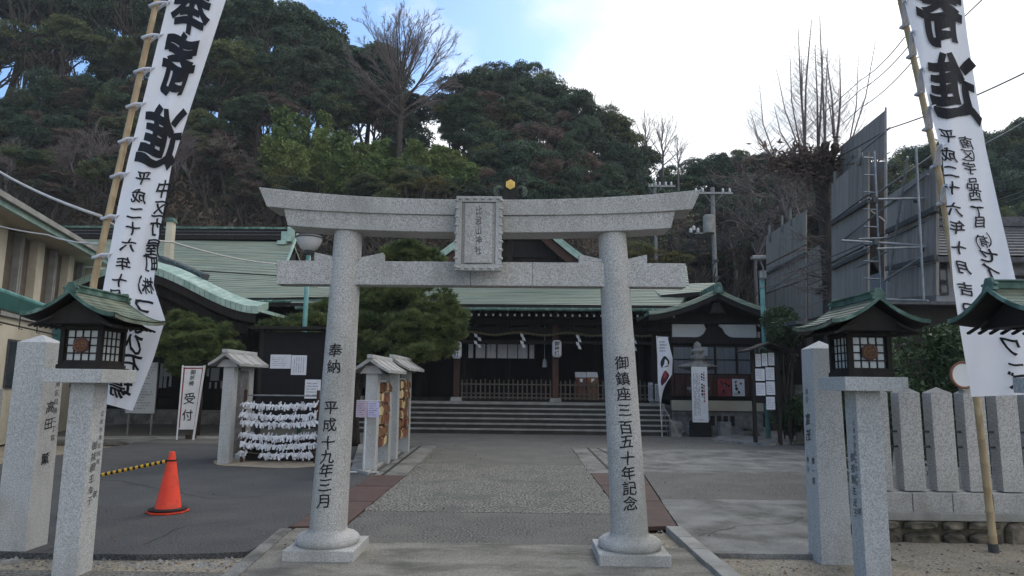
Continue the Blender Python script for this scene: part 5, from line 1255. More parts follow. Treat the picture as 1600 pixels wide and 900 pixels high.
for py, k in rows:
    z = at(436, py - 1, OY).z; sag = .05
    zf = lambda x: z + sag * ((2 * (x - XA) / (XB - XA) - 1) ** 2) - .015
    MB().tube([(x, OY, zf(x)) for x in np.linspace(XA - .03, XB + .02, 12)], .006, 5).build('rope', M_rope, om)
    n = 52 if k < 5 else 38
    for i in range(n):
        x = XA + (XB - XA) * ((i + .5) / n if k < 5 else (.22 + .74 * (i + .5) / n if i > 3 else i * .03))
        piece(pp_[rg.randrange(5)], 'fortune_paper', om, (x + rg.uniform(-.01, .01), OY - rg.uniform(0, .03), zf(x) + rg.uniform(-.012, .012)), (rg.uniform(-.4, .4), rg.uniform(-.5, .5), rg.uniform(-.9, .9)), (rg.uniform(1.05, 1.5),) * 3)
# dark notice board behind
db = thing('dark_notice_board', 'large blackened notice board with three white papers behind the fortune ropes', 'notice board', (-5, 15.2, 0)); BY = 15.2
a, b = at(410, 520, BY), at(518, 640, BY)
MB().box(((a.x + b.x) / 2, BY + .04, (a.z + .35) / 2 + .1), (b.x - a.x, .06, a.z - .5)).build('board', M_black, db)
for x in (a.x, b.x): MB().box((x, BY + .05, a.z / 2 + .05), (.10, .10, a.z + .1)).build('post', M_wood, db)
MB().box(((a.x + b.x) / 2, BY, a.z + .10), (b.x - a.x + .4, .5, .06)).build('top_cover', M_wood, db)
for (q0, q1, r0, r1) in ((423, 454, 554, 576), (456, 478, 555, 586), (477, 500, 593, 623)):
    A_, B_ = at(q0, r0, BY), at(q1, r1, BY)
    p_ = MB().box(((A_.x + B_.x) / 2, BY + .005, (A_.z + B_.z) / 2), (B_.x - A_.x, .01, A_.z - B_.z)).build('paper', M_paper, db)
    scribble(lambda u, v: Vector((A_.x + u, BY - .002, B_.z + v)), .04, B_.x - A_.x - .04, .05, A_.z - B_.z - .05, 5, M_inkg, p_, int(q0), vertical=(q0 == 456), th=.3)
# leaning reception sign
SY = 18.1
rs = thing('reception_sign', 'white upright reception sign with red border and black characters, left of the racks', 'sign', gnd(292, 687))
TL, TR, BL, BR = at(286, 572, SY + .25), at(320, 572, SY + .25), at(278, 671, SY), at(305, 671, SY)
def RS(u, v, off=0.0):
    p_ = BL.lerp(BR, u).lerp(TL.lerp(TR, u), v); return p_ + Vector((0, -off, 0))
MB().add([RS(0, 0), RS(1, 0), RS(1, 1), RS(0, 1), RS(0, 0, -.03), RS(1, 0, -.03), RS(1, 1, -.03), RS(0, 1, -.03)], [(0, 1, 2, 3), (7, 6, 5, 4), (0, 4, 5, 1), (2, 6, 7, 3), (1, 5, 6, 2), (0, 3, 7, 4)]).build('panel', M_white, rs)
g0, g1 = BL + (BL - TL) * .18, BR + (BR - TR) * .18
for s_, e_ in ((TL, g0), (TR, g1)): MB().bar(s_ + Vector((0, -.01, .02)), Vector((e_.x, e_.y - .02, .0)), .035, .05).build('leg', M_white, rs)
for u in (.07, .93): MB().add([RS(u - .03, .02, .004), RS(u + .03, .02, .004), RS(u + .03, .98, .004), RS(u - .03, .98, .004)], [(0, 1, 2, 3)]).build('red_border', M_inkr, rs, recalc=False)
MB().add([RS(.07, .955, .005), RS(.93, .955, .005), RS(.93, .975, .005), RS(.07, .975, .005)], [(0, 1, 2, 3)]).build('red_border', M_inkr, rs, recalc=False)
MB().bar((BL.x + .22, SY + .5, 0), RS(.5, .5, -.05), .05).box((BL.x + .22, SY + .3, .06), (.16, .3, .10)).build('back_strut', M_woodb, rs)
lettering([('御', .5, .90, .26, .085), ('祈', .5, .81, .26, .085), ('祷', .48, .72, .26, .085), ('受', .47, .48, .60, .185), ('付', .46, .22, .60, .185)], lambda u, v: RS(u, v, .006), M_ink, rs, bold=.012, brush=.05, each=True)
t = thing('grey_notice_panel', 'grey printed panel on two legs in the shade behind the left banner', 'notice board', at(224, 655, 19.5)); a, b = at(203, 566, 19.5), at(241, 646, 19.5)
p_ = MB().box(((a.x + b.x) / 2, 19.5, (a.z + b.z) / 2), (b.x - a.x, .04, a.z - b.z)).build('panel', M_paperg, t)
for x in (a.x + .08, b.x - .08): MB().box((x, 19.54, b.z / 2), (.04, .04, b.z + .1)).build('leg', M_steel, t)
scribble(lambda u, v: Vector((a.x + u, 19.475, b.z + v)), .05, b.x - a.x - .05, .1, a.z - b.z - .1, 16, M_inkg, p_, 3, th=.35)
# strip of pale concrete and low kerb in front of left wing
slab('drain_strip', [G(60, 683), G(480, 681), G(480, 685), G(60, 687)], .012, M_concl, z0=-.02)
slab('patio_slab', [G(185, 690), G(240, 684), G(252, 687), G(205, 693)], .02, M_conc, z0=-.02)
# ------------------------------------------------------------------ lamp standard
ls = thing('street_lamp', 'green lamp standard with a white bowl shade behind the torii left pillar', 'street lamp', (at(480, 480, 15.8).x, 15.8, 0)); c = at(483, 380, 15.8)
MB().tube([(c.x, 15.8, 0), (c.x, 15.8, c.z - .22)], .055, 12).build('post', M_grnp, ls, smooth='all')
MB().lathe([(.05, -.30), (.10, -.24), (.12, -.18), (0, -.18)], c, 16).build('collar', M_steeld, ls)
MB().lathe([(.12, -.18), (.20, -.12), (.27, .0), (.31, .12), (.0, .12)], c, 28).build('bowl', M_opal, ls, smooth=True)
MB().lathe([(.32, .11), (.325, .14), (.28, .17), (.12, .20), (0, .21)], c, 28).build('lid', M_steeld, ls, smooth=True)
# green post and pole on the right
gp = thing('tall_green_pole', 'slim blue-green steel pole with a small lamp rising before the office roof end', 'pole', (at(1190, 500, 20.4).x, 20.4, 0)); c = at(1190, 425, 20.4)
MB().tube([(c.x, 20.4, 0), (c.x, 20.4, c.z)], .075, 12).build('shaft', M_grnp, gp, smooth='all')
MB().tube([(c.x, 20.3, c.z - .3), (c.x, 20.25, c.z + .1), (c.x - .15, 20.2, c.z + .42)], .03, 8).build('lamp_arm', M_steel, gp)
MB().box((c.x - .15, 20.2, c.z + .40), (.42, .2, .12)).build('lamp_head', M_steel, gp, bev=.03); MB().box((c.x - .0, 20.33, c.z - .1), (.2, .14, .24)).build('control_box', M_steel, gp, bev=.02)
for z in (3.4, c.z - .5): MB().tube([(c.x, 20.4, z), (c.x, 20.4, z + .06)], .09, 12).build('clamp', M_steel, gp)
# concrete utility poles
def upole(px, pyt, Y, label, arm_y, extra):
    c = at(px, pyt, Y); t = thing('utility_pole', label, 'utility pole', (c.x, Y, 0), 0, 'concrete utility poles')
    MB().tube([(c.x, Y, -.5), (c.x, Y, c.z)], [.15, .10] if extra else [.11, .08], 12).build('mast', M_polec, t, smooth='all')
    z = at(px, arm_y, Y).z; w = .95 if extra else .75
    MB().box((c.x + (0 if extra else .35), Y - .15, z), (2 * w, .08, .09)).build('crossarm', M_steel, t)
    for q in ((-.9, -.55, .5, .85) if extra else (-.3, 0, .45, .85)):
        MB().lathe([(.03, 0), (.075, .04), (.045, .09), (.07, .13), (.04, .2), (0, .22)], (c.x + q * w + (0 if extra else .25), Y - .15, z + .04), 8).build('insulator', M_opal, t, smooth='all')
    MB().tube([(c.x - .5 * w, Y - .15, z), (c.x, Y - .1, z - .6), (c.x + .5 * w, Y - .15, z)], .025, 5).build('brace', M_steel, t)
    if extra:
        zt = at(px, 352, Y).z
        MB().lathe([(0, -.48), (.26, -.46), (.28, -.3), (.28, .36), (.24, .44), (0, .48)], (c.x - .30, Y - .25, zt), 18).build('transformer', M_concl, t, smooth=True)
        MB().tube([(c.x, Y, zt - .4), (c.x - .95, Y - .1, zt - .45)], .04, 6).build('side_arm', M_steel, t)
        for q in (-.8, -1.0, -1.15): MB().lathe([(.05, 0), (.11, .06), (.06, .12), (.10, .18), (0, .26)], (c.x + q, Y - .1, zt - .42 + .12 * (q == -1.0)), 8).build('insulator', M_opal, t, smooth='all')
        for zq in (1.0, 2.4, 3.8): MB().box((c.x, Y - .2, zt - 1.2 - zq * .6), (.26, .1, .12)).build('clamp_box', M_steeld, t)
    return t
upole(1113, 293, 33, 'grey concrete utility pole with crossarm and transformer beyond the right end of the torii lintel', 303, True)
upole(1023, 286, 37, 'thinner utility pole whose top shows above the torii lintel', 292, False)

# ------------------------------------------------------------------ right side: scaffold screens, shed, hedge, house
sc_ = thing('scaffold_screen', 'tall scaffold of steel pipes hung with grey mesh sheets along the right of the yard', 'scaffold', (9.5, 20, 3))
def scp(px, Y0=None):      # line of the scaffold face seen at px (x as a function of depth)
    return None
def panel(p0, t0, b0, Y0, p1, t1, b1, Y1, nsub, cuts, th=.05):
    """screen between two pixel columns; cuts = horizontal joints (0 top .. 1 bottom); each sheet its own part"""
    for k in range(len(cuts) - 1):
        for j in range(nsub):
            f0, f1 = j / nsub + .002, (j + 1) / nsub - .002
            q = []
            for f, c in ((f0, cuts[k] + .008), (f1, cuts[k] + .008), (f1, cuts[k + 1] - .008), (f0, cuts[k + 1] - .008)):
                Y = 1 / ((1 - f) / Y0 + f / Y1) if False else Y0 + (Y1 - Y0) * f
                T0, T1 = at(p0, t0, Y0), at(p1, t1, Y1); B0, B1 = at(p0, b0, Y0), at(p1, b1, Y1)
                T, B = T0.lerp(T1, f), B0.lerp(B1, f); q.append(T.lerp(B, c))
            nn = (q[1] - q[0]).cross(q[2] - q[0]).normalized() * th
            MB().prism(q, nn).build('mesh_sheet', M_sheet, sc_)
panel(1197, 368, 511, 30, 1259, 327, 499, 25.6, 2, (0, .33, .64, 1))
panel(1262, 392, 500, 25.4, 1298, 372, 490, 22.8, 1, (0, .5, 1))
panel(1299, 287, 476, 20, 1356, 234, 461, 17, 2, (0, .32, .36, .66, .70, 1))
panel(1313, 228, 330, 21.2, 1382, 171, 440, 17.6, 3, (0, .30, .65, 1))
panel(1386, 306, 468, 15.2, 1463, 254, 463, 12.6, 3, (0, .34, .38, .70, .74, 1))
def pipe(a, b, r=.024, m=None): return MB().tube([a, b], r, 8).build('pipe', m or M_steel, sc_)
for (a, b) in ((at(1384, 168, 16.0), at(1386, 480, 16.0)), (at(1366, 236, 14.6), at(1378, 478, 14.6)), (at(1431, 228, 12.5), at(1443, 468, 12.5)), (at(1347, 238, 17.5), at(1352, 480, 17.5)),
               (at(1360, 312, 13.4), at(1445, 310, 13.0)), (at(1315, 376, 13.8), at(1447, 384, 13.0)), (at(1370, 389, 13.2), at(1447, 386, 12.9)), (at(1342, 374, 14.0), at(1386, 372, 14.0)),
               (at(1376, 468, 13.6), at(1450, 470, 12.8)), (at(1418, 245, 13.2), at(1388, 440, 14.6)),
               (at(1315, 376, 19), at(1450, 272, 12.8)), (at(1300, 440, 20.4), at(1465, 350, 12.7)), (at(1301, 350, 20.4), at(1462, 240, 12.7)), (at(1298, 276, 22), at(1390, 200, 15.9)), (at(1195, 458, 29.5), at(1275, 405, 21.5)), (at(1380, 440, 14.2), at(1440, 402, 12.6))):
    pipe(a, b)
for k in range(9):
    z = 246 + k * 27; Y = 14.6
    pipe(at(1350, z, 15.0), at(1367 + k, z + 1, 14.6), .016)
for px, py, Y in ((1202, 352, 29.4), (1222, 337, 28), (1235, 326, 27), (1305, 268, 20.2), (1342, 232, 17.5)):
    pipe(at(px, py, Y), at(px, py + 26, Y), .05, M_polec)
for px, py in ((1367, 313), (1432, 312), (1368, 378), (1443, 388), (1438, 412), (1376, 460)): c = at(px, py, 13.2); MB().box(c, (.09, .09, .12)).build('coupler', M_steeld, sc_, bev=.01)
for q0, q1, r0, r1, Ya, Yb in ((1299, 1357, 350, 314, 19.8, 16.8), (1299, 1357, 420, 392, 19.8, 16.8), (1197, 1259, 428, 396, 29.8, 25.4), (1386, 1463, 362, 326, 15.0, 12.5), (1386, 1463, 420, 402, 15.0, 12.5)):
    MB().bar(at(q0, r0, Ya), at(q1, r1, Yb), .08, .10).build('walkway_edge', M_steeld, sc_)
# the dark shed row that carries it
sh = thing('yard_shed', 'long dark low shed with a plain eave under the scaffold screens', 'shed', (9.6, 20, 0))
a, b = at(1196, 520, 29), at(1335, 480, 18); 
ev = [Vector((11.3, 30, 3.72)), Vector((9.05, 17.2, 3.72))]
MB().prism([(11.4, 30, 0), (9.2, 17.3, 0), (9.2, 17.3, 3.6), (11.4, 30, 3.6)], (5, 0, 0)).build('wall', M_wood, sh)
MB().prism([(11.0, 30, 3.6), (8.75, 16.9, 3.6), (8.75, 16.9, 3.68), (11.0, 30, 3.68)], (5.5, 0, 0)).build('roof', M_tile, sh)
for i in range(8):
    f = i / 7; p = Vector((9.2, 17.3, 1.8)).lerp((11.4, 30, 1.8), f); MB().box((p.x - .04, p.y, 1.8), (.12, .12, 3.6)).build('post', M_woodb, sh)
MB().box((8.3, 16.4, 1.35), (.1, 1.0, .1)).build('gate_rail', M_woodb, sh)
MB().bar((7.9, 17.2, 2.5), (9.2, 17.2, 2.5), .08, .3).build('cross_beam', M_wood, sh)
t = thing('yard_gate', 'dark open timber gateway between the notice board and the stone name post', 'gate', (7.6, 17.3, 0))
for x in (7.25, 8.6): MB().box((x, 17.4, 1.5), (.16, .16, 3.0)).build('post', M_wood, t)
MB().box((7.95, 17.4, 2.95), (2.0, .2, .22)).build('crossbeam', M_wood, t); MB().box((7.95, 17.4, 3.14), (2.3, .7, .08)).build('top_cover', M_tile, t)
t = thing('pale_wall', 'short pale wall seen through the dark gateway', 'wall', (8.6, 20, 0)); MB().box((8.3, 19.6, .8), (1.2, .12, 1.6)).build('panel', M_conc, t)
# dark round parasol-like garden roof seen left of right lantern
# house
hs = thing('grey_house', 'grey walled house with tiled roof behind the right banner', 'house', (14, 18, 0))
HX0 = at(1462, 450, 18).x
zr0, zr1 = at(1500, 345, 19.5).z, at(1500, 402, 17.4).z
MB().box((HX0 + 5, 20.5, zr1 / 2), (10, 5, zr1 + .3)).build('wall', M_housew, hs)
slope_roof('roof', hs, mk((HX0 - .3, 20.2, zr0), (HX0 - .6, 17.3, zr1)), mk((HX0 + 10.4, 20.2, zr0), (HX0 + 10.6, 17.3, zr1)), 11, .14, M_tile, M_tile, lip=.045, xs=2)
slope_roof('roof_rear', hs, mk((HX0 + 10.4, 20.25, zr0), (HX0 + 10.6, 24, zr1)), mk((HX0 - .3, 20.25, zr0), (HX0 - .6, 24, zr1)), 6, .14, M_tile, M_tile, lip=.045)
MB().box((HX0 + 5, 20.2, zr0 + .12), (10.9, .35, .3)).build('ridge', M_tile, hs, bev=.03)
a, b = at(1468, 415, 17.9), at(1480, 457, 17.9)
f = MB().box(((a.x + b.x) / 2, 17.96, (a.z + b.z) / 2), (b.x - a.x + .12, .08, a.z - b.z + .12)).build('window', M_steeld, hs); MB().box(((a.x + b.x) / 2, 17.91, (a.z + b.z) / 2), (b.x - a.x, .02, a.z - b.z)).build('pane', M_glass, f)
MB().bar((HX0 + .2, 17.2, at(1480, 428, 17.2).z), (HX0 + 2.5, 17.2, at(1480, 428, 17.2).z - .05), .5, .07).build('awning', M_tile, hs)
t = thing('round_mirror', 'round pale sign disc with worn orange rim half behind the right banner', 'sign', at(1502, 700, 7.6)); c = at(1506, 586, 7.55)
MB().tube([c, c + Vector((0, .03, 0))], .138, 28).build('disc', M_white, t, bev=.004); MB().tube([c + Vector((.138 * math.cos(k * math.pi / 14), 0, .138 * math.sin(k * math.pi / 14))) for k in range(29)], .014, 6).build('rim', M_emab, t); MB().tube([(c.x, 7.62, 0), (c.x, 7.62, c.z + .1)], .025, 8).build('post', M_steel, t)

# ------------------------------------------------------------------ leaf and branch makers
def leaf_quads(C, size, rng, flat=0.0, aspect=1.0):
    n = len(C); u = rng.normal(size=(n, 3)); u[:, 2] *= (1 - flat); u /= np.linalg.norm(u, axis=1)[:, None]
    w = rng.normal(size=(n, 3)); w -= u * (w * u).sum(1)[:, None]; w /= np.linalg.norm(w, axis=1)[:, None]
    s = size * rng.uniform(.6, 1.3, (n, 1)); u = u * s * aspect; w = w * s * .55
    V = np.stack([C - u, C + w * .9 - u * .1, C + u, C - w * .9 + u * .1], 1).reshape(-1, 3)
    return V, np.arange(n * 4).reshape(n, 4)
def crown_mesh(name, seed, rx, rz, lobes, n, size, mat, mat2=None, low=-1, inner=.35):
    rng = np.random.default_rng(seed); C = []; mi = []
    L_ = []
    for k in range(lobes):
        th = rng.uniform(0, 2 * math.pi); ph = rng.uniform(low, 1); r = rng.uniform(inner, .86)
        s = math.sqrt(max(0, 1 - ph * ph)); L_.append((np.array([rx * r * s * math.cos(th), rx * r * s * math.sin(th), rz * r * ph]), rng.uniform(.18, .42) * min(rx, rz)))
    per = n // lobes
    for c, r in L_:
        d = rng.normal(size=(per, 3)); d /= np.linalg.norm(d, axis=1)[:, None]; d[:, 2] = np.where(d[:, 2] < -.3, -d[:, 2] * .6, d[:, 2])
        C.append(c + d * r * rng.uniform(.62, 1.08, (per, 1)) * np.array([1.15, 1.15, .9]))
        mi.append(np.full(per, 1 if (mat2 and rng.random() < .3) else 0))
    C = np.concatenate(C); mi = np.concatenate(mi)
    V, F = leaf_quads(C, size, rng)
    return np_mesh(name, V, F, [mat, mat2] if mat2 else mat, mi)
def branches(seed, L0, r0, levels, spread, nchild, up=.3, shrink=.62, wob=.12, minr=.006, first=.35, dirv=(0, 0, 1), seg=4, rt=.55, rf=.62):
    """recursive branching: returns list of polylines with radii"""
    rg = random.Random(seed); out_ = []
    def grow(p, d, L_, r, lv):
        pts = [p]; rad = [r]; q = Vector(p); dd = Vector(d)
        for i in range(seg):
            dd = (dd + Vector((rg.gauss(0, wob), rg.gauss(0, wob), rg.gauss(0, wob) + up * .12))).normalized(); q = q + dd * (L_ / seg); pts.append(q.copy()); rad.append(max(minr, r * (1 - (1 - rt) * (i + 1) / seg)))
        out_.append((pts, rad, lv))
        if lv >= levels: return
        nc = nchild[min(lv, len(nchild) - 1)]
        for k in range(nc):
            f = first + (1 - first) * (k + rg.random()) / nc if lv == 0 else .2 + .8 * (k + rg.random()) / nc
            f = min(f, .999); i = int(f * seg); b = pts[i].lerp(pts[i + 1], f * seg - i)
            a = rg.uniform(0, 2 * math.pi); dax = (pts[i + 1] - pts[i]).normalized(); u = dax.orthogonal().normalized(); u.rotate(__import__('mathutils').Quaternion(dax, a))
            sp = spread * rg.uniform(.7, 1.25); nd = (dax * math.cos(sp) + u * math.sin(sp)); nd.z += up * .5; nd.normalize()
            grow(b, nd, L_ * shrink * rg.uniform(.7, 1.15) * (1.15 - .35 * f), max(minr, rad[i] * rf), lv + 1)
    grow(Vector((0, 0, 0)), Vector(dirv), L0, r0, 0)
    return out_
def branch_mesh(name, br, mat, lv_from=0, lv_to=99, sides=(8, 5, 4, 3)):
    V, F3, F4 = [], [], []; b = 0
    for pts, rad, lv in br:
        if not lv_from <= lv <= lv_to: continue
        n = sides[min(lv, len(sides) - 1)]; P = np.array([tuple(p) for p in pts]); d = np.gradient(P, axis=0); d /= np.linalg.norm(d, axis=1)[:, None] + 1e-9
        ref = np.array([.31, .83, .45]); u = np.cross(d, ref); u /= np.linalg.norm(u, axis=1)[:, None] + 1e-9; w = np.cross(d, u); a = np.arange(n) * 2 * math.pi / n
        R_ = np.array(rad)[:, None, None]
        ring = P[:, None, :] + (u[:, None, :] * np.cos(a)[None, :, None] + w[:, None, :] * np.sin(a)[None, :, None]) * R_
        V.append(ring.reshape(-1, 3)); m = len(pts); i, k = np.meshgrid(np.arange(m - 1), np.arange(n), indexing='ij'); k2 = (k + 1) % n
        F4.append(np.stack([b + i * n + k, b + i * n + k2, b + (i + 1) * n + k2, b + (i + 1) * n + k], -1).reshape(-1, 4)); b += m * n
    return np_mesh(name, np.concatenate(V), np.concatenate(F4), mat)

def fan_tree(seed, H, W, r0, nm=16, n2=9, n3=7, n4=5, z0=.24, minr=.006):
    """broad rounded winter crown: limbs rise from the trunk and fork into a fan of fine twigs"""
    rg = random.Random(seed); out_ = []; top = Vector((rg.uniform(-.1, .1) * W, 0, H * .98))
    tr = [Vector((0, 0, 0)), Vector((0, 0, H * .2)), Vector((W * .01, 0, H * .4)), Vector((-W * .01, 0, H * .6)), Vector((W * .02, 0, H * .8)), top]
    out_.append((tr, [r0, r0 * .85, r0 * .62, r0 * .40, r0 * .2, minr], 0))
    def bez(a, c, b, n): return [a * (1 - t) ** 2 + c * 2 * t * (1 - t) + b * t * t for t in [i / n for i in range(n + 1)]]
    def sprout(P_, R_, lv, cnt):
        L_ = sum((b - a).length for a, b in zip(P_, P_[1:]))
        for k in range(cnt[0]):
            t = .22 + .76 * (k + rg.random()) / cnt[0]; f = t * (len(P_) - 1); i = min(int(f), len(P_) - 2); b = P_[i].lerp(P_[i + 1], f - i); d = (P_[i + 1] - P_[i]).normalized()
            rd = (b - Vector((0, 0, H * .45))).normalized(); q = (d * .9 + rd * .35 + Vector((rg.gauss(0, .42), rg.gauss(0, .42), rg.gauss(.12, .3)))).normalized()
            l = L_ * (.50 - .24 * t) * rg.uniform(.7, 1.2); e = b + q * l; c = b + (d * .6 + q * .4) * l * .5; r = max(minr, R_[i] * .5); p = bez(b, c, e, 4)
            rr = [max(minr * .7, r * (1 - .75 * j / 4)) for j in range(5)]; out_.append((p, rr, lv))
            if len(cnt) > 1: sprout(p, rr, lv + 1, cnt[1:])
    for k in range(nm):
        t = (k + .5) / nm; az = k * 2.4 + rg.uniform(-.3, .3); el = R(8 + 74 * (t ** .8)); s_ = Vector((0, 0, H * (z0 + .42 * t)))
        e = Vector((math.cos(az) * math.cos(el) * W / 2, math.sin(az) * math.cos(el) * W / 2, H * .56 + math.sin(el) * H * .42)); e = s_.lerp(e, rg.uniform(.80, 1.0))
        c = s_.lerp(e, .45) + Vector((0, 0, -.04 * H + .02 * H * t)); r = r0 * (.50 - .22 * t); p = bez(s_, c, e, 7); rr = [max(minr, r * (1 - .85 * j / 7)) for j in range(8)]
        out_.append((p, rr, 1)); sprout(p, rr, 2, (n2, n3, n4))
    sprout(tr[2:], [r0 * .4, r0 * .3, r0 * .2, minr], 2, (n2, n3, n4))
    return out_
# ------------------------------------------------------------------ hill
RID = [(-900, 170), (0, 172), (300, 190), (450, 205), (560, 225), (640, 232), (720, 262), (850, 280), (1000, 305), (1100, 335), (1250, 352), (1400, 345), (1600, 335), (2400, 330)]
def ridge_z(x):
    px = 818 + x / 56 * FPX
    for (x0, y0), (x1, y1) in zip(RID, RID[1:]):
        if px <= x1: break
    y = y0 + (y1 - y0) * max(0, min(1, (px - x0) / (x1 - x0))); return EYE + (600 - y) / FPX * 56
def hill_z(x, y):
    if y < 33: return -.3
    s = min(1, (y - 33) / 23); z = ridge_z(x) * (s * (1.55 - .55 * s)) 
    if y > 56: z = ridge_z(x) + (y - 56) * -.06
    return z + (.5 * math.sin(x * .31 + y * .2) + .35 * math.sin(x * .9 + 1) * math.sin(y * .7)) * min(1, max(0, (y - 33) / 4)) - .3
nx, ny = 150, 48; V = []; 
for j in range(ny + 1):
    for i in range(nx + 1):
        x = -110 + 220 * i / nx; y = 31 + (56 - 31) * j / 34 if j <= 34 else 56 + (j - 34) ** 1.6 * 3.0; V.append((x, y, hill_z(x, y)))
F = [(j * (nx + 1) + i, j * (nx + 1) + i + 1, (j + 1) * (nx + 1) + i + 1, (j + 1) * (nx + 1) + i) for j in range(ny) for i in range(nx)]
o = link_mesh(np_mesh('hill', V, F, M_soil), 'hill'); tag(o, kind='structure')
# undergrowth over the slope: dead stalks and small leaves, past counting
rng = np.random.default_rng(21)
def slope_pts(n, x0, x1, y0, y1):
    X = rng.uniform(x0, x1, n); Y = rng.uniform(y0, y1, n); Z = np.array([hill_z(a, b) for a, b in zip(X, Y)]); return np.stack([X, Y, Z], 1)
P = slope_pts(60000, -52, 46, 33.2, 56)
n = len(P); h = rng.uniform(.3, 1.6, n); lean = rng.normal(size=(n, 3)) * .55; lean[:, 2] = rng.uniform(.2, 1, n); lean[:, 1] -= .15
T = P + lean * h[:, None]; wv = rng.normal(size=(n, 3)); wv[:, 2] *= .3; wv /= np.linalg.norm(wv, axis=1)[:, None]; wv *= rng.uniform(.012, .035, (n, 1)); mid = (P + T) / 2 + rng.normal(size=(n, 3)) * .15
V = np.stack([P - wv, P + wv, mid + wv, mid - wv, T], 1).reshape(-1, 3); q = np.arange(n)[:, None] * 5
o = link_mesh(np_mesh('dead_undergrowth', V, np.concatenate([q + [[0, 1, 2, 3]], q + [[3, 2, 4, 4]]])[:n], M_brush), 'dead_undergrowth'); tag(o, 'brown dead stalks and vines covering the hillside', 'undergrowth', kind='stuff')
P = slope_pts(52000, -52, 46, 33.2, 56); P[:, 2] += rng.uniform(.05, .9, len(P)) * (1 + np.sin(P[:, 0] * .8) * np.sin(P[:, 1] * .9)) * .7
V, F = leaf_quads(P, .16, rng, aspect=1.6); o = link_mesh(np_mesh('brown_undergrowth', V, F, [M_brush, M_brushg], (np.sin(P[:, 0] * .7 + 2) * np.sin(P[:, 1] * .6) + rng.normal(size=len(P)) * .35 > .55).astype(int)), 'brown_undergrowth'); tag(o, 'withered leaves and scattered green ground cover on the hillside', 'undergrowth', kind='stuff')

# ------------------------------------------------------------------ wood on the hill
CR = [crown_mesh('crown', 100 + k, 3.6, 3.4, 40, 26000, .145, M_leafd, M_leafo if k % 3 == 2 else M_leafd) for k in range(5)]
CB = [crown_mesh('crown', 140 + k, 3.2, 3.2, 30, 15000, .12, M_leafb, M_leafd) for k in range(2)]
CO = [crown_mesh('crown', 160 + k, 3.2, 3.0, 32, 19000, .13, M_leafo, M_leafd) for k in range(2)]
TRK = [branch_mesh('trunk', branches(50 + k, 7.5, .24, 2, .55, (6, 4), up=.5, first=.45), M_bark, sides=(7, 5, 4)) for k in range(3)]
BAREM = [(branch_mesh('trunk', b, M_barkg, 0, 1), branch_mesh('twigs', b, M_twig, 2)) for b in (branches(70 + k, 5.5, .16, 4, .5, (8, 6, 5, 4), up=.35, first=.3, shrink=.60, minr=.014) for k in range(3))]
RG = random.Random(77)
def zone(px):
    for lim, z in ((75, 'at the left edge of the photo'), (190, 'left of the left bamboo pole'), (300, 'behind the left banner'), (400, 'just right of the left banner'), (480, 'above the torii lintel left end'), (560, 'left of the tall bare tree crown'), (640, 'around the tall bare tree'), (740, 'above the left half of the lintel'), (800, 'above the plaque'), (860, 'just right of the gold crest'), (930, 'above the right half of the lintel'), (1000, 'above the torii right pillar'), (1090, 'above the lintel right end'), (1150, 'behind the utility pole'), (1220, 'between utility pole and pollarded tree'), (1330, 'around the pollarded tree'), (1420, 'left of the right banner'), (1560, 'behind the right banner')):
        if px < lim: return z
    return 'at the right edge of the photo'
def band(py): return 'top' if py < 60 else 'upper' if py < 120 else 'middle' if py < 190 else 'lower' if py < 260 else 'lowest'
def hill_tree(px, ptop, Y, wpx, meshes, label, group, hpx=None, crown_only=False, cat='tree', name='evergreen_tree'):
    s = FPX / Y; top = at(px, ptop, Y); r = wpx / s / 2; rzv = (hpx or wpx * .9) / s / 2
    gzv = hill_z(top.x, Y); cz = top.z - rzv
    t = thing(name, label + ', ' + band(ptop) + ' row, ' + zone(px), cat, (top.x, Y, gzv), 0, group, local=True)
    me = meshes[RG.randrange(len(meshes))]
    base = 3.6 if me in CR else 3.2
    c = link_mesh(me, 'crown', t, (0, 0, cz - gzv)); c.scale = (r / base, r / base, rzv / (base * .93)); c.rotation_euler[2] = RG.uniform(0, 6.28)
    hgt = max(1.2, cz - gzv + rzv * .3)
    k = link_mesh(TRK[RG.randrange(3)], 'trunk', t, (0, 0, -.3)); k.scale = (hgt / 9 + .1, hgt / 9 + .1, hgt / max(v.co.z for v in k.data.vertices)); k.rotation_euler[2] = RG.uniform(0, 6.28)
    return t
SKY = [(-60, -60), (60, -40), (150, -30), (260, -20), (400, -12), (450, 2), (482, 14), (510, 44), (545, 52), (590, 74), (620, 112), (650, 150)]
def sky_at(px, S):
    for (x0, y0), (x1, y1) in zip(S, S[1:]):
        if px <= x1: break
    return y0 + (y1 - y0) * max(0, min(1, (px - x0) / (x1 - x0)))
LB = 'dark hill evergreen'; GB = 'evergreens on the hill left of the tall bare tree'
x = -50
while x < 640:
    w = RG.uniform(95, 135); hill_tree(x, sky_at(x, SKY) + RG.uniform(0, 8), RG.uniform(55, 58), w, CR, LB, GB, hpx=RG.uniform(90, 120)); x += w * .36
x = -60
while x < 640:            # second row, lower; thinner where the sky shows through the trunks
    gap = 20 < x < 215
    if not (gap and RG.random() < .12):
        w = RG.uniform(80, 120); hill_tree(x, sky_at(x, SKY) + RG.uniform(66, 88) * (1 if x < 480 else .7), RG.uniform(52, 55), w, CR if RG.random() < .6 else (CB if RG.random() < .6 else CO), LB, GB, hpx=RG.uniform(70, 110))
    x += 46
for k in range(15):
    px = -30 + k * 33 + RG.uniform(-8, 8); hill_tree(px, (165 if px < 400 else 130) + RG.uniform(-8, 18), RG.uniform(48, 51.5), RG.uniform(62, 100), CR if RG.random() < .6 else (CB if RG.random() < .6 else CO), LB, GB, hpx=RG.uniform(50, 80))
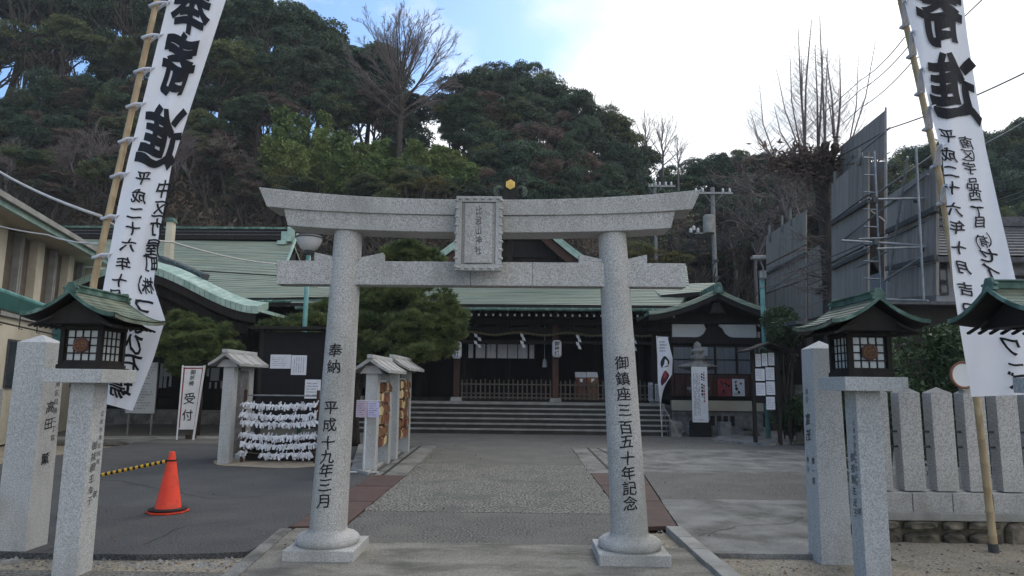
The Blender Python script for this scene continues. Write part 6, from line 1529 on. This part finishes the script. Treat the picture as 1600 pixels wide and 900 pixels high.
LBr = 'brown viny bush'; GBr = 'brown shrubs on the left slope'
for k in range(34):
    px = RG.uniform(-30, 430); hill_tree(px, RG.uniform(195, 305), RG.uniform(40, 48), RG.uniform(50, 85), CB if RG.random() < .8 else CO, LBr, GBr, hpx=RG.uniform(35, 60), cat='shrub', name='brown_shrub')
for k in range(22):          # understorey closing the gaps along the ridge
    px = -40 + k * 31 + RG.uniform(-8, 8)
    if px < 640: hill_tree(px, (118 if px < 420 else 96 + (px - 420) * .25) + RG.uniform(-10, 22), RG.uniform(52, 54), RG.uniform(60, 90), [CR, CB, CR, CO][k % 4], LB, GB, hpx=RG.uniform(60, 90))
# right wood, domed
SK2 = [(672, 148), (685, 132), (720, 112), (760, 100), (800, 96), (835, 103), (870, 126), (910, 150), (950, 172), (985, 190), (1005, 225), (1030, 250), (1080, 268)]
L2 = 'domed wood evergreen'; G2 = 'evergreens of the domed wood behind the hall'
x = 715
while x < 1000:
    w = RG.uniform(68, 92); hill_tree(x, sky_at(x, SK2) + RG.uniform(-1, 7), RG.uniform(55, 58), w, CR if x < 930 else CO, L2, G2, hpx=RG.uniform(60, 90)); x += w * .38
for row, (dy, Y0) in enumerate(((42, 53), (85, 50), (125, 47.5), (165, 45))):
    x = (735, 742, 752, 760)[row]
    while x < 1075:
        yt = sky_at(x, SK2) + dy + RG.uniform(-8, 8)
        if yt < 300: hill_tree(x, yt, Y0 + RG.uniform(-1, 1), RG.uniform(62, 95), (CB if RG.random() < (.25 if row != 1 else .4) else CR), L2, G2, hpx=RG.uniform(60, 95))
        x += 34
for px, y, w in ((700, 150, 60), (706, 185, 46), (745, 240, 60), (735, 285, 55)): hill_tree(px, y, 53, w, CR, L2, G2, hpx=w * .9)
L3 = 'low far evergreen'; G3 = 'low evergreens beyond the utility pole'
SK3 = [(1040, 262), (1080, 250), (1110, 240), (1150, 238), (1200, 238), (1240, 250), (1290, 262), (1340, 250)]
for row, dy in enumerate((0, 34, 70, 105)):
    x = 1050
    while x < 1345 - row * 30:
        hill_tree(x, sky_at(x, SK3) + dy + RG.uniform(-5, 8), 57 - row * 3 + RG.uniform(-1, 1), RG.uniform(58, 88), CR, L3, G3, hpx=RG.uniform(50, 80)); x += 36
L4 = 'rounded far hill tree'; G4 = 'trees on the far hill at the right'
SK4 = [(1380, 262), (1400, 236), (1425, 218), (1470, 212), (1520, 206), (1545, 195), (1580, 184), (1640, 180), (1700, 186)]
for row, dy in enumerate((0, 40, 85, 125)):
    x = 1395
    while x < 1720:
        hill_tree(x, sky_at(x, SK4) + dy + RG.uniform(-4, 8), 58 - row * 3 + RG.uniform(-1, 1), RG.uniform(60, 90), CR if RG.random() < .7 else CO, L4, G4, hpx=RG.uniform(55, 85)); x += 38
# olive and dead shrubs low on the middle and right slope
L5 = 'dark thicket shrub'; G5 = 'thicket on the right slope'
for k in range(30):
    px = RG.uniform(1060, 1330); hill_tree(px, RG.uniform(320, 420), RG.uniform(36, 42), RG.uniform(50, 85), CB if RG.random() < .6 else CR, L5, G5, hpx=RG.uniform(30, 50), cat='shrub', name='thicket_shrub')
for k, (px, y, w) in enumerate(((1000, 372, 60), (1035, 385, 60), (1062, 392, 46), (978, 385, 60))):
    me = crown_mesh('crown', 300 + k, 3.2, 3.0, 22, 5200, .15, M_orange if k % 2 else M_leafo, M_orange); CO.append(me); hill_tree(px, y, 31, w, [me], 'olive and rust shrub', 'rust tinged shrubs above the hall roof', hpx=40, cat='shrub', name='autumn_shrub')
# bamboo grove
def bamboo_mesh(seed, H):
    rg = random.Random(seed); rng = np.random.default_rng(seed); az = rg.uniform(0, 6.28); pts = []; lean = rg.uniform(.5, 1.6)
    for i in range(11):
        f = i / 10; pts.append(Vector((math.cos(az) * lean * f ** 3, math.sin(az) * lean * f ** 3, H * f * (1 - .05 * f * f))))
    br = [(pts, [.055 * (1 - .85 * i / 10) for i in range(11)], 0)]; C = []
    for k in range(44):
        f = .25 + .75 * (k / 44); i = min(9, int(f * 10)); b = pts[i].lerp(pts[i + 1], f * 10 - i); a = rg.uniform(0, 6.28); L_ = .25 + .85 * math.sin(math.pi * min(1, (f - .1) * 1.02)) * rg.uniform(.6, 1)
        e = b + Vector((math.cos(a) * L_, math.sin(a) * L_, L_ * .35)); br.append(([b, b.lerp(e, .5) + Vector((0, 0, .08)), e], [.012, .008, .005], 1))
        m = 60; t_ = rng.uniform(.2, 1.05, m)[:, None]; C.append(np.array(tuple(b)) + (np.array(tuple(e)) - np.array(tuple(b))) * t_ + rng.normal(size=(m, 3)) * .17 + np.array([0, 0, -.05]))
    C = np.concatenate(C); V, F = leaf_quads(C, .13, rng, aspect=1.5)
    return branch_mesh('culm', br, M_culm, sides=(6, 3)), np_mesh('leaves', V, F, M_bambl)
BM = [bamboo_mesh(400 + k, 7.0) for k in range(4)]
def bamboo(px, ptop, Y, label='feathery yellow-green bamboo in the grove above the torii lintel'):
    top = at(px, ptop, Y); g = hill_z(top.x, Y); c, l = BM[RG.randrange(4)]; s = (top.z - g) / 6.7
    t = thing('bamboo', 'feathery yellow-green bamboo, ' + ('tall one ' if ptop < 200 else 'middling one ' if ptop < 240 else 'low one ') + ('left of the grove by the dark wood' if px < 480 else 'in the grove above the left pillar' if px < 560 else 'in the grove below the tall bare tree' if px < 650 else 'at the grove right end near the plaque'), 'bamboo', (top.x, Y, g), RG.uniform(0, 6.28), 'bamboo grove on the slope', local=True)
    for me, n_ in ((c, 'culm'), (l, 'leaves')): o = link_mesh(me, n_, t); o.scale = (max(.75, s), max(.75, s), s)
for px, y in ((455, 168), (470, 180), (442, 200), (515, 178), (500, 200), (530, 215), (545, 205), (562, 222), (585, 215), (602, 232), (470, 225), (452, 245), (490, 240), (520, 250), (550, 255), (580, 245), (610, 250), (640, 228), (660, 222), (680, 225), (698, 232), (715, 245), (728, 262), (650, 245), (675, 250), (700, 258), (620, 270), (640, 275), (668, 275), (592, 275), (560, 282), (715, 280), (735, 285), (430, 215), (480, 265)):
    bamboo(px, y, RG.uniform(43, 50))
MG = [crown_mesh('crown', 500, 3.2, 3.0, 36, 20000, .13, M_bambl)]
for px, y, w in ((700, 232, 80), (725, 250, 60), (668, 240, 70), (690, 262, 80), (722, 280, 60), (612, 246, 60)): hill_tree(px, y, 46.5, w, MG, 'light green mound', 'light green mounds right of the bamboo', hpx=w * .8, cat='shrub', name='green_mound')
for k in range(16):
    px = RG.uniform(430, 740); hill_tree(px, RG.uniform(255, 300), RG.uniform(39, 44), RG.uniform(45, 75), CO if RG.random() < .6 else CR, 'olive slope bush', 'bushes below the bamboo', hpx=RG.uniform(35, 50), cat='shrub', name='olive_shrub')
# bare trees
def bare(px, pbase, ptop, Y, br, label, name='bare_tree', twig=M_twig, bark=M_barkg, cut=1, group=None, fatten=1.0, xs=1.0, wpx=None):
    b = at(px, pbase, Y); H = at(px, ptop, Y).z - b.z
    zs = max(p.z for pts, r_, l in br for p in pts); s = H / zs
    if wpx: xr = sorted(p.x for pts, r_, l in br for p in pts); xs = (wpx / FPX * Y) / (s * (xr[int(len(xr) * .985)] - xr[int(len(xr) * .015)]))
    g = hill_z(b.x, Y) - .2
    if Y > 33 and g < b.z: br = br + [([Vector((0, 0, (g - b.z) / s)), Vector((0, 0, (g - b.z) / s * .5)), Vector((0, 0, .01))], [br[0][1][0] * 1.3, br[0][1][0] * 1.1, br[0][1][0]], 0)]
    t = thing(name, label, 'tree', b, 0, group, local=True)
    for me, n_ in ((branch_mesh('trunk', br, bark, 0, cut), 'trunk'), (branch_mesh('twigs', br, twig, cut + 1), 'twigs')):
        o = link_mesh(me, n_, t); o.scale = (s * fatten * xs, s * fatten * xs, s)
    return t
bare(624, 232, 2, 49.0, fan_tree(9, 11.2, 11.2, .24, nm=22, n2=11, n3=8, n4=6, z0=.20, minr=.0095), 'tall bare tree with a fan of fine twigs standing against the sky on the ridge', twig=M_twig, bark=M_bark)
bare(1036, 288, 166, 55, fan_tree(12, 6.6, 5.2, .13, nm=12, n2=7, n3=6, n4=3), 'pale bare tree with the broadest crown on the ridge right of the domed wood', group='bare ridge trees')
bare(1010, 260, 160, 56, fan_tree(13, 5.4, 3.6, .11, nm=10, n2=6, n3=5, n4=3), 'pale bare tree on the ridge rising from the right flank of the domed wood', group='bare ridge trees')
bare(1060, 290, 198, 54, fan_tree(14, 5.0, 3.6, .10, nm=10, n2=6, n3=5, n4=3), 'small bare tree lowest on the ridge right of the domed wood', group='bare ridge trees')
for k, (px, y) in enumerate(((925, 142), (952, 150), (905, 138))): bare(px, y + 70, y, 57, branches(20 + k, 4.2, .08, 4, .4, (6, 5, 4, 3), up=.5, first=.2, shrink=.62, minr=.011), 'thin bare treetop poking above the domed wood', group='bare treetops above the domed wood')
for k, (px, y0, y1, Y) in enumerate(((1150, 430, 310, 36), (1105, 440, 345, 37), (1180, 420, 330, 35), (1215, 400, 250, 37), (1250, 390, 240, 34))):
    bare(px, y0, y1, Y, branches(30 + k, 2.6, .10, 4, .75, (6, 5, 4, 3), up=.1, first=.15, shrink=.72, minr=.010), ['leafless cherry tree beside the utility pole', 'leafless cherry tree left of the utility pole foot', 'leafless cherry tree left of the scaffold screens', 'leafless brown tree just left of the pollarded tree', 'leafless tangled tree behind the pollarded trunk'][k], twig=M_twig if k > 2 else M_barkg, xs=1.3)
# brown vines on the left slope as bare shrubs
for k in range(10):
    px = 20 + k * 42 + RG.uniform(-15, 15); y = RG.uniform(215, 300); a, b = BAREM[k % 3]; p = at(px, y, 44); g = hill_z(p.x, 44)
    t = thing('bare_sapling', 'thin bare sapling among the brown shrubs on the left slope', 'tree', (p.x, 44, g), RG.uniform(0, 6), 'bare saplings on the left slope', local=True); s = RG.uniform(.35, .6)
    for me, n_ in ((a, 'trunk'), (b, 'twigs')): o = link_mesh(me, n_, t); o.scale = (s * 1.3, s * 1.3, s)
# pollarded tree at right
PY = 21.6
t = thing('pollarded_tree', 'pollarded tree with thick dark trunk and tall upright bare shoots beside the scaffold', 'tree', (at(1290, 480, PY).x, PY, 0))
zz = lambda px, py: at(px, py, PY)
b0 = Vector((zz(1296, 480).x, PY, 0))
MB().tube([b0, b0 + Vector((0, 0, 2)), zz(1296, 440), zz(1290, 360), zz(1284, 300), zz(1282, 255), zz(1284, 232)], [.33, .25, .22, .20, .23, .34, .22], 12).build('trunk', M_bark, t, smooth='all')
mb = MB(); rg = random.Random(8)
knobs = []
for k in range(12):
    px = 1225 + k * 10.5; py = 236 + rg.uniform(-4, 14) + (12 if px < 1245 or px > 1330 else 0); kp = zz(px, py); kp.y += rg.uniform(-.6, .6)
    c_ = zz(1284, 262); mb.tube([c_ + Vector((rg.uniform(-.1, .1), 0, -.1)), c_.lerp(kp, .55) + Vector((0, 0, -.12)), kp], [.14, .10, .085], 7)
    mb.lathe([(0, -.12), (.12, -.07), (.15, .02), (.10, .10), (0, .13)], kp, 8); knobs.append((px, kp))
mb.build('stub_branches', M_bark, t)
br = []
def shoot(p, e, r, lv=0, curve=.12):
    m = p.lerp(e, .5); m.x += (m.x - zz(1284, 200).x) * curve; pts = [p, p.lerp(m, .5), m, m.lerp(e, .5) + Vector((0, 0, .04)), e]
    br.append((pts, [r, r * .85, r * .65, r * .45, r * .22], lv)); return pts
tops = [(1188, 150), (1196, 120), (1204, 168), (1215, 95), (1228, 85), (1245, 60), (1259, 30), (1262, 75), (1280, 26), (1290, 70), (1297, 42), (1310, 62), (1322, 75), (1338, 90), (1346, 82), (1240, 110), (1272, 90), (1305, 100), (1330, 120), (1180, 178)]
for k, (px, py) in enumerate(tops):
    e = zz(px, py); e.y += rg.uniform(-1.2, 1.2); kn = min(knobs, key=lambda q: abs(q[0] - (1284 + (px - 1284) * .62)))[1]
    big = py < 80; P_ = shoot(kn, e, .042 if big else .026, 0)
    n = 40 if big else 24
    for j in range(n):
        f = .12 + .85 * j / n; i = min(3, int(f * 4)); b = P_[i].lerp(P_[i + 1], f * 4 - i); sd = rg.choice((-1, 1)); L_ = (1 - f) * 1.1 * rg.uniform(.5, 1.1) + .18
        q = b + Vector((sd * L_ * .55, rg.uniform(-.4, .4) * L_, L_ * .75)); br.append(([b, b.lerp(q, .5) + Vector((sd * .05, 0, -.03)), q], [.008, .006, .003], 1))
for k in range(120):        # bristle of small shoots at the head
    px, kp = knobs[rg.randrange(len(knobs))]; a = Vector((rg.gauss((px - 1284) / 80, .35), rg.gauss(0, .4), rg.uniform(.5, 1.2))) * rg.uniform(.4, 1.3); br.append(([kp, kp + a * .5 + Vector((0, 0, -.04)), kp + a], [.010, .007, .004], 1))
o_ = WORLDLOC[t.name]
for pts, r_, l in br:
    for i in range(len(pts)): pts[i] = pts[i] - o_
for k in range(75):         # tangled side twigs and vines on the trunk
    f = rg.random(); b = Vector((zz(1290, 470 - 210 * f).x, PY - .15, zz(1290, 470 - 210 * f).z)) - o_; sd = -1 if rg.random() < .72 else 1; L_ = rg.uniform(.5, 1.7)
    q = b + Vector((sd * L_, rg.uniform(-.5, .3), L_ * rg.uniform(-.35, .5))); m_ = b.lerp(q, .5) + Vector((rg.uniform(-.15, .15), 0, rg.uniform(-.1, .25))); br.append(([b, b.lerp(m_, .5), m_, m_.lerp(q, .5) + Vector((0, 0, rg.uniform(-.1, .1))), q], [.022, .016, .013, .009, .005], 1))
    for j in range(4):
        c0_ = m_.lerp(q, rg.random()); e_ = c0_ + Vector((sd * rg.uniform(.05, .4), rg.uniform(-.2, .2), rg.uniform(-.25, .4))); br.append(([c0_, c0_.lerp(e_, .5) + Vector((0, 0, .04)), e_], [.009, .007, .004], 1))
link_mesh(branch_mesh('shoots', br, M_twig, 0, 0, sides=(6,)), 'shoots', t); link_mesh(branch_mesh('twigs', br, M_twig, 1, 1, sides=(4, 3)), 'twigs', t)
iv = np.random.default_rng(4); C = np.concatenate([np.array(tuple(zz(px, py))) + iv.normal(size=(260, 3)) * np.array([.55, .4, .22]) for px, py in ((1282, 250), (1300, 262), (1262, 246), (1236, 246), (1320, 250), (1222, 256), (1285, 280), (1250, 262))]) - np.array(tuple(o_))
V, F = leaf_quads(C, .07, iv, aspect=1.6); link_mesh(np_mesh('dead_leaves', V, F, M_leafb), 'dead_leaves', t)

# ------------------------------------------------------------------ pines and hedge close by
def needle_cloud(seed, blobs, n, L_, off):
    """tufts of needles on flattened pads; blobs: (x,y,z,rx,ry,rz)"""
    rng = np.random.default_rng(seed); P_ = []; D_ = []
    rb_ = random.Random(seed + 9); sub_ = []
    for b in blobs:
        m = max(8, int(60 * b[3] * b[5] / .18)); m = min(30, m)
        for _ in range(m):
            a = rb_.uniform(0, 6.28); q = rb_.random() ** .5; k_ = rb_.uniform(.15, .28)
            sub_.append((b[0] + math.cos(a) * q * b[3] * .85, b[1] + rb_.uniform(-1, 1) * b[4] * .8, b[2] + math.sin(a) * q * b[5] * .85, b[3] * k_, b[4] * k_, b[5] * k_ * 1.1))
    blobs = sub_
    vol = np.array([b[3] * b[5] for b in blobs]); cnt = (n * vol / vol.sum()).astype(int)
    for b, c in zip(blobs, cnt):
        d = rng.normal(size=(c, 3)); d /= np.linalg.norm(d, axis=1)[:, None]; d[:, 2] = np.abs(d[:, 2]) * np.where(rng.random(c) < .75, 1, -.5)
        P_.append(np.array(b[:3]) + d * np.array(b[3:]) * rng.uniform(.55, 1.05, (c, 1)) * (1 + .12 * np.sin(d[:, :1] * 9 + d[:, 1:2] * 7))); D_.append(d * [1, 1, .6] + [0, 0, .55])
    P_ = np.concatenate(P_); D_ = np.concatenate(D_); k = 9; m = len(P_)
    dirs = D_[:, None, :] + rng.normal(size=(m, k, 3)) * .55; dirs /= np.linalg.norm(dirs, axis=2)[..., None]
    w = np.cross(dirs, rng.normal(size=(m, k, 3))); w /= np.linalg.norm(w, axis=2)[..., None]; w *= .0085
    base = P_[:, None, :]; tip = base + dirs * (L_ * rng.uniform(.7, 1.2, (m, k, 1)))
    V = np.stack([base - w, base + w, tip], 2).reshape(-1, 3) - np.array(off); return V, np.arange(m * k * 3).reshape(-1, 3)
def pine(label, loc, trunk, blobs, n, L_=.10, seed=1, thick=.12):
    t = thing('pine_tree', label, 'pine', loc); off = WORLDLOC[t.name]
    MB().tube(trunk, [thick * (1 - .6 * i / (len(trunk) - 1)) for i in range(len(trunk))], 10).build('trunk', M_bark, t, smooth='all')
    rg = random.Random(seed)
    for i, b in enumerate(blobs):
        c_ = Vector(b[:3]); tr = min(trunk[1:], key=lambda p: (Vector(p) - c_).length + (1.5 if Vector(p).z > c_.z + .1 else 0)); tr = Vector(tr)
        m = tr.lerp(c_, .55) + Vector((rg.uniform(-.1, .1), 0, rg.uniform(-.15, .05))); mb = MB().tube([tr, m, c_ + Vector((0, 0, -b[5] * .3))], [thick * .42, thick * .3, thick * .15], 6)
        for k in range(5): a = rg.uniform(0, 6.28); mb.tube([m.lerp(c_, rg.random()), c_ + Vector((math.cos(a) * b[3] * .7, math.sin(a) * b[4] * .7, -b[5] * .1))], [thick * .15, thick * .05], 4)
        mb.build('limb', M_bark, t)
    V, F = needle_cloud(seed, blobs, n, L_, off); link_mesh(np_mesh('needles', V, F, M_pine), 'needles', t)
def blob(px, py, Y, wpx, hpx, dy=None): c = at(px, py, Y); s = Y / FPX; return (c.x, c.y, c.z, wpx * s / 2, (dy or wpx * s / 2 * .8), hpx * s / 2)
Q = 17.0; q = lambda px, py, Y=Q: at(px, py, Y)
tb0 = gnd(552, 694); tb0.y = Q
pine('big spreading pine behind the torii left pillar, reaching up between its beams', (q(556, 600).x, Q, 0), [Vector((q(553, 690).x, Q, -.05)), q(551, 650), q(556, 610), q(572, 560), q(600, 510), q(628, 455), q(642, 405)],
     [blob(640, 398, Q, 100, 34), blob(615, 418, Q, 80, 28), blob(672, 412, Q, 60, 30), blob(650, 468, Q, 130, 46), blob(598, 470, Q, 100, 46), blob(698, 492, Q, 72, 56), blob(700, 520, Q - .3, 64, 44), blob(652, 510, Q - .5, 110, 54), blob(592, 516, Q - .4, 100, 54), blob(640, 548, Q - .6, 130, 46), blob(582, 552, Q - .5, 70, 40), blob(690, 545, Q - .4, 56, 30), blob(515, 478, Q, 60, 26), blob(620, 440, Q + .6, 120, 40), blob(560, 470, Q + .3, 60, 44),
      blob(500, 500, Q - .6, 62, 24), blob(452, 506, Q - .8, 60, 24), blob(420, 512, Q - .8, 46, 18), blob(545, 512, Q - .5, 60, 36), blob(470, 520, Q - .8, 70, 18), blob(600, 575, Q - .4, 70, 20)], 21000, L_=.135, seed=5, thick=.17)
Q = 19.6
pine('rounded pine in front of the left wing between the left banner and the dark board', (q(305, 600, Q).x, Q, 0), [Vector((q(312, 600, Q).x, Q, 0)), q(312, 620, Q), q(308, 585, Q), q(302, 545, Q), q(300, 510, Q)],
     [blob(296, 505, Q, 84, 34), blob(262, 522, Q, 56, 30), blob(335, 520, Q, 60, 30), blob(300, 535, Q - .4, 110, 34), blob(345, 545, Q - .3, 60, 28), blob(262, 550, Q - .3, 52, 30), blob(310, 562, Q - .4, 84, 24), blob(285, 578, Q - .3, 70, 22), blob(348, 562, Q - .2, 50, 20)], 10500, L_=.14, seed=6, thick=.10)
# hedge behind the stone fence
hd = thing('clipped_hedge', 'tall dark broadleaf hedge behind the stone fence on the right', 'hedge', (6.3, 9.6, 0)); rng = np.random.default_rng(9); off = np.array(WORLDLOC[hd.name])
C = []
for k in range(120):
    x = rng.uniform(4.5, 9.6); y = rng.uniform(9.2, 10.4); z = rng.uniform(.5, 2.45 + .14 * math.sin(x * 3.1) + .1 * math.sin(x * 7)); r = .30
    if x < 5.0: z = min(z, 2.0)
    d = rng.normal(size=(420, 3)); d /= np.linalg.norm(d, axis=1)[:, None]; C.append(np.array([x, y, z]) + d * r * rng.uniform(.7, 1.1, (420, 1)))
C = np.concatenate(C) - off; V, F = leaf_quads(C, .032, rng, aspect=1.3); link_mesh(np_mesh('leaves', V, F, M_hedge), 'leaves', hd)
mb = MB()
for k in range(16):
    x = 4.7 + k * .31; mb.tube([(x, 9.7, 0), (x + .1 * math.sin(k), 9.65, .8), (x + .2 * math.sin(k * 2), 9.7, 1.9)], [.03, .024, .012], 6)
mb.build('stems', M_bark, hd)
# small shrubs in the rock bed and below the office
for k, (px, py, Y, r) in enumerate(((1235, 655, 19.2, .42), (1258, 640, 18.6, .5), (1212, 560, 19.8, .55), (1228, 520, 18.8, .5), (1218, 500, 20, .5))):
    c = at(px, py, Y); rng = np.random.default_rng(50 + k); d = rng.normal(size=(2600, 3)); d /= np.linalg.norm(d, axis=1)[:, None]; C = d * r * rng.uniform(.5, 1.1, (2600, 1)) * [1, 1, .8]
    V, F = leaf_quads(C, .04, rng, aspect=1.5); t = thing('dark_shrub', ['dark shrub low among the rocks beside the notice board', 'dark shrub against the stone name post', 'dark shrub behind the notice board roof', 'dark shrub under the shed eave', 'topmost dark shrub by the pole and shed'][k], 'shrub', (c.x, Y, 0), local=True)
    link_mesh(np_mesh('leaves', V, F, M_hedge), 'leaves', t, (0, 0, c.z)); mb = MB()
    for j in range(6): mb.tube([(0, 0, 0), (.1 * math.cos(j), .1 * math.sin(j), c.z * .5), (.25 * math.cos(j * 1.3), .25 * math.sin(j * 1.3), c.z)], .018, 5)
    mb.build('stems', M_bark, t)

# neighbours that read alike are told apart by their order across the slope
same = {}
for o in list(bpy.data.objects):
    if o.parent is None and o.get('group') and o.get('label') and o.get('category') in ('tree', 'shrub', 'bamboo'): same.setdefault(o['label'], []).append(o)
ORD = ['', 'second', 'third', 'fourth', 'fifth', 'sixth', 'seventh', 'eighth', 'ninth', 'tenth', 'eleventh', 'twelfth']
for lb, os_ in same.items():
    if len(os_) < 2: continue
    os_.sort(key=lambda o: o.location.x / o.location.y)
    for k, o in enumerate(os_):
        o['label'] = lb + (', leftmost' if k == 0 else ', rightmost' if k == len(os_) - 1 else ', ' + ORD[min(k, 11)] + ' from left')
# ------------------------------------------------------------------ wires
def wire(pts, r, mat, label, sag=0.0, cat='cable'):
    P_ = [at(*p) for p in pts]; out_ = []
    for a, b in zip(P_, P_[1:]):
        for i in range(9): f = i / 9; p = a.lerp(b, f); p.z -= sag * 4 * f * (1 - f); out_.append(p)
    out_.append(P_[-1]); t = thing('overhead_cable', label, cat, P_[0]); MB().tube(out_, r, 6).build('strand', mat, t, smooth='all')
wire([(-400, 75, 11), (-30, 250, 9), (158, 338, 6.6)], .016, M_wirew, 'thick pale rope from the left edge tied to the left bamboo pole', .06, 'rope')
wire([(-30, 345, 13), (75, 367, 9.5), (155, 381, 6.6)], .010, M_wirew, 'thin pale line below the thick rope on the left', .03, 'rope')
wire([(165, 345, 6.5), (268, 378, 9), (430, 412, 13), (455, 420, 14.8)], .013, M_wirew, 'pale rope from the left pole passing before the left wing roof', .05, 'rope')
wire([(2300, -190, 9), (1660, 84, 13), (1392, 200, 17), (1195, 300, 30)], .016, M_wire, 'overhead wire crossing behind the right banner down to the pollarded tree', .1)
wire([(1640, -160, 11), (1412, 60, 15), (1345, 125, 19), (1180, 262, 32)], .012, M_wire, 'highest of three parallel wires fanning down through the pollarded tree', .1)
wire([(1650, -150, 11), (1418, 74, 15), (1345, 140, 19), (1182, 280, 32)], .012, M_wire, 'middle of three parallel wires fanning down through the pollarded tree', .1)
wire([(1655, -124, 11), (1424, 98, 15), (1345, 168, 19), (1185, 298, 32)], .012, M_wire, 'lowest of three parallel wires fanning down through the pollarded tree', .1)
wire([(2100, -125, 9), (1660, 150, 12), (1545, 222, 14), (1440, 290, 17)], .022, M_steel, 'thick pale cable slanting behind the right banner', .05)
wire([(2100, 42, 9), (1660, 240, 12), (1560, 285, 14), (1200, 420, 29)], .012, M_wire, 'thin cable slanting past the scaffold sheets', .1)
wire([(2200, 126, 7), (1640, 282, 10), (1450, 335, 13), (1190, 440, 28)], .012, M_wire, 'lower thin cable slanting past the scaffold sheets', .1)
wire([(2200, 130, 7), (1640, 290, 10), (1450, 345, 13), (1190, 452, 28)], .010, M_wire, 'lowest thin cable slanting past the scaffold sheets', .1)
wire([(500, 458, 16), (660, 458, 22)], .012, M_wirew, 'thin pale line behind the big pine', .02)

# ------------------------------------------------------------------ thin winter haze
hz = MB().box((0, 265, 22), (660, 700, 47)); ho = hz.build('haze', [], None)
hm = bpy.data.materials.new('haze_air'); hm.use_nodes = True; hn = hm.node_tree; hn.nodes.clear()
ho_ = hn.nodes.new('ShaderNodeOutputMaterial'); hv = hn.nodes.new('ShaderNodeVolumePrincipled'); hv.inputs['Density'].default_value = .0006; hv.inputs['Color'].default_value = (.85, .91, 1.0, 1)
hn.links.new(hv.outputs[0], ho_.inputs['Volume']); ho.data.materials.append(hm); tag(ho, 'thin bluish haze between the gate and the wooded hill', 'haze', kind='stuff')
